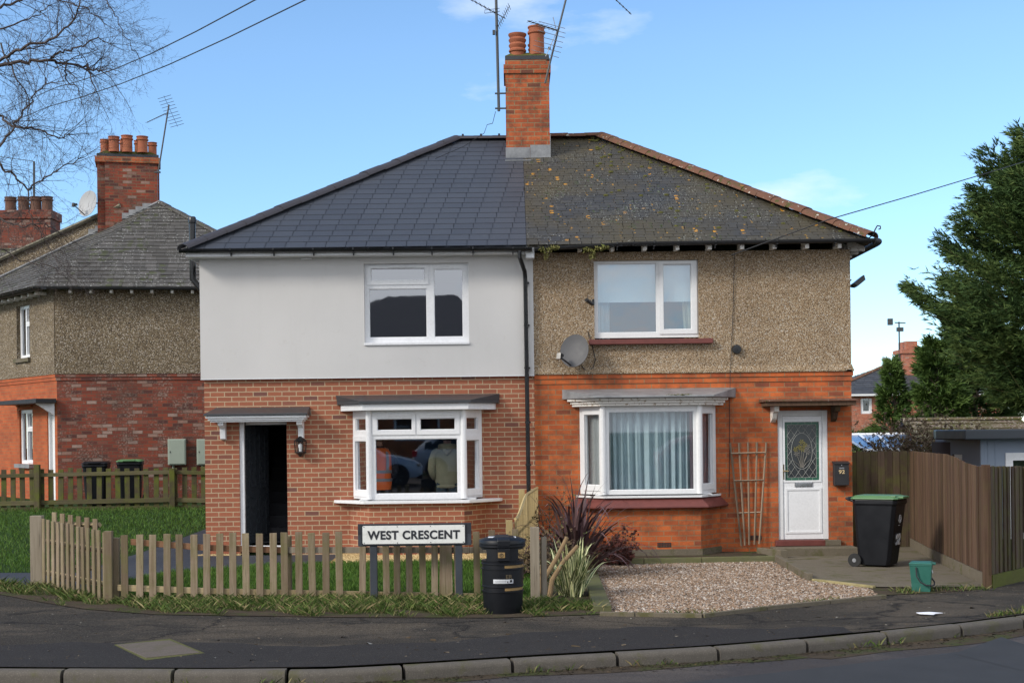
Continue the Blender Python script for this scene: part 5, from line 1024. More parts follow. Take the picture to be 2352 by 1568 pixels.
# ================================================================ wheelie bins
def wheelie(label,loc,yaw,lidm,num=None):
    V=thing('wheelie_bin',label,'wheelie bin',(0,0,0)); 
    # front = +x, side = y
    def ring(x0,x1,w_,z,r=.05): return [(x0+r,-w_,z),(x1-r,-w_,z),(x1,-w_+r,z),(x1,w_-r,z),(x1-r,w_,z),(x0+r,w_,z),(x0,w_-r,z),(x0,-w_+r,z)]
    rs=[ring(-.24,.22,.22,.03),ring(-.25,.24,.225,.10),ring(-.29,.34,.275,.90),ring(-.30,.36,.29,.93),ring(-.30,.36,.29,.985)]
    mb=MB(); vs=[p for r in rs for p in r]; fs=[(j*8+k,j*8+(k+1)%8,(j+1)*8+(k+1)%8,(j+1)*8+k) for j in range(4) for k in range(8)]+[tuple(range(8))[::-1],tuple(range(32,40))]; mb.add(vs,fs); mb.build('body',m_binbody,V,bevel=.008)
    mb=MB(); r0=ring(-.33,.38,.30,.99); r1=ring(-.33,.38,.30,1.01); r2=ring(-.28,.30,.24,1.045); mb.add(r0+r1+r2,[(j*8+k,j*8+(k+1)%8,(j+1)*8+(k+1)%8,(j+1)*8+k) for j in range(2) for k in range(8)]+[tuple(range(8))[::-1],tuple(range(16,24))]); mb.box(.30,.42,-.14,.14,1.0,1.035); mb.box(-.02,.34,-.25,-.22,1.02,1.045); mb.build('lid',lidm,V,bevel=.01)
    mb=MB(); mb.tube([(-.30,-.22,.96),(-.40,-.22,1.0),(-.40,.22,1.0),(-.30,.22,.96)],.018,8); mb.tube([(-.36,-.26,.985),(-.36,.26,.985)],.02,8); mb.build('handle',m_binbody,V)
    for s in (1,-1):
        M_=Matrix.Translation((-.27,s*.27,.10))@Matrix.Rotation(R(90),4,'X'); mb=MB(M_); mb.lathe([(.06,-.022),(.096,-.02),(.10,-.01),(.10,.01),(.096,.02),(.06,.022)],n=24); w1=mb.build('wheel',m_tyre,V,smooth=True)
        mb=MB(M_); mb.lathe([(.03,-.026),(.03,.026)],n=12); mb.lathe([(.055,-.018),(.06,-.018),(.06,.018),(.055,.018)],n=20)
        for k in range(8): t=2*math.pi*k/8; mb.tube([(.02*math.cos(t),.02*math.sin(t),0),(.057*math.cos(t),.057*math.sin(t),0)],.006,4)
        mb.build('hub',m_steel if num else m_black_m,w1)
    mb=MB(); mb.tube([(-.27,-.27,.10),(-.27,.27,.10)],.012,6); mb.build('axle',m_black_m,V)
    if num:
        tilt=math.atan2(.10,.80); M_=Matrix.Translation((.275,0,.42))@Matrix.Rotation(R(90),4,'Z')@Matrix.Rotation(-tilt,4,'X')
        M_=Matrix.Translation((.285,0.03,.40))@Matrix.Rotation(tilt,4,'Y')@Matrix.Rotation(R(90),4,'Z'); text('number',num,.2,m_num,V,M_,width=.22,height=.17,offset=.006,extr=.004)
        mb=MB(Matrix.Translation((.318,.02,.70))@Matrix.Rotation(tilt,4,'Y')@Matrix.Rotation(R(90),4,'Y')); 
        mb.tube([(.06*math.cos(t),.055*math.sin(t),0) for t in np.linspace(0,6.283,20)],.004,4); mb.tube([(.035*math.cos(t),.032*math.sin(t),0) for t in np.linspace(0,6.283,14)],.004,4)
        for k in range(6): t=k*1.047; mb.tube([(.035*math.cos(t),.032*math.sin(t),0),(.06*math.cos(t),.055*math.sin(t),0)],.003,4)
        mb.box(.09,.094,-.05,.05,-.001,.003); mb.build('crest',m_num,V)
    V.location=loc; V.rotation_euler=(0,0,yaw); return V
bxp=gr(1997,1300,.27)
wheelie('black wheelie bin with green lid numbered 92 beside the white door',(at(2017,1200,20.9)[0],20.9,.025),R(-32),m_bingreen,'92')
lb=at(222,1100,33.4); wheelie('black wheelie bin with black lid behind the mossy fence',(lb[0],33.4,gz(-9,33.4)-.06),R(-82),m_binbody); lb=at(300,1100,33.4); wheelie('black wheelie bin with green lid behind the mossy fence',(lb[0],33.4,gz(-9,33.4)-.02),R(-80),m_bingreen)
# food caddy
V=thing('food_caddy','small teal food waste caddy with black handle on the pavement edge','food caddy',(0,0,0)); mb=MB()
def rr(w_,d,z): return [(-w_,-d,z),(w_,-d,z),(w_,d,z),(-w_,d,z)]
mb.add(rr(.125,.12,0)+rr(.13,.125,.12)+rr(.15,.15,.36)+rr(.155,.155,.365)+rr(.155,.155,.385),[(j*4+k,j*4+(k+1)%4,(j+1)*4+(k+1)%4,(j+1)*4+k) for j in range(4) for k in range(4)]+[(3,2,1,0)]); mb.build('body',m_teal,V,bevel=.012)
mb=MB(); mb.add(rr(.16,.16,.386)+rr(.16,.16,.40)+rr(.13,.13,.415),[(j*4+k,j*4+(k+1)%4,(j+1)*4+(k+1)%4,(j+1)*4+k) for j in range(2) for k in range(4)]+[(3,2,1,0),(8,9,10,11)]); mb.box(.15,.20,-.05,.05,.375,.405); mb.build('lid',m_teal,V,bevel=.008)
mb=MB(); mb.tube([(-.06,-.165,.35),(-.05,-.18,.22),(.0,-.19,.14),(.08,-.185,.10),(.15,-.12,.09),(.175,0,.09),(.17,.12,.12),(.0,.165,.35)],.011,6); mb.build('handle',m_black_m,V)
mb=MB(); mb.tube([(.145,-.03,.30),(.155,-.03,.26)],.01,6); mb.build('latch',m_sticker,V)
cb=gr(2122,1360,0); V.location=(cb[0],cb[1]+.1,gz(cb[0],cb[1])+.005); V.rotation_euler=(0,0,R(-20)); V.scale=(.88,.88,.88)
# litter
for nm,(x,y),s,mt,lab in (('litter',(2135,1411),.09,m_paper,'scrap of white paper lying on the pavement'),('litter',(1955,1468),.10,m_blue_l,'blue wrapper lying in the gutter by the kerb'),('litter',(772,1385),.05,m_paper,'small white scrap in the verge grass below the pickets')):
    g=gr(x,y,-.0 if y<1440 else -.12); z=(gz(*g) if y<1440 else -.13)+.012; mb=MB(); vs=[];N=9
    for k in range(N): t=2*math.pi*k/N; rr_=s*random.uniform(.6,1.3); vs.append((g[0]+rr_*math.cos(t)*1.3,g[1]+rr_*math.sin(t)*.8,z+random.uniform(0,.02)))
    vs+=[(g[0],g[1],z+.025)]; mb.add(vs+[(v[0],v[1],v[2]-.006) for v in vs],[(k,(k+1)%N,N) for k in range(N)]+[(N+1+(k+1)%N,N+1+k,2*N+1) for k in range(N)]+[(k,N+1+k,N+1+(k+1)%N,(k+1)%N) for k in range(N)]); tag(mb.build(nm,mt,loc=(g[0],g[1],z)),lab,'litter')
# ================================================================ neighbour house (left)
NH=thing('neighbour_house','older brown pebbledashed brick house left of the rendered semi behind the mossy fence','house',(-11,34.5,.55))
da=Vector((math.cos(R(9)),math.sin(R(9)),0)); db=Vector((-.62,.785,0)).normalized(); C0=Vector((-11.03,34.5,0)); g0=.5; zb=3.6; ze=5.68
Mr=frame((C0.x,C0.y,0),(da.x,da.y))
mb=MB(Mr); mb.holed(0,5.6,g0-.3,zb-.16,[],0,.25); mb.build('brick_wall',m_brick_grim_shade,NH)
mb=MB(Mr); mb.box(-.02,5.62,-.02,.2,zb-.155,zb-.08); mb.box(-.035,5.64,-.035,.2,zb-.077,zb-.002); mb.build('brick_band',m_brick_grim_shade,NH)
mb=MB(Mr); mb.box(-.02,5.6,-.05,.25,zb,ze+.05); mb.build('pebbledash_wall',m_pebble_nb,NH)
# left face: direction from C0 along db; build in frame whose x runs from far end to corner so outward is toward viewer
Lf=8.0; O=C0+db*Lf; Ml=frame((O.x,O.y,0),(-db.x,-db.y))
def tl(px_,py_=800):      # local x on the left face for a photo column
    u=(px_*K-512)*math.cos(TH)+(CY-py_*K)*math.sin(TH); r=u/F
    t=(r*C0.y-C0.x)/(db.x-r*db.y); return Lf-t
def zl(px_,py_):
    t=Lf-tl(px_,py_); Y=C0.y+db.y*t; return at(px_,py_,Y)[1]
u0,u1=tl(43),tl(73); w1=(u0,u1,zl(58,822),zl(58,700)); w2=(tl(45,1000),tl(75,1000),zl(60,1064),zl(60,940)); dd3=(tl(109,1000),tl(126,1000),g0,zl(117,925))
mb=MB(Ml); mb.holed(0,Lf-.001,g0-.3,zb-.16,[(w2[0],w2[1],w2[2],w2[3]),(dd3[0],dd3[1],g0-.3,dd3[3])],0,.25); mb.build('brick_wall',m_brick_nb,NH)
mb=MB(Ml); mb.box(0,Lf-.001,-.02,.2,zb-.155,zb-.08); mb.box(0,Lf-.001,-.035,.2,zb-.077,zb-.002); mb.build('brick_band',m_brick_nb,NH)
mb=MB(Ml); mb.holed(0,Lf-.001,zb,ze+.05,[w1],-.05,.25); mb.build('pebbledash_wall',m_pebble_nb,NH)
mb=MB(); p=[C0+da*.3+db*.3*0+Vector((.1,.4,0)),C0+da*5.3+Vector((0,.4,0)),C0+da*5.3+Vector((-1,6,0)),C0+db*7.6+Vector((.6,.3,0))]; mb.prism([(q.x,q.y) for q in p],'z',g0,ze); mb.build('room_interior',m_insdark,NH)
for (a,b,c,e) in (w1,w2):
    W=b-a;H_=e-c; window(NH,Ml@Matrix.Translation((a,.05,c)),W,H_,[(.07,W*.42,.08,H_-.08),(W*.55,W-.09,.09,H_*.60),(W*.55,W-.09,H_*.68,H_-.09)],[(W*.5,W-.03,H_*.64,H_-.03),(W*.5,W-.03,.03,H_*.63)])
mb=MB(Ml); mb.box(w1[0]-.1,w1[1]+.05,-.12,.05,w1[2]-.1,w1[2]-.002); mb.build('window_sill',m_conc,NH); mb=MB(Ml); mb.box(w2[0]-.1,w2[1]+.05,-.12,.05,w2[2]-.1,w2[2]-.002); mb.build('window_sill',m_lead,NH)
mb=MB(Ml); mb.holed(dd3[0],dd3[1],g0-.2,dd3[3],[(dd3[0]+.06,dd3[1]-.06,g0+.0,dd3[3]-.07)],.03,.13); mb.build('door_frame',m_upvc_d,NH); mb=MB(Ml); mb.box(dd3[0]+.061,dd3[1]-.061,.10,.12,g0,dd3[3]-.071); mb.build('door',m_upvc_d,NH)
ca,cb_=tl(38,920),tl(127,920); mb=MB(Ml); mb.box(ca,cb_+.2,-.55,-.051,dd3[3]+.0,dd3[3]+.1); mb.build('door_canopy',m_black_m,NH); mb=MB(Ml); mb.prism([(-.051,dd3[3]-.01),(-.5,dd3[3]-.01),(-.051,dd3[3]-.3)],'x',dd3[1]+.05,dd3[1]+.12); mb.build('canopy_bracket',m_upvc_d,NH)
mb=MB(Ml); 
for k in range(9): t=(k/8-.5)*2; pass
mb.tube([(w2[0]-.05+(w2[1]-w2[0]+.1)*k/8,-.03,w2[3]+.10+.16*(1-((k/4)-1)**2)) for k in range(9)],.05,4); mb.build('brick_arch',m_brick_nb,NH)
# roof planes
ov=.35; nA=Vector((da.y,-da.x,0)); A=C0+nA*ov+Vector((-.30,0,0)); A=Vector((-11.46,34.1,ze)); Bp=A+da*6.85; Bp.z=ze; Cx=at(368,466,38.9); Cp=Vector((Cx[0],38.9,Cx[1])); Dp=A+db*8.2; Dp.z=ze
mb=MB(); course_roof(mb,A,Bp,Cp,Cp,.215,.27,.028,.006,.12,.022); Bk=Bp+Vector((-.9,6.5,0)); course_roof(mb,Bp,Bk,Cp,Cp,.25,.30,.028,.006,.1,.02); course_roof(mb,Dp,A,Cp,Cp,.215,.27,.028,.006,.12,.02)
nr=mb.build('roof',m_tile_old,NH)
mb=MB(); ridge(mb,tuple(Bp),tuple(Cp),.12,.35); ridge(mb,tuple(A+Vector((0,0,-.01))),tuple(Cp),.04,.5); mb.build('ridge_tiles',m_tile_old,nr,smooth=True)
gutter(NH,-.45,6.3,-.42,ze-.01,m_black_m,M=frame((C0.x,C0.y,0),(da.x,da.y)),r=.065); gutter(NH,-.2,Lf+.35,-.42,ze-.01,m_black_m,M=Ml,r=.065)
for k in range(12): mb=MB(Mr); mb.box(.35+k*.48,.41+k*.48,-.34,-.06,ze-.14,ze-.06); mb.build('rafter_foot',m_flaky,NH)
for k in range(14): mb=MB(Ml); mb.box(Lf-.5-k*.48,Lf-.44-k*.48,-.34,-.06,ze-.14,ze-.06); mb.build('rafter_foot',m_flaky,NH)
# gable wall strip above lower roof, upper roof slab
u=(Cp-Dp); ul=u.length; n_=Vector((-.25,.97,0))
q=[Dp,Cp,Cp+Vector((-.35,0,.1)),Dp+Vector((0,0,.62))]; top0=Dp+Vector((0,.25,.62)); top1=Cp+Vector((-1.25,.25,-.1))
mb=MB(); P0=Dp+Vector((0,.2,-1)); P1=Cp+Vector((-.7,.2,-1)); mb.add([tuple(P0),tuple(P1),tuple(top1),tuple(top0)]+[tuple(v+Vector((.05,.3,0))) for v in (P0,P1,top1,top0)],[(0,1,2,3),(7,6,5,4),(0,4,5,1),(1,5,6,2),(2,6,7,3),(3,7,4,0)]); mb.build('gable_wall',m_pebble_nb,NH)
mb=MB(); T0=top0+Vector((0,-.12,0)); T1=top1+Vector((.12,-.12,.04)); bk=Vector((-1.6,3.2,.0)); mb.add([tuple(v) for v in (T0,T1,T1+bk,T0+bk)]+[tuple(v+Vector((0,0,.10))) for v in (T0,T1,T1+bk,T0+bk)],[(0,3,2,1),(4,5,6,7),(0,1,5,4),(1,2,6,5),(2,3,7,6),(3,0,4,7)]); mb.build('upper_roof',m_tile_old,NH)
mb=MB(); mb.tube([tuple(T0+Vector((0,-.02,.03))),tuple(T1+Vector((0,-.02,.03)))],.05,4); mb.build('verge_mortar',m_mortar,NH)
mb=MB(); e=(Cp-Dp).normalized(); 
for i in range(9):
    p=Cp-e*(.35+i*.22)+Vector((-.05,-.06,.0)); mb.box(p.x-.12,p.x+.12,p.y-.02,p.y+.05,p.z-.02,p.z+.13)
mb.tube([tuple(Cp+Vector((0,-.05,.03))),tuple(Dp+Vector((0,-.05,.03)))],.05,4); mb.build('lead_flashing',m_lead,NH)
# chimney
cc=at(292,420,39.3); Mc=frame((cc[0],39.45,0),(math.cos(R(14)),math.sin(R(14)))); ctop=at(292,372,39.0)[1]
mb=MB(Mc); mb.box(-.62,.78,-.35,.5,6.4,ctop-.0); mb.box(-.83,-.625,-.22,.45,6.4,ctop); mb.box(.783,.83,-.3,.45,6.4,ctop); nch=mb.build('chimney',brick('brick_chim_nb',(.36,.07,.035),(.22,.05,.03),(.2,.14,.08),.24,.082,.008,.9,odd=(.08,.03,.028),pale=.3),nr)
mb=MB(Mc); mb.box(-.88,.87,-.40,.53,ctop-.0,ctop+.16); mb.build('chimney_corbel',m_brick_chim,nr,bevel=.01); mb=MB(Mc); mb.box(-.83,.82,-.36,.5,ctop+.161,ctop+.25); mb.build('chimney_cap',m_bluebrick,nr,bevel=.01)
mb=MB(Mc); mb.prism([(-.8,ctop+.251),(.8,ctop+.251),(.6,ctop+.33),(-.6,ctop+.33)],'y',-.3,.45); mb.build('mortar_flaunching',m_moss,nr)
for (px_,y_,h,r,st) in ((244,0,.36,.12,0),(267,-.15,.42,.145,0),(295,-.15,.46,.15,0),(328,-.15,.45,.15,0),(280,.3,.42,.13,0),(312,.3,.42,.13,0),(341,.3,.38,.12,0)):
    x=at(px_,350,39.3)[0]; pot(x,39.3+y_+(x-cc[0])*.24,ctop+.30,h,r,nr)
dish('satellite_dish','pale grey satellite dish on the left side of the neighbour chimney',(at(202,467,39.0)[0],38.95,at(202,467,39.0)[1]),(-.55,-1,.25),.33,plain('dish_pale',(.36,.37,.38),.6),(.16,.3,-.15),0)
mb=MB(); q=px(202,467,39.05); mb.tube([q,(q[0]+.4,39.3,q[2]+.05)],.02,5); tag(mb.build('dish_bracket',m_black_m,loc=q),'short bracket holding the pale dish to the neighbour chimney','bracket')
p0=px(365,385,39.2); p1=px(388,240,39.2); V=thing('tv_aerial','leaning aerial on a thin pole right of the neighbour chimney','aerial',p0); a=Vector(p0);b=Vector(p1)
mb=MB(); mb.tube([a-(b-a)*.05,b],.022,6); mb.build('mast',m_pole,V); mb=MB(); o=Vector(px(386,258,39.2)); e=Vector(px(337,281,38.7)); yagi(mb,o,e-o,(e-o).length,10,.18); dv=(e-o).normalized(); grid_refl(mb,o-dv*.1,dv,.45,.32,5,.007); mb.build('antenna',m_pole,V)
bx('bracket',m_pole,V,a.x-.12,a.x+.04,39.16,39.24,a.z-.14,a.z-.10)
# meter boxes
for i,(x0,x1,lab) in enumerate(((386,427,'grey green meter box on the brick wall nearer the bins'),(453,494,'grey green meter box half hidden by the rendered house'))):
    Y=34.9; a=at(x0,1007,Y+i*.15);b=at(x1,1066,Y+i*.15); V=thing('meter_box',lab,'meter box',(a[0],Y,b[1])); t=(a[0]-C0.x)/da.x; Mm=Mr@Matrix.Translation((t,0,0)); w_=.43
    mb=MB(Mm); mb.box(0,w_,-.16,-.001,b[1],a[1]); mb.build('case',m_meter,V,bevel=.01); mb=MB(Mm); mb.box(.025,w_-.025,-.175,-.161,b[1]+.025,a[1]-.025); mb.build('door',m_meter,V,bevel=.006); mb=MB(Mm); mb.box(.05,.07,-.182,-.176,(a[1]+b[1])/2-.02,(a[1]+b[1])/2+.02); mb.build('lock',m_black_m,V)
    mb=MB(Mm); mb.tube([(.12,-.06,b[1]),(.12,-.06,1.0)],.025,8); mb.build('pipe',m_meter,V)
# far-left house
FH=thing('terraced_house','distant brick house with mossy chimney seen through the bare birch twigs','house',(-19,46,1.3))
mb=MB(); mb.box(-26,-12.6,45,52,.4,5.0); mb.build('wall',m_brick_nb,FH); zt=at(0,537,46.5)[1]; xr_=at(133,537,46.5)[0]
mb=MB(); course_roof(mb,(-26.5,42.9,5.25),(-13.6,42.9,5.25),(-22,46.5,zt),(xr_,46.5,zt),.3,.35,.03,.01,.05,.02); course_roof(mb,(-13.6,42.9,5.25),(-13.6,50,5.25),(xr_,46.5,zt),(xr_,46.5,zt),.3,.35,.03,.01,.05,.02); mb.add([(-26.5,50,5.25),(-13.6,50,5.25),(xr_,46.5,zt),(-22,46.5,zt)],[(0,1,2,3)]); fr_=mb.build('roof',m_tile_old,FH); mb=MB(); ridge(mb,(-22,46.5,zt),(xr_,46.5,zt),.14,.4); mb.build('ridge_tiles',m_ridge_new,fr_)
a=at(-30,545,46);b=at(118,502,46); mb=MB(); mb.box(a[0],b[0],45.9,46.9,zt-.6,b[1]); mb.build('chimney',m_brick_grim_shade,fr_); bx('chimney_corbel',m_brick_grim_shade,fr_,a[0]-.05,b[0]+.05,45.85,46.95,b[1]+.002,b[1]+.28,bevel=.01)
m_blackpot=plain('sooty_pot',(.12,.06,.04),.9)
for p_ in (22,52,80,106): pot(at(p_,470,46.3)[0],46.4,b[1]+.28,.5,.18,fr_,0,m_blackpot)
p0=px(78,470,46.4);p1=px(78,370,46.4); V=thing('tv_aerial','plain pole aerial on the far chimney behind the birch','aerial',p0); mb=MB(); mb.tube([p0,p1],.04,5); mb.build('mast',m_pole,V); mb=MB(); e=px(20,362,46.4); yagi(mb,p1,Vector(e)-Vector(p1),1.9,10,.15); mb.build('antenna',m_pole,V)
# ================================================================ right background
# shed
S=thing('garden_shed','blue grey timber cabin with black flat roof behind the ribbed fence','shed',(8.6,26,.4)); sc0=px(2252,1040,26); sx=sc0[0]
Ms=frame((sx,26,0),(math.cos(R(8)),math.sin(R(8)))); zt=at(2252,1003,26)[1]
mb=MB(Ms); mb.holed(0,5,-.1,zt,[(.48,2.0,-.1,1.57)],0,.08); 
for k in range(36): 
    if not .4<k*.14<2.05: mb.box(k*.14,k*.14+.008,-.006,-.0005,0,zt-.06)
mb.build('wall',m_shed,S)
Ms2=frame((sx,26,0),(-.50,.866)); mb=MB(); e=Vector((-.02,1,0)).normalized(); p=Vector((sx,26,0))+e*2.6; Ms2=frame((p.x,p.y,0),(-e.x,-e.y)); mb=MB(Ms2); mb.holed(0,2.599,-.1,zt,[(1.0,1.6,.85,1.53)],0,.08); mb.build('wall',m_shed,S)
window(S,Ms2@Matrix.Translation((1.0,.02,.85)),.6,.68,[(.08,.52,.08,.56)],[]); mb=MB(Ms); mb.holed(.48,2.0,-.1,1.57,[(.62,1.86,.1,1.43)],-.02,.06); mb.build('door_frame',m_upvc,S); mb=MB(Ms); mb.box(.62,1.86,.02,.03,.1,1.43); mb.build('door_glass',m_glass,S); mb=MB(Ms); mb.box(.2,4.8,.5,2.5,0,zt-.1); mb.build('interior',m_inside,S)
curtain('curtain',m_curtain2,S,1.0,1.8,.25,.1,1.43,6,.03,0,None,Ms)
pl=[(-.75,-.05),(-.62,-.42),(5.2,-.42),(5.2,3.2),(-1.3,3.2)]; q0=at(2150,1012,26.6)
P=[Vector((8.16,25.6,0)),Ms@Vector((5.2,-.35,0)),Ms@Vector((5.2,3,0)),Vector((8.3,28.0,0)),Vector((8.02,26.9,0))]
mb=MB(); mb.prism([(v.x,v.y) for v in P],'z',zt-.04,zt+.14); mb.build('roof',m_fascia,S,bevel=.02)
# garage with tiled roof
Gg=thing('garage','low brick garage with mossy tiled roof behind the blue cabin','garage',(11,34,.6)); r0=px(2100,964,35.5);r1=px(2335,962,35.5); ez=at(2200,1030,33.5)[1]-.15
mb=MB(); course_roof(mb,(r0[0]-.3,33.2,ez-.1),(r1[0]+.1,33.2,ez-.1),(r0[0]-.3,35.5,r0[2]),(r1[0]+.1,35.5,r1[2]),.3,.3,.04,.01,.08,.03); course_roof(mb,(r1[0]+.1,37.8,ez-.1),(r0[0]-.3,37.8,ez-.1),(r1[0]+.1,35.5,r0[2]),(r0[0]-.3,35.5,r1[2]),.3,.3,.04,.01,.08,.03); gr_=mb.build('roof',m_tile_moss,Gg)
mb=MB(); mb.prism([(33.4,.4),(37.6,.4),(37.6,ez-.1),(35.5,r0[2]-.08),(33.4,ez-.1)],'x',r0[0],r1[0]-.05); mb.build('wall',m_brick_far,Gg)
mb=MB(); ridge(mb,(r0[0]-.3,35.5,r0[2]),(r1[0]+.1,35.5,r1[2]),.12,.4); mb.build('ridge_tiles',m_tile_moss,gr_)
# conservatory roof
Vc=thing('conservatory','white framed conservatory roof with blue glazing above the boarded gate','conservatory',(10.5,36,.7)); a=px(1965,998,36);b=px(2110,996,36); a1=px(1985,1034,33);b1=px(2140,1034,33)
mb=MB(); mb.add([(a1[0],33,a1[2]),(b1[0],33,b1[2]),(b[0]+.4,36,b[2]),(a[0]-.4,36,a[2])],[(0,1,2,3)]); mb.box(a1[0],b1[0],33.2,33.22,.7,a1[2]); mb.build('glazing',m_bluegl,Vc)
mb=MB()
for k in range(6): t=k/5; mb.tube([(a1[0]+(b1[0]-a1[0])*t,33,a1[2]+.03),(a[0]-.4+(b[0]-a[0]+.8)*t,36,a[2]+.03)],.035,4)
mb.tube([(a1[0],33,a1[2]),(b1[0],33,b1[2])],.05,4); mb.tube([(a[0]-.4,36,a[2]),(b[0]+.4,36,b[2])],.05,4); mb.build('glazing_bars',m_upvc,Vc)
# far house right
HH=thing('distant_house','distant red brick house with slate roof and tall chimney behind the conifers','house',(26,86,1.5)); Y=85; a=px(1900,905,Y); ex=px(2300,903,Y); pk=px(2035,838,Y+4.2)
z_e=a[2]; rz_=pk[2]; w3=(at(1977,930,Y)[0],at(2003,930,Y)[0],at(1990,949,Y)[1],at(1990,914,Y)[1])
mb=MB(); mb.holed(a[0],ex[0],1,z_e,[w3],Y,Y+.3); mb.build('wall',m_brick_far,HH)
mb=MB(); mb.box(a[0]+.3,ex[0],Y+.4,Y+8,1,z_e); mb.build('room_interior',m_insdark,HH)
window(HH,frame((w3[0],Y+.05,w3[2]),(1,0)),w3[1]-w3[0],w3[3]-w3[2],[(.15,w3[1]-w3[0]-.15,.15,1.15),(.15,w3[1]-w3[0]-.15,1.35,w3[3]-w3[2]-.15)],[],d=.15)
mb=MB(); course_roof(mb,(a[0]-.5,Y-.4,z_e),(ex[0],Y-.4,z_e),(pk[0],Y+4.2,rz_),(ex[0],Y+4.2,rz_),.35,.5,.03,.01,.1,.02); course_roof(mb,(a[0]-.5,Y+9,z_e),(a[0]-.5,Y-.4,z_e),(pk[0],Y+4.2,rz_),(pk[0],Y+4.2,rz_),.35,.5,.03,.01,.1,.02); hr=mb.build('roof',m_slate_old if False else slate('slate_far',[(0,(.045,.048,.055)),(1,(.075,.078,.085))],.6),HH)
mb=MB(); ridge(mb,(a[0]-.5,Y-.4,z_e),(pk[0],Y+4.2,rz_),.16,.5); ridge(mb,(pk[0],Y+4.2,rz_),(ex[0],Y+4.2,rz_),.16,.5); mb.build('ridge_tiles',m_ridge_old,hr); bx('fascia',m_upvc_d,HH,a[0]-.5,ex[0],Y-.5,Y-.42,z_e-.12,z_e-.0)
a=px(2075,862,Y+2.5);b=px(2116,810,Y+2.5); bx('chimney',m_brick_far,hr,a[0],b[0],Y+2.5,Y+4.4,a[2]-1,b[2]); bx('chimney_corbel',m_brick_far,hr,a[0]-.1,b[0]+.1,Y+2.4,Y+4.5,b[2]+.002,b[2]+.25); bx('chimney_cap',m_brick_far,hr,a[0]+.2,b[0]-.2,Y+2.6,Y+4.3,b[2]+.252,b[2]+.75)
p0=px(2067,862,Y+3);p1=px(2065,738,Y+3); V=thing('tv_aerial','thin pole aerial above the distant brick house','aerial',p0); mb=MB(); mb.tube([p0,p1],.05,5); mb.build('mast',m_pole,V); mb=MB(); mb.tube([px(2055,740,Y+3),px(2080,741,Y+3)],.035,4); mb.box(p1[0]-.7,p1[0]-.4,Y+2.9,Y+3.1,p1[2]-.2,p1[2]+.2); mb.box(p1[0]-.15,p1[0]+.25,Y+2.9,Y+3.1,p1[2]-.6,p1[2]-.35); mb.build('antenna',m_pole,V)
p0=px(2044,845,100); V=thing('street_lamp','distant street lamp head rising over the far slate roof','street lamp',(p0[0],100,1.5)); mb=MB(); q=px(2043,822,100); mb.tube([(p0[0],100,1.5),(q[0],100,q[2])],[.12,.07],6); mb.build('column',m_pole,V); mb=MB(); mb.tube([q,px(2031,823,100)],.06,5); mb.tube([px(2036,823,100),px(2028,824,100)],[.12,.2],6); mb.build('lamp_head',m_steel,V)
# ================================================================ vegetation
def leafmesh(name,mat,V,Fc,tint,parent=None,loc=None):
    """V: (n,k,3) verts of polygons with k corners"""
    n,k,_=V.shape; me=bpy.data.meshes.new(name); me.vertices.add(n*k); me.vertices.foreach_set('co',V.reshape(-1)); me.loops.add(n*k); me.loops.foreach_set('vertex_index',np.arange(n*k,dtype=np.int32)); me.polygons.add(n); me.polygons.foreach_set('loop_start',np.arange(0,n*k,k,dtype=np.int32))
    c=me.color_attributes.new('tint','FLOAT_COLOR','POINT'); a=np.ones((n*k,4),np.float32); a[:,:3]=np.repeat(tint,k)[:,None]; c.data.foreach_set('color',a.reshape(-1)); me.update(calc_edges=True); me.validate()
    return finish(name,me,mat,parent,loc)
def blades(name,mat,P,h,w_,lean,parent=None,loc=None,kind=None,tint=None):
    n=len(P); a=RNG.uniform(0,2*np.pi,n); dirx,diry=np.cos(a),np.sin(a); l=RNG.uniform(0,lean,n)*h; b=RNG.uniform(0,2*np.pi,n)
    V=np.zeros((n,4,3)); s=np.stack([dirx*w_,diry*w_,np.zeros(n)],1); mid=P+np.stack([np.cos(b)*l*.35,np.sin(b)*l*.35,h*.55],1); tip=P+np.stack([np.cos(b)*l,np.sin(b)*l,h*np.ones(n)],1)
    V[:,0]=P-s; V[:,1]=P+s; V[:,2]=mid+s*.7; V[:,3]=tip
    o=leafmesh(name,mat,V,None,RNG.uniform(0,1,n) if tint is None else tint,parent,loc)
    if kind: o['kind']=kind
    return o
def inpoly(P,poly):
    x,y=P[:,0],P[:,1]; ins=np.zeros(len(P),bool); j=len(poly)-1
    for i in range(len(poly)):
        xi,yi=poly[i];xj,yj=poly[j]; c=((yi>y)!=(yj>y))&(x<(xj-xi)*(y-yi)/(yj-yi+1e-12)+xi); ins^=c; j=i
    return ins
def scatter(poly,n):
    a=np.array(poly); P=RNG.uniform(a.min(0),a.max(0),(n*2,2)); P=P[inpoly(P,poly)][:n]; return P
def withz(P,off=0): return np.array([(x,y,gz(x,y)+off) for x,y in P])
lp=[(-5.75,18.9),(-4.9,17.65),(-3,17.6),(.33,17.2),(.33,22.0),(-2.9,21.9),(-3.8,21.75),(-5.1,20.9)]
P=withz(scatter(lp,52000)); h=RNG.uniform(.03,.075,len(P)); o=blades('lawn_grass',m_grass,P,h,.003,.7); tag(o,kind='stuff',label='short green lawn grass behind the picket fence')
lp2=[(-13,21.6),(-6.45,21.0),(-6.35,23.4),(-6.1,25.5),(-5.75,29),(-5.3,29),(-5.3,31.9),(-14,31.9)]
P=withz(scatter(lp2,42000)); h=RNG.uniform(.03,.08,len(P)); o=blades('lawn_grass',m_grass,P,h,.0045,.7); tag(o,kind='stuff',label='green side lawn left of the rendered house')
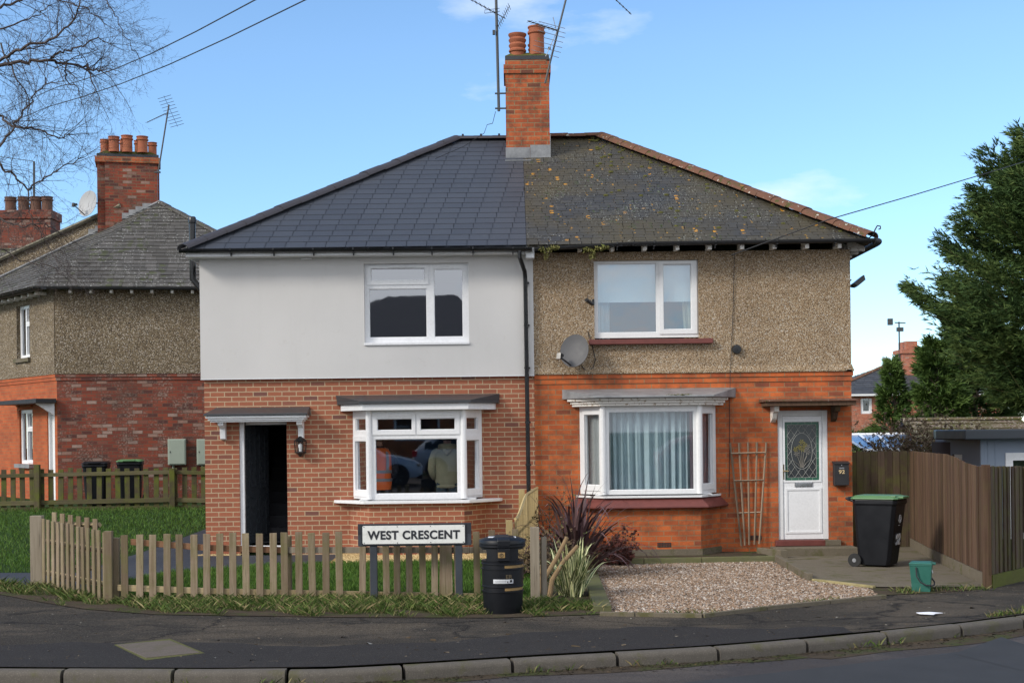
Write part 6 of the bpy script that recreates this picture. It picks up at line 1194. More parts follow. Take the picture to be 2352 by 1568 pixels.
# verge: clumpy
P=scatter(vp,170000); nx_=np.sin(P[:,0]*5.1+np.cos(P[:,1]*3.3)*2)*np.cos(P[:,1]*6+P[:,0]*2.3)+.5*np.sin(P[:,0]*13+P[:,1]*9); fr=(P[:,1]-np.array([lerp(x,BP) for x in P[:,0]])); keep=(nx_+fr*2.2+RNG.uniform(-.6,.6,len(P))>.5)&(((P[:,0]+.125)**2+(P[:,1]-16.15)**2)>.06); P=withz(P[keep][:60000]); h=RNG.gamma(2.0,.021,len(P)).clip(.012,.13)
tn=(RNG.uniform(0,1,len(P))**1.3); o=blades('verge_grass',m_verge,P,h,.0016,1.6,tint=tn); tag(o,kind='stuff',label='rough grass along the foot of the picket fence')
# weeds along kerb + gravel edge
L=[]; 
for x in RNG.uniform(-5,7.5,900):
    if math.sin(x*2.1)+math.sin(x*5.7)>.6: L.append((x,yk(x)-.15+RNG.normal(0,.03),-.13))
for x in RNG.uniform(5.1,7.0,700): L.append((x,yk(x)+.04+abs(RNG.normal(0,.06)),-.01))
for x in RNG.uniform(1.1,5,500): 
    yb=lerp(x,BP)
    if math.sin(x*4)>.2: L.append((x,yb-.03+RNG.normal(0,.02),gz(x,yb)))
for t in RNG.uniform(0,1,500): L.append((.4+.65*t,16.1+RNG.uniform(0,1.0),.0))
for t in RNG.uniform(0,1,300): L.append((4.7+1.3*t,17.55+RNG.uniform(0,.3)+t*.25,0))
P=np.array(L); o=blades('kerb_weeds',m_verge,P,RNG.uniform(.02,.09,len(P)),.005,1.4); tag(o,kind='stuff',label='small weeds growing along the kerb and gravel edge')
# leaf litter / dark debris band in the gutter
P=[]; 
for x in RNG.uniform(-5,8,2600): P.append((x,yk(x)-.13-abs(RNG.normal(0,.16)),-.132+RNG.uniform(0,.012)))
P=np.array(P); n=len(P); V=P[:,None,:]+RNG.normal(0,.012,(n,4,3))*np.array([1,1,.25]); o=leafmesh('gutter_debris',leafy('debris',[(0,(.02,.017,.014)),(.9,(.05,.04,.028)),(1,(.12,.08,.04))],.95),V,None,RNG.uniform(0,1,n)); tag(o,kind='stuff',label='dark leaf debris lying in the road gutter')
sheet('gutter_dirt',[(x,yk(x)-.125) for x in np.arange(-6,9,.2)]+[(x,yk(x)-.30-.12*abs(math.sin(x*1.7))-(.2 if x>3 else 0)) for x in np.arange(9,-6,-.2)],m_soil,0,zf=lambda x,y:-.131,res=1)
n=900; xx=RNG.uniform(-6,7,n); P=np.array([(x,yk(x)+RNG.uniform(.05,1)*(lerp(x,BP)-yk(x)),0) for x in xx]); P[:,2]=[gz(x,y)+.006 for x,y,_ in P]; V=P[:,None,:]+RNG.normal(0,.008,(n,4,3))*np.array([1.4,1,.3]); V[:60]=P[:60,None,:]+RNG.normal(0,.02,(60,4,3))*np.array([1.4,1,.3])
o=leafmesh('pavement_debris',leafy('grit',[(0,(.03,.022,.015)),(.6,(.10,.07,.04)),(.9,(.2,.16,.11)),(1,(.5,.48,.42))],.95),V,None,RNG.uniform(0,1,n)); tag(o,kind='stuff',label='dead leaves and grit scattered on the tarmac pavement')
# gravel stones
def stones(name,mat,poly,n,r0,r1,label,off=.004):
    P=withz(scatter(poly,n),off); n=len(P); r=RNG.uniform(r0,r1,n)
    oct_=np.array([(1,0,0),(0,1,0),(-1,0,0),(0,-1,0),(0,0,1),(0,0,-1)],float); F_=[(0,1,4),(1,2,4),(2,3,4),(3,0,4)]
    a=RNG.uniform(0,6.28,n); c,s=np.cos(a),np.sin(a); sc3=RNG.uniform(.6,1.3,(n,1,3)); v=oct_[None]*sc3*np.array([1,1,.6]); x=v[:,:,0]*c[:,None]-v[:,:,1]*s[:,None]; y=v[:,:,0]*s[:,None]+v[:,:,1]*c[:,None]
    v=np.stack([x,y,v[:,:,2]],2)*r[:,None,None]+RNG.normal(0,.15,(n,6,3))*r[:,None,None]+P[:,None,:]
    V=v[:,F_,:].reshape(n*4,3,3); t=np.repeat(RNG.uniform(0,1,n),4); o=leafmesh(name,mat,V,None,t); tag(o,kind='stuff',label=label); return o
gp=[(1.07,16.06),(2.12,15.85),(4.45,17.38),(4.52,18.08),(3.94,19.1),(4.0,21.9),(1.2,21.7)]
stones('gravel',m_pebs,gp,34000,.010,.024,'mixed tan gravel covering the right front garden')
stones('gravel',m_goldpebs,[(-2.8,22.0),(.33,22.1),(.33,23.55),(-.5,23.55),(-.75,23.08),(-2.3,23.08),(-2.65,23.55),(-2.8,23.55)],7000,.010,.02,'strip of golden gravel at the foot of the left bay'); stones('gravel',m_goldpebs,[(-5.2,23.32),(-4.5,23.32),(-4.5,23.55),(-5.2,23.55)],500,.01,.02,'golden gravel at the foot of the wall left of the open door')
# strappy plants
def strap(name,label,mat,c,n,L0,L1,w_,tints,spread=1.0,up=.5,droop=1.2,variegate=False):
    T=thing(name,label,'plant',c); Vs=[];tt=[]
    for i in range(n):
        a=random.uniform(0,2*math.pi); L=random.uniform(L0,L1); el=R(random.uniform(30+40*up,88)); d=Vector((math.cos(a)*spread,math.sin(a)*spread,0)); p=Vector(c)+Vector((random.gauss(0,.07),random.gauss(0,.07),0)); N=9
        dirv=Vector((math.cos(a)*math.cos(el),math.sin(a)*math.cos(el),math.sin(el))); side=Vector((-math.sin(a),math.cos(a),0)); prev=None; dr=random.uniform(.4,1)*droop; t0=random.random()
        kink=random.random()<.25; 
        for k in range(N+1):
            q=k/N; ww=w_*(1-q**2.2)*(.6+.8*min(q*3,1)) ; 
            cur=(p.copy(),ww)
            if prev:
                a0,w0=prev; a1,w1=cur
                if variegate:
                    for (s0,s1,tv) in ((-1,-.35,.75),(-.35,.35,.2),(.35,1,.8)) if t0<.6 else ((-1,-.5,.2),(-.5,.5,.85),(.5,1,.1)): Vs.append([a0+side*w0*s0,a0+side*w0*s1,a1+side*w1*s1,a1+side*w1*s0]); tt.append(tv*random.uniform(.85,1.15))
                else: Vs.append([a0-side*w0,a0+side*w0,a1+side*w1,a1-side*w1]); tt.append(t0)
            prev=cur; step=L/N; p=p+dirv*step; g=dr*step*2.2*q*(2.2 if kink and q>.6 else 1); dirv=(dirv+Vector((0,0,-g*1.6))).normalized()
    leafmesh('leaves',mat,np.array([[list(v) for v in f] for f in Vs]),None,np.array(tt),T); return T
cpl=px(1260,1310,22.2); strap('phormium','dark bronze strappy phormium between the fence and the orange brick bay','%s'%'' or m_phorm,(.88,20.2,.0),190,.8,1.7,.02,None,1,-.25,1.15)
cpl=(.72,17.7,.0); strap('yucca','variegated cream and green strappy plant beside the litter bin',m_yucca,cpl,90,.42,.85,.021,None,1,.35,1.6,True)
for (b,t,lab) in (((1262,1330),(1238 + 15,1228),0),((1270,1320),(1302,1228),1),((1285,1325),(1325,1248),2)): pass
ST=thing('pruned_shrub','three thick pruned shrub stems standing in the variegated plant','shrub',(.75,18.5,.0))
for (b,t) in (((1243,1330),(1252,1238)),((1252,1325),(1303,1232)),((1268,1330),(1327,1252))):
    Y=17.45; B0=Vector(px(*b,Y)); T0=Vector(px(*t,Y)); mb=MB(); mid=B0.lerp(T0,.5)+Vector((random.uniform(-.03,.03),0,0)); mb.tube([Vector((B0.x-.04,Y,.0)),B0,mid,T0],[.034,.032,.028,.025],9); mb.build('stem',m_stump,ST,smooth=True)
def twiggy(name,label,cat,c,n,r,h,mat,leafn,leafs,barkm,seed=0,flat=1):
    rs=random.Random(seed); T=thing(name,label,cat,c); mb=MB(); tips=[]
    for i in range(n):
        a=rs.uniform(0,6.28); e=rs.uniform(.3,1.3); p=Vector(c)+Vector((rs.gauss(0,.05),rs.gauss(0,.05),0)); d=Vector((math.cos(a)*math.cos(e),math.sin(a)*math.cos(e)*flat,math.sin(e))); L=rs.uniform(.6,1)*math.hypot(r*math.cos(e),h*math.sin(e)); pts=[p]
        for k in range(5): d=(d+Vector((rs.gauss(0,.18),rs.gauss(0,.18),rs.gauss(0,.12)))).normalized(); p=p+d*L/5; pts.append(p.copy())
        mb.tube(pts,[.008,.007,.006,.005,.004,.002],4)
        for k in range(2,6): tips.append(pts[k])
        for s in range(5):
            b=pts[rs.randint(2,5)]; dd=(d+Vector((rs.gauss(0,.7),rs.gauss(0,.7),rs.gauss(0,.6)))).normalized(); e2=b+dd*L*.22; mb.tube([b,e2],[.004,.001],3); tips.append(e2); tips.append(b.lerp(e2,.5))
    mb.build('stems',barkm,T)
    t=np.array([list(p) for p in tips]); idx=RNG.integers(0,len(t),leafn); P=t[idx]+RNG.normal(0,leafs*1.2,(leafn,3)); V=P[:,None,:]+RNG.normal(0,leafs,(leafn,4,3)); V[:,2]=2*P-V[:,0]; V[:,3]=2*P-V[:,1]; leafmesh('leaves',mat,V,None,RNG.uniform(0,1,leafn),T); return T
twiggy('shrub','dark red leaved shrub against the left corner of the orange bay','shrub',(1.40,21.7,.0),22,.22,.72,m_redsh,1500,.013,m_twig,1,.5)
twiggy('shrub','low dark red bush at the foot of the orange bay wall','shrub',(1.58,21.65,.0),26,.28,.42,m_redsh,1900,.013,m_twig,2,.5)
twiggy('shrub','dry brown twiggy shrub behind the variegated plant','shrub',(.62,19.6,.0),60,.5,.85,m_dry,1800,.012,m_twig,3,.8)
twiggy('shrub','thin grey green shrub against the brick above the bronze plant','shrub',(.62,22.6,.0),16,.3,1.2,m_dry,600,.012,m_twig,4,.6)
for (x0,x1,lab) in ((1240,1283,'green weeds hanging from the sagging gutter nearest the downpipe'),(1340,1398,'pale trailing weeds in the sagging gutter above the dish')):
    a=px(x0,575,23.1);b=px(x1,571,23.1); n=420; t=RNG.uniform(0,1,n); P=np.stack([a[0]+(b[0]-a[0])*t,23.12+RNG.normal(0,.03,n),a[2]+.02+(b[2]-a[2])*t+RNG.normal(0,.015,n)-np.where(np.abs(t-.35)<.12,RNG.uniform(0,.16,n),0)],1); V=P[:,None,:]+RNG.normal(0,.012,(n,4,3)); o=leafmesh('gutter_plant',leafy('gutter_weed',[(0,(.09,.11,.02)),(1,(.22,.20,.08))],.8),V,None,RNG.uniform(0,1,n),loc=a); tag(o,lab,'plant')
# bare birch
def birch():
    T=thing('birch_tree','bare birch with fine dark twigs reaching in from the left edge','tree',(-9.9,20.0,.0)); rs=random.Random(21); mb=MB(); segs=[0]
    tr=[Vector((-9.9,20,.3)),Vector((-9.8,20.1,3)),Vector((-9.7,20.2,6)),Vector((-9.6,20.3,9)),Vector((-9.6,20.4,12)),Vector((-9.5,20.4,14))]; mbt=MB(); mbt.tube(tr,[.2,.17,.13,.09,.05,.02],10); mbt.build('trunk',m_bark,T,smooth=True)
    def branch(p,d,L,r,depth):
        N=max(3,int(L/.16)); pts=[p.copy()]; rad=[r]; kids=[]
        for k in range(N):
            q=(k+1)/N; sag=-.05 if depth<=1 else -.07*q
            d=(d+Vector((rs.gauss(0,.15),rs.gauss(0,.15),rs.gauss(0,.15)+sag+(.05 if depth==0 else 0)))).normalized(); p=p+d*(L/N); pts.append(p.copy()); rad.append(r*(1-q*.8)); kids.append((p.copy(),d.copy(),q))
        mb.tube(pts,[q*.78 for q in rad],5 if depth<2 else 3,cap=False); segs[0]+=N
        if depth>=4: return
        n={0:12,1:9,2:6,3:4}[depth]
        for i in range(n):
            pp,dd,q=kids[min(N-1,int(N*(.15+.85*(i+rs.random())/n)))]; ax=Vector((rs.gauss(0,1),rs.gauss(0,1),rs.gauss(0,1))); ax=(ax-dd*ax.dot(dd)).normalized(); nd=(dd*rs.uniform(.5,.9)+ax*rs.uniform(.4,.8)).normalized()
            branch(pp,nd,L*rs.uniform(.35,.55)*(1.15-.4*q),max(.002,rad[-1]*1.1 if depth>2 else r*(1-q*.75)*.6),depth+1)
    for (pl,y0,r0) in (([(-60,165),(0,151),(59,141),(117,137),(146,145),(199,152),(211,165),(235,160)],20,.035),([(-60,170),(0,138),(44,108),(117,95),(155,59),(182,23),(190,-30)],19.7,.03),([(117,137),(152,117),(190,103),(223,88),(262,100)],20,.02),
        ([(149,146),(155,182),(176,205),(192,245)],20.1,.014),([(199,152),(217,199),(234,240)],19.9,.014),([(-50,240),(0,271),(38,296),(88,299),(129,313),(165,308)],20.3,.026),([(-30,400),(0,337),(29,293),(59,249),(85,205),(120,187)],19.6,.024),
        ([(190,-60),(243,0),(264,35),(287,82),(312,117)],20.2,.013),([(-50,350),(0,375),(29,398),(64,434),(88,416),(132,390),(195,360)],20.4,.024),([(-60,30),(0,20),(60,-10),(130,-60)],20,.03),([(-60,80),(20,60),(80,40),(120,10)],20.6,.02),([(-60,470),(0,500),(50,520),(100,512),(150,540)],20.1,.02),([(-60,560),(0,570),(60,600),(120,612),(170,640)],20.5,.015),([(0,100),(40,180),(70,230),(60,300)],20.7,.016),([(60,-60),(130,0),(200,20),(250,60)],20.4,.016),([(64,434),(70,500),(110,560),(130,600)],20.0,.013)):
        pts=[Vector(px(x,y,y0+.25*math.sin(i*2.1+x))) for i,(x,y) in enumerate(pl)]
        fine=[]
        for i in range(len(pts)-1):
            for k in range(5): fine.append(pts[i].lerp(pts[i+1],k/5)+Vector((rs.gauss(0,.016),rs.gauss(0,.02),rs.gauss(0,.016))))
        fine.append(pts[-1]); n=len(fine); mb.tube(fine,[r0*.85*(1-.7*i/n) for i in range(n)],5,cap=False)
        L=sum((b-a).length for a,b in zip(pts,pts[1:])); ns=int(L*17)
        for i in range(ns):
            j=min(n-2,int(n*(.08+.92*(i+rs.random())/ns))); dd=(fine[j+1]-fine[j]).normalized(); ax=Vector((rs.gauss(0,1),rs.gauss(0,.8),rs.gauss(0,1))); ax=(ax-dd*ax.dot(dd)).normalized()
            nd=(dd*rs.uniform(.3,.8)+ax*rs.uniform(.5,.9)).normalized(); branch(fine[j],nd,rs.uniform(.35,.85),max(.0035,r0*.28),2)
        branch(fine[-1],(fine[-1]-fine[-3]).normalized(),.5,.006,2)
    mb.build('crown',m_twig,T)
birch()
# conifers
def conifer(name,label,c,H_,prof,nb,sub,leaf,mat,seed,trunkr=.2,bare=1.0,col=None,droop=.1,leafn=7,lo=.2,dead=0,azr=None):
    rs=np.random.default_rng(seed); T=thing(name,label,'tree',c); c=np.array(c,float); mb=MB(); mb.tube([tuple(c),tuple(c+np.array([.1,0,H_*.5])),tuple(c+np.array([0,0,H_*.97]))],[trunkr,trunkr*.7,.03],9); 
    P=[];D=[];S=[];TT=[]
    for i in range(nb):
        u=(i+rs.random())/nb; z=bare+(H_-bare)*u; R_=prof(u)*rs.uniform(.72,1.12); a=rs.uniform(0,2*np.pi) if azr is None else rs.uniform(*azr); e=np.array([np.cos(a),np.sin(a),rs.uniform(.05,.35)+.5*u]); e/=np.linalg.norm(e); p0=c+np.array([0,0,z-R_*.15]); tb=rs.random()
        side=np.array([-np.sin(a),np.cos(a),0]); 
        if R_>.5: q=[p0+e*R_*t+np.array([0,0,-droop*R_*t*t+.12*R_*t**3]) for t in (0,.35,.7,1)]; mb.tube([tuple(x) for x in q],[.05*R_/3+.01,.03*R_/3+.006,.012,.005],4,cap=False)
        ns=int(sub*(.4+R_/3))
        t=lo+(1-lo)*np.sqrt(rs.random(ns)); w_=rs.normal(0,.22,ns)*R_*(1.15-t*.6)
        pos=p0+e*(R_*t)[:,None]+side*w_[:,None]; pos[:,2]+=-droop*R_*t*t+.12*R_*t**3+rs.normal(0,.06,ns)+.10*R_*(t-.5)
        dd=e[None]*.9+side*(np.sign(w_)*np.abs(w_)/(R_*.22))[:,None]*.5+rs.normal(0,.25,(ns,3)); dd/=np.linalg.norm(dd,axis=1)[:,None]
        P.append(pos);D.append(dd);S.append(rs.uniform(.6,1.25,ns)*leaf);TT.append(np.clip(tb*.5+rs.random(ns)*.5,0,1))
    if dead:
        for i in range(dead):
            a=rs.uniform(-3.2,-.0)if azr is None else rs.uniform(*azr); z=rs.uniform(.5,bare*1.5); L=rs.uniform(1.0,3.2); p=c+np.array([0,0,z*.8]); e=np.array([np.cos(a),np.sin(a),rs.uniform(.1,.7)]); pts=[p+e*L*t+np.array([0,0,.5*L*t*t]) for t in (0,.3,.6,1)]; mb.tube([tuple(x) for x in pts],[.035,.02,.012,.004],4,cap=False)
    mb.build('trunk',m_barkgreen if dead else m_bark,T,smooth=True)
    P=np.concatenate(P);D=np.concatenate(D);S=np.concatenate(S);TT=np.concatenate(TT); n=len(P)
    allV=[];allT=[]
    for k in range(leafn):
        r=RNG.normal(0,.30,(n,3)); d=D+r; d[:,2]-=.12; d/=np.linalg.norm(d,axis=1)[:,None]; s=np.cross(d,RNG.normal(0,1,(n,3))); s/=np.linalg.norm(s,axis=1)[:,None]+1e-9; L=(S*RNG.uniform(.6,1.2,n))[:,None]; o=P+D*(S*(k/leafn-.4))[:,None]
        allV.append(np.stack([o,o+d*L*.4+s*L*.10,o+d*L*1.15,o+d*L*.4-s*L*.10],1)); allT.append(np.clip(TT+RNG.normal(0,.12,n),0,1))
    leafmesh('crown',mat,np.concatenate(allV),None,np.concatenate(allT),T); return T
conifer('conifer_tree','large dark green conifer filling the right edge above the garage',(14.8,36.5,.0),10.7,lambda u:1.03*lerp(u,[(0,2.0),(.1,3.2),(.23,4.3),(.465,3.9),(.64,2.9),(.8,1.6),(1,.15)]),330,175,.145,m_conifer,3,.20,2.3,leafn=7,dead=60)
conifer('spruce_tree','young bright green conifer in front of the distant brick house',(at(2052,990,44)[0],44,.0),4.1,lambda u:1.15*(1-u)+.12,100,60,.17,m_conifer2,4,.08,.4,leafn=6)
conifer('spruce_tree','bushy green conifer left of the big conifer over the hedge',(at(2150,990,43)[0],43,.0),4.6,lambda u:1.2*(1-u)**.6+.15,100,80,.17,m_conifer2,5,.10,1.2,leafn=6)
conifer('conifer_tree','shadowed conifer behind the garage roof under the big conifer',(at(2235,990,46)[0],46,.0),6.5,lambda u:1.7*(1-u)**.6+.2,120,90,.2,m_conifer,6,.12,1.6,leafn=6)
conifer('conifer_tree','small far conifer left of the conservatory beside the house corner',(at(1966,990,52)[0],52,.1),1.7,lambda u:1.1*(1-u)**.6+.1,50,50,.15,m_conifer,9,.07,.2,leafn=6)
twiggy('hedge_shrub','tangled bare brown hedge shrub above the boarded fence','shrub',(at(2130,1040,30)[0],30,.4),240,1.6,2.0,m_hedge,22000,.014,m_hbark,11,.8)
twiggy('hedge_shrub','bare brown shrub behind the tiled garage roof end','shrub',(at(2075,1020,32)[0],32,.4),160,1.1,1.8,m_hedge,11000,.015,m_hbark,12,.8)
twiggy('bare_shrub','thin bare shrub in front of the distant brick house','shrub',(at(1975,1000,60)[0],60,.3),70,1.6,3.1,m_hedge,300,.02,m_hbark,13,.8)
# ================================================================ people in the room
def person(label,loc,yaw,top_mat,leg_mat,vest=False,hood=False,arm=0):
    T=thing('person',label,'person',(0,0,0)); fl=0
    me=bpy.data.meshes.new('body'); V=[(0,0,.95),(0,0,1.12),(0,0,1.30),(0,.0,1.45),(0,0,1.53),(0,-.02,1.62),(0,-.02,1.72)]; Rr=[.13,.12,.14,.10,.055,.085,.075]; E_=[(0,1),(1,2),(2,3),(3,4),(4,5),(5,6)]
    def addc(root,pts,rs_):
        b=root
        for p,r in zip(pts,rs_): V.append(p); Rr.append(r); E_.append((b,len(V)-1)); b=len(V)-1
        return b
    for s in (1,-1):
        addc(0,[(s*.10,0,.88),(s*.11,-.01,.50),(s*.11,.02,.09),(s*.12,-.12,.045),(s*.12,-.17,.035)],[.09,.06,.045,.04,.025])
        hnd=addc(3,[(s*.17,0,1.42),(s*.23,.02,1.14),(s*.21,-.12,.98),(s*.20,-.20,.96)],[.06,.045,.032,.026])
        for k,(dx,L) in enumerate(((-.03,.065),(-.01,.08),(.01,.078),(.03,.06))): addc(hnd,[(s*.20+dx,-.245,.95),(s*.20+dx,-.25-L*.5,.925),(s*.20+dx,-.235-L*.6,.90)],[.009,.008,.007])
        addc(hnd,[(s*.165,-.22,.955),(s*.15,-.25,.94)],[.010,.008])
    me.from_pydata(V,E_,[]); o=bpy.data.objects.new('body',me); COL.objects.link(o); o.parent=T; sk=o.modifiers.new('s','SKIN'); me.skin_vertices.new() if not me.skin_vertices else None
    for i,r in enumerate(Rr): me.skin_vertices[0].data[i].radius=(r,r*.85 if i<4 else r)
    me.skin_vertices[0].data[0].use_root=True; su=o.modifiers.new('ss','SUBSURF'); su.levels=su.render_levels=2; me.materials.append(m_skin)
    # face
    mb=MB(); mb.lathe([(.001,-.02),(.012,-.01),(.014,.01),(.001,.03)],(0,-.105,1.63),8); 
    for s in (1,-1): mb.lathe([(.001,-.03),(.016,-.01),(.016,.015),(.001,.03)],(s*.088,-.01,1.64),8,.6,1)
    mb.build('nose_and_ears',m_skin,T,smooth=True); mb=MB()
    for s in (1,-1): mb.lathe([(.001,-.009),(.011,0),(.001,.009)],(s*.032,-.095,1.665),8)
    mb.build('eyes',m_insdark,T); bx('mouth',m_sillred,T,-.022,.022,-.104,-.098,1.588,1.595)
    mb=MB(); mb.lathe([(.086,1.60),(.098,1.66),(.100,1.72),(.085,1.775),(.05,1.80),(.001,1.81)],(0,.012,0),16,.95,1.05); mb.build('hair',m_hair,T,smooth=True)
    # jacket / hoodie : lofted torso
    def loft(name,mat,rings,n=24):
        mb=MB(); vs=[];fs=[]
        for (z,rx,ry,cy) in rings:
            for k in range(n):
                t=2*math.pi*k/n; wr=1+.03*math.sin(5*t+z*22)+.02*math.sin(9*t-z*35); vs.append((rx*wr*math.cos(t),cy+ry*wr*math.sin(t),z))
        m=len(rings); fs=[(j*n+k,j*n+(k+1)%n,(j+1)*n+(k+1)%n,(j+1)*n+k) for j in range(m-1) for k in range(n)]; mb.add(vs,fs); return mb.build(name,mat,T,smooth=True)
    loft('hoodie' if hood else 'jacket',top_mat,[(.80,.185,.135,0),(.83,.20,.15,0),(.86,.185,.14,0),(.90,.205,.155,0),(1.0,.20,.15,0),(1.15,.205,.15,0),(1.3,.22,.145,0),(1.39,.215,.13,0),(1.45,.17,.11,0),(1.49,.10,.085,0),(1.52,.075,.075,0)])
    for s in (1,-1):
        mb=MB(); mb.tube([(s*.14,0,1.43),(s*.205,0,1.38),(s*.25,.02,1.26),(s*.27,.035,1.12),(s*.25,-.02,1.03),(s*.23,-.12,.975),(s*.222,-.15,.97)],[.065,.078,.072,.064,.060,.052,.047],14); mb.build('sleeve',top_mat,T,smooth=True)
        mb=MB(); mb.tube([(s*.085,0,.90),(s*.10,0,.75),(s*.11,-.01,.5),(s*.115,.015,.12)],[.115,.10,.075,.07],14); mb.build('trouser_leg',leg_mat,T,smooth=True)
    if hood:
        mb=MB(); vs=[];fs=[];n=14
        mb.tube([(-.12,-.03,1.47),(-.115,.05,1.50),(-.06,.115,1.50),(0,.13,1.485),(.06,.115,1.50),(.115,.05,1.50),(.12,-.03,1.47)],[.03,.045,.055,.06,.055,.045,.03],12); mb.tube([(-.07,.10,1.47),(-.03,.145,1.42),(0,.15,1.39),(.03,.145,1.42),(.07,.10,1.47)],[.035,.045,.05,.045,.035],12); mb.build('hood',top_mat,T,smooth=True)
    if vest:
        loft('hi_vis_vest',m_hivis,[(.78,.20,.155,0),(.9,.215,.165,0),(1.0,.21,.16,0),(1.15,.215,.16,0),(1.3,.232,.155,0),(1.40,.225,.14,0),(1.455,.175,.118,0),(1.485,.11,.09,0)])
        for z in (.92,1.06): 
            mb=MB(); n=24; rx,ry=(.219,.169) if z<1 else (.215,.165); mb.add([(1.035*rx*math.cos(2*math.pi*k/n),1.035*ry*math.sin(2*math.pi*k/n),z+dz) for dz in (0,.05) for k in range(n)],[(k,(k+1)%n,n+(k+1)%n,n+k) for k in range(n)]); mb.build('reflective_band',m_refl,T,smooth=True)
        for s in (1,-1): mb=MB(); mb.add([(s*.08,.172,1.11),(s*.13,.165,1.11),(s*.135,.163,1.30),(s*.125,.14,1.42),(s*.085,.145,1.43),(s*.085,.172,1.30)],[(0,1,2,5),(5,2,3,4)]); mb.build('reflective_band',m_refl,T)
    T.location=loc; T.rotation_euler=(0,0,yaw); return T
hx=at(1028,1085,24.08)[0]; person('person in an olive hooded sweatshirt seen from behind in the left bay window',(hx,24.08,.33),math.pi,m_hoodie,m_jeans,hood=True)
hx=at(868,1085,24.12)[0]; person('person in an orange hi-vis vest standing in the left bay window',(hx+.02,24.12,.33),math.pi+.35,m_jacket,m_insdark,vest=True)
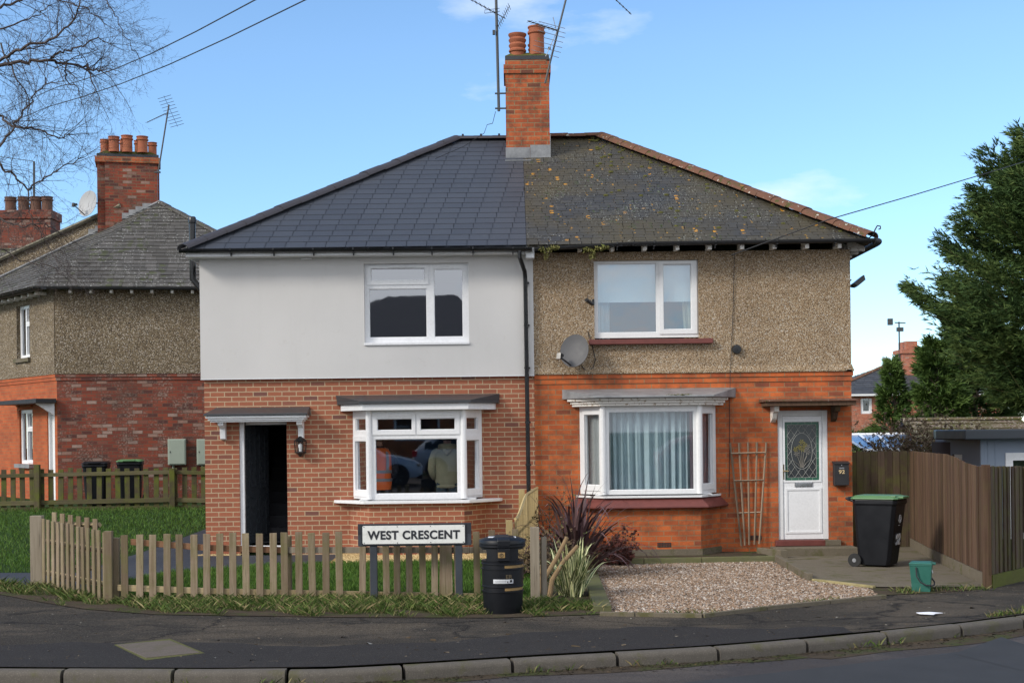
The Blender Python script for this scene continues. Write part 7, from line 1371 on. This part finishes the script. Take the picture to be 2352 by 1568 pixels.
# ================================================================ parked cars on the near side (seen reflected in the bay windows)
def car(label,paint,loc,yaw,kind=0):
    T=thing('parked_car',label,'car',(0,0,0)); T['group']='cars parked on the near side of the road'
    st=[(-2.15,.62,.45,.78,.78),(-2.05,.78,.30,.86,.95),(-1.7,.86,.24,.92,1.28),(-1.2,.88,.22,.93,1.43),(-.4,.89,.22,.92,1.49),(.3,.89,.22,.92,1.44),(.85,.89,.22,.93,1.10),(1.05,.88,.22,.95,.97),(1.5,.86,.24,.88,.90),(1.95,.78,.28,.74,.78),(2.15,.60,.36,.60,.64)]
    vs=[];n=10
    for (x,w_,zs,zb_,zt_) in st:
        tw=w_*(.72 if zt_>1.1 else .88); ring=[(w_*.9,zs),(w_,zs+.12),(w_,zb_-.1),(w_*.97,zb_),(tw,zt_-.05),(tw*.8,zt_)]
        r=ring+[(-a,b) for a,b in ring[::-1]]; vs+= [(x,a,b) for a,b in r]; n=len(r)
    m=len(st); fs=[(j*n+k,(j+1)*n+k,(j+1)*n+(k+1)%n,j*n+(k+1)%n) for j in range(m-1) for k in range(n)]+[tuple(range(n)),tuple(range((m-1)*n,m*n))[::-1]]
    MB().add(vs,fs).build('body',paint,T,smooth=True)
    mb=MB()
    for s in (1,-1):
        for (a,b) in ((2,3),(3,4),(4,5),(5,6)):
            P_=[]; 
            for i,top in ((a,0),(b,0),(b,1),(a,1)):
                x,w_,zs,zb_,zt_=st[i]; tw=w_*(.72 if zt_>1.1 else .88); f=.12 if not top else .86; P_.append((x,s*((w_*.97)*(1-f)+tw*f+.006),zb_*(1-f)+(zt_-.05)*f))
            mb.add(P_,[(0,1,2,3)])
    P_=[]
    for i,s in ((5,1),(5,-1),(7,-1),(7,1)): x,w_,zs,zb_,zt_=st[i]; P_.append((x+.03,s*w_*.66,zt_+.006))
    mb.add(P_,[(0,1,2,3)]); P_=[(st[1][0]-.01,.6,.95),(st[1][0]-.01,-.6,.95),(st[2][0]-.02,-.55,1.27),(st[2][0]-.02,.55,1.27)]; mb.add(P_,[(0,1,2,3)]); mb.build('windows',m_cglass,T)
    for x in (-1.3,1.35):
        for s in (1,-1):
            M_=Matrix.Translation((x,s*.80,.33))@Matrix.Rotation(R(90),4,'X'); mb=MB(M_); mb.lathe([(.20,-.11),(.31,-.11),(.33,-.08),(.33,.08),(.31,.11),(.20,.11)],n=28); w1=mb.build('wheel',m_tyre,T,smooth=True); mb=MB(M_)
            for k in range(7): t=2*math.pi*k/7; mb.tube([(0,0,-s*.09),(.2*math.cos(t),.2*math.sin(t),-s*.1)],.02,4)
            mb.lathe([(.19,-.1),(.215,-.1),(.215,.1),(.19,.1)],n=24); mb.build('rim',m_steel,w1)
            mb=MB(Matrix.Translation((x,s*.84,.33))@Matrix.Rotation(R(90),4,'X')); mb.lathe([(.36,-.055),(.38,-.055),(.38,.055),(.36,.055)],n=28); mb.build('wheel_arch',m_black_m,T)
    for s in (1,-1): bx('headlight',m_chrome,T,1.9,2.1,s*.52,s*.76,.60,.70,bevel=.02); bx('tail_light',m_redl,T,-2.13,-1.95,s*.55,s*.80,.72,.92,bevel=.02); bx('mirror',paint,T,.72,.88,s*.90,s*1.04,.95,1.07,bevel=.02)
    bx('grille',m_black_m,T,2.02,2.17,-.4,.4,.42,.56); bx('number_plate',m_upvc,T,2.16,2.18,-.26,.26,.33,.42); bx('bumper_trim',m_black_m,T,2.0,2.15,-.6,.6,.22,.32)
    T.location=loc; T.rotation_euler=(0,0,yaw); return T
car('pale blue hatchback parked nearest the camera, reflected in the left bay',m_carw,(-5.0,2.1,-.13),R(-8)); car('silver car parked behind the pale blue one across the road',m_cars,(-1.2,-2.2,-.13),R(4)); car('dark red car parked opposite the orange brick bay',m_carr,(6.6,2.2,-.13),R(0))
sheet('opposite_pavement',[(-60,-3.05),(60,-3.05),(60,-6),(-60,-6)],m_pave,0,zf=lambda x,y:-.02); 
OH=thing('opposite_house','plain brick semi across the road reflected in the upper windows','house',(-5,-10,0)); mb=MB(); 
wins=[(-8.6,-7.2,3.4,4.7),(-4.6,-3.2,3.4,4.7),(-8.9,-7.0,.9,2.3),(-4.6,-2.8,.9,2.3)]
Mo=frame((0,-9,0),(-1,0)); mb=MB(Mo); mb.holed(1.0,10.5,-.1,5.3,[(-b,-a,c,e) for a,b,c,e in wins],0,.3); mb.box(1.0,1.3,.301,8,-.1,5.3); mb.box(10.2,10.5,.301,8,-.1,5.3); mb.box(1.3,10.2,7.7,8,-.1,5.3); mb.build('wall',m_brick_old,OH)
for a,b,c,e in wins: window(OH,Mo@Matrix.Translation((-b,.05,c)),b-a,e-c,[(.08,(b-a)/2-.05,.08,e-c-.08),((b-a)/2+.05,b-a-.08,.08,e-c-.08)],[])
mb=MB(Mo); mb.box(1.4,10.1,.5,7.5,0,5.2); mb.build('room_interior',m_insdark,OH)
mb=MB(); q=[(-.2,-8.6,5.0),(-10.9,-8.6,5.0),(-10.9,-17.4,5.0),(-.2,-17.4,5.0)]; r=[(-2.2,-13,7.9),(-5.2,-13,7.9)]; mb.add(q+r,[(0,1,5,4),(1,2,5),(2,3,4,5),(3,0,4),(3,2,1,0)]); mb.build('roof',m_ridge_new,OH)
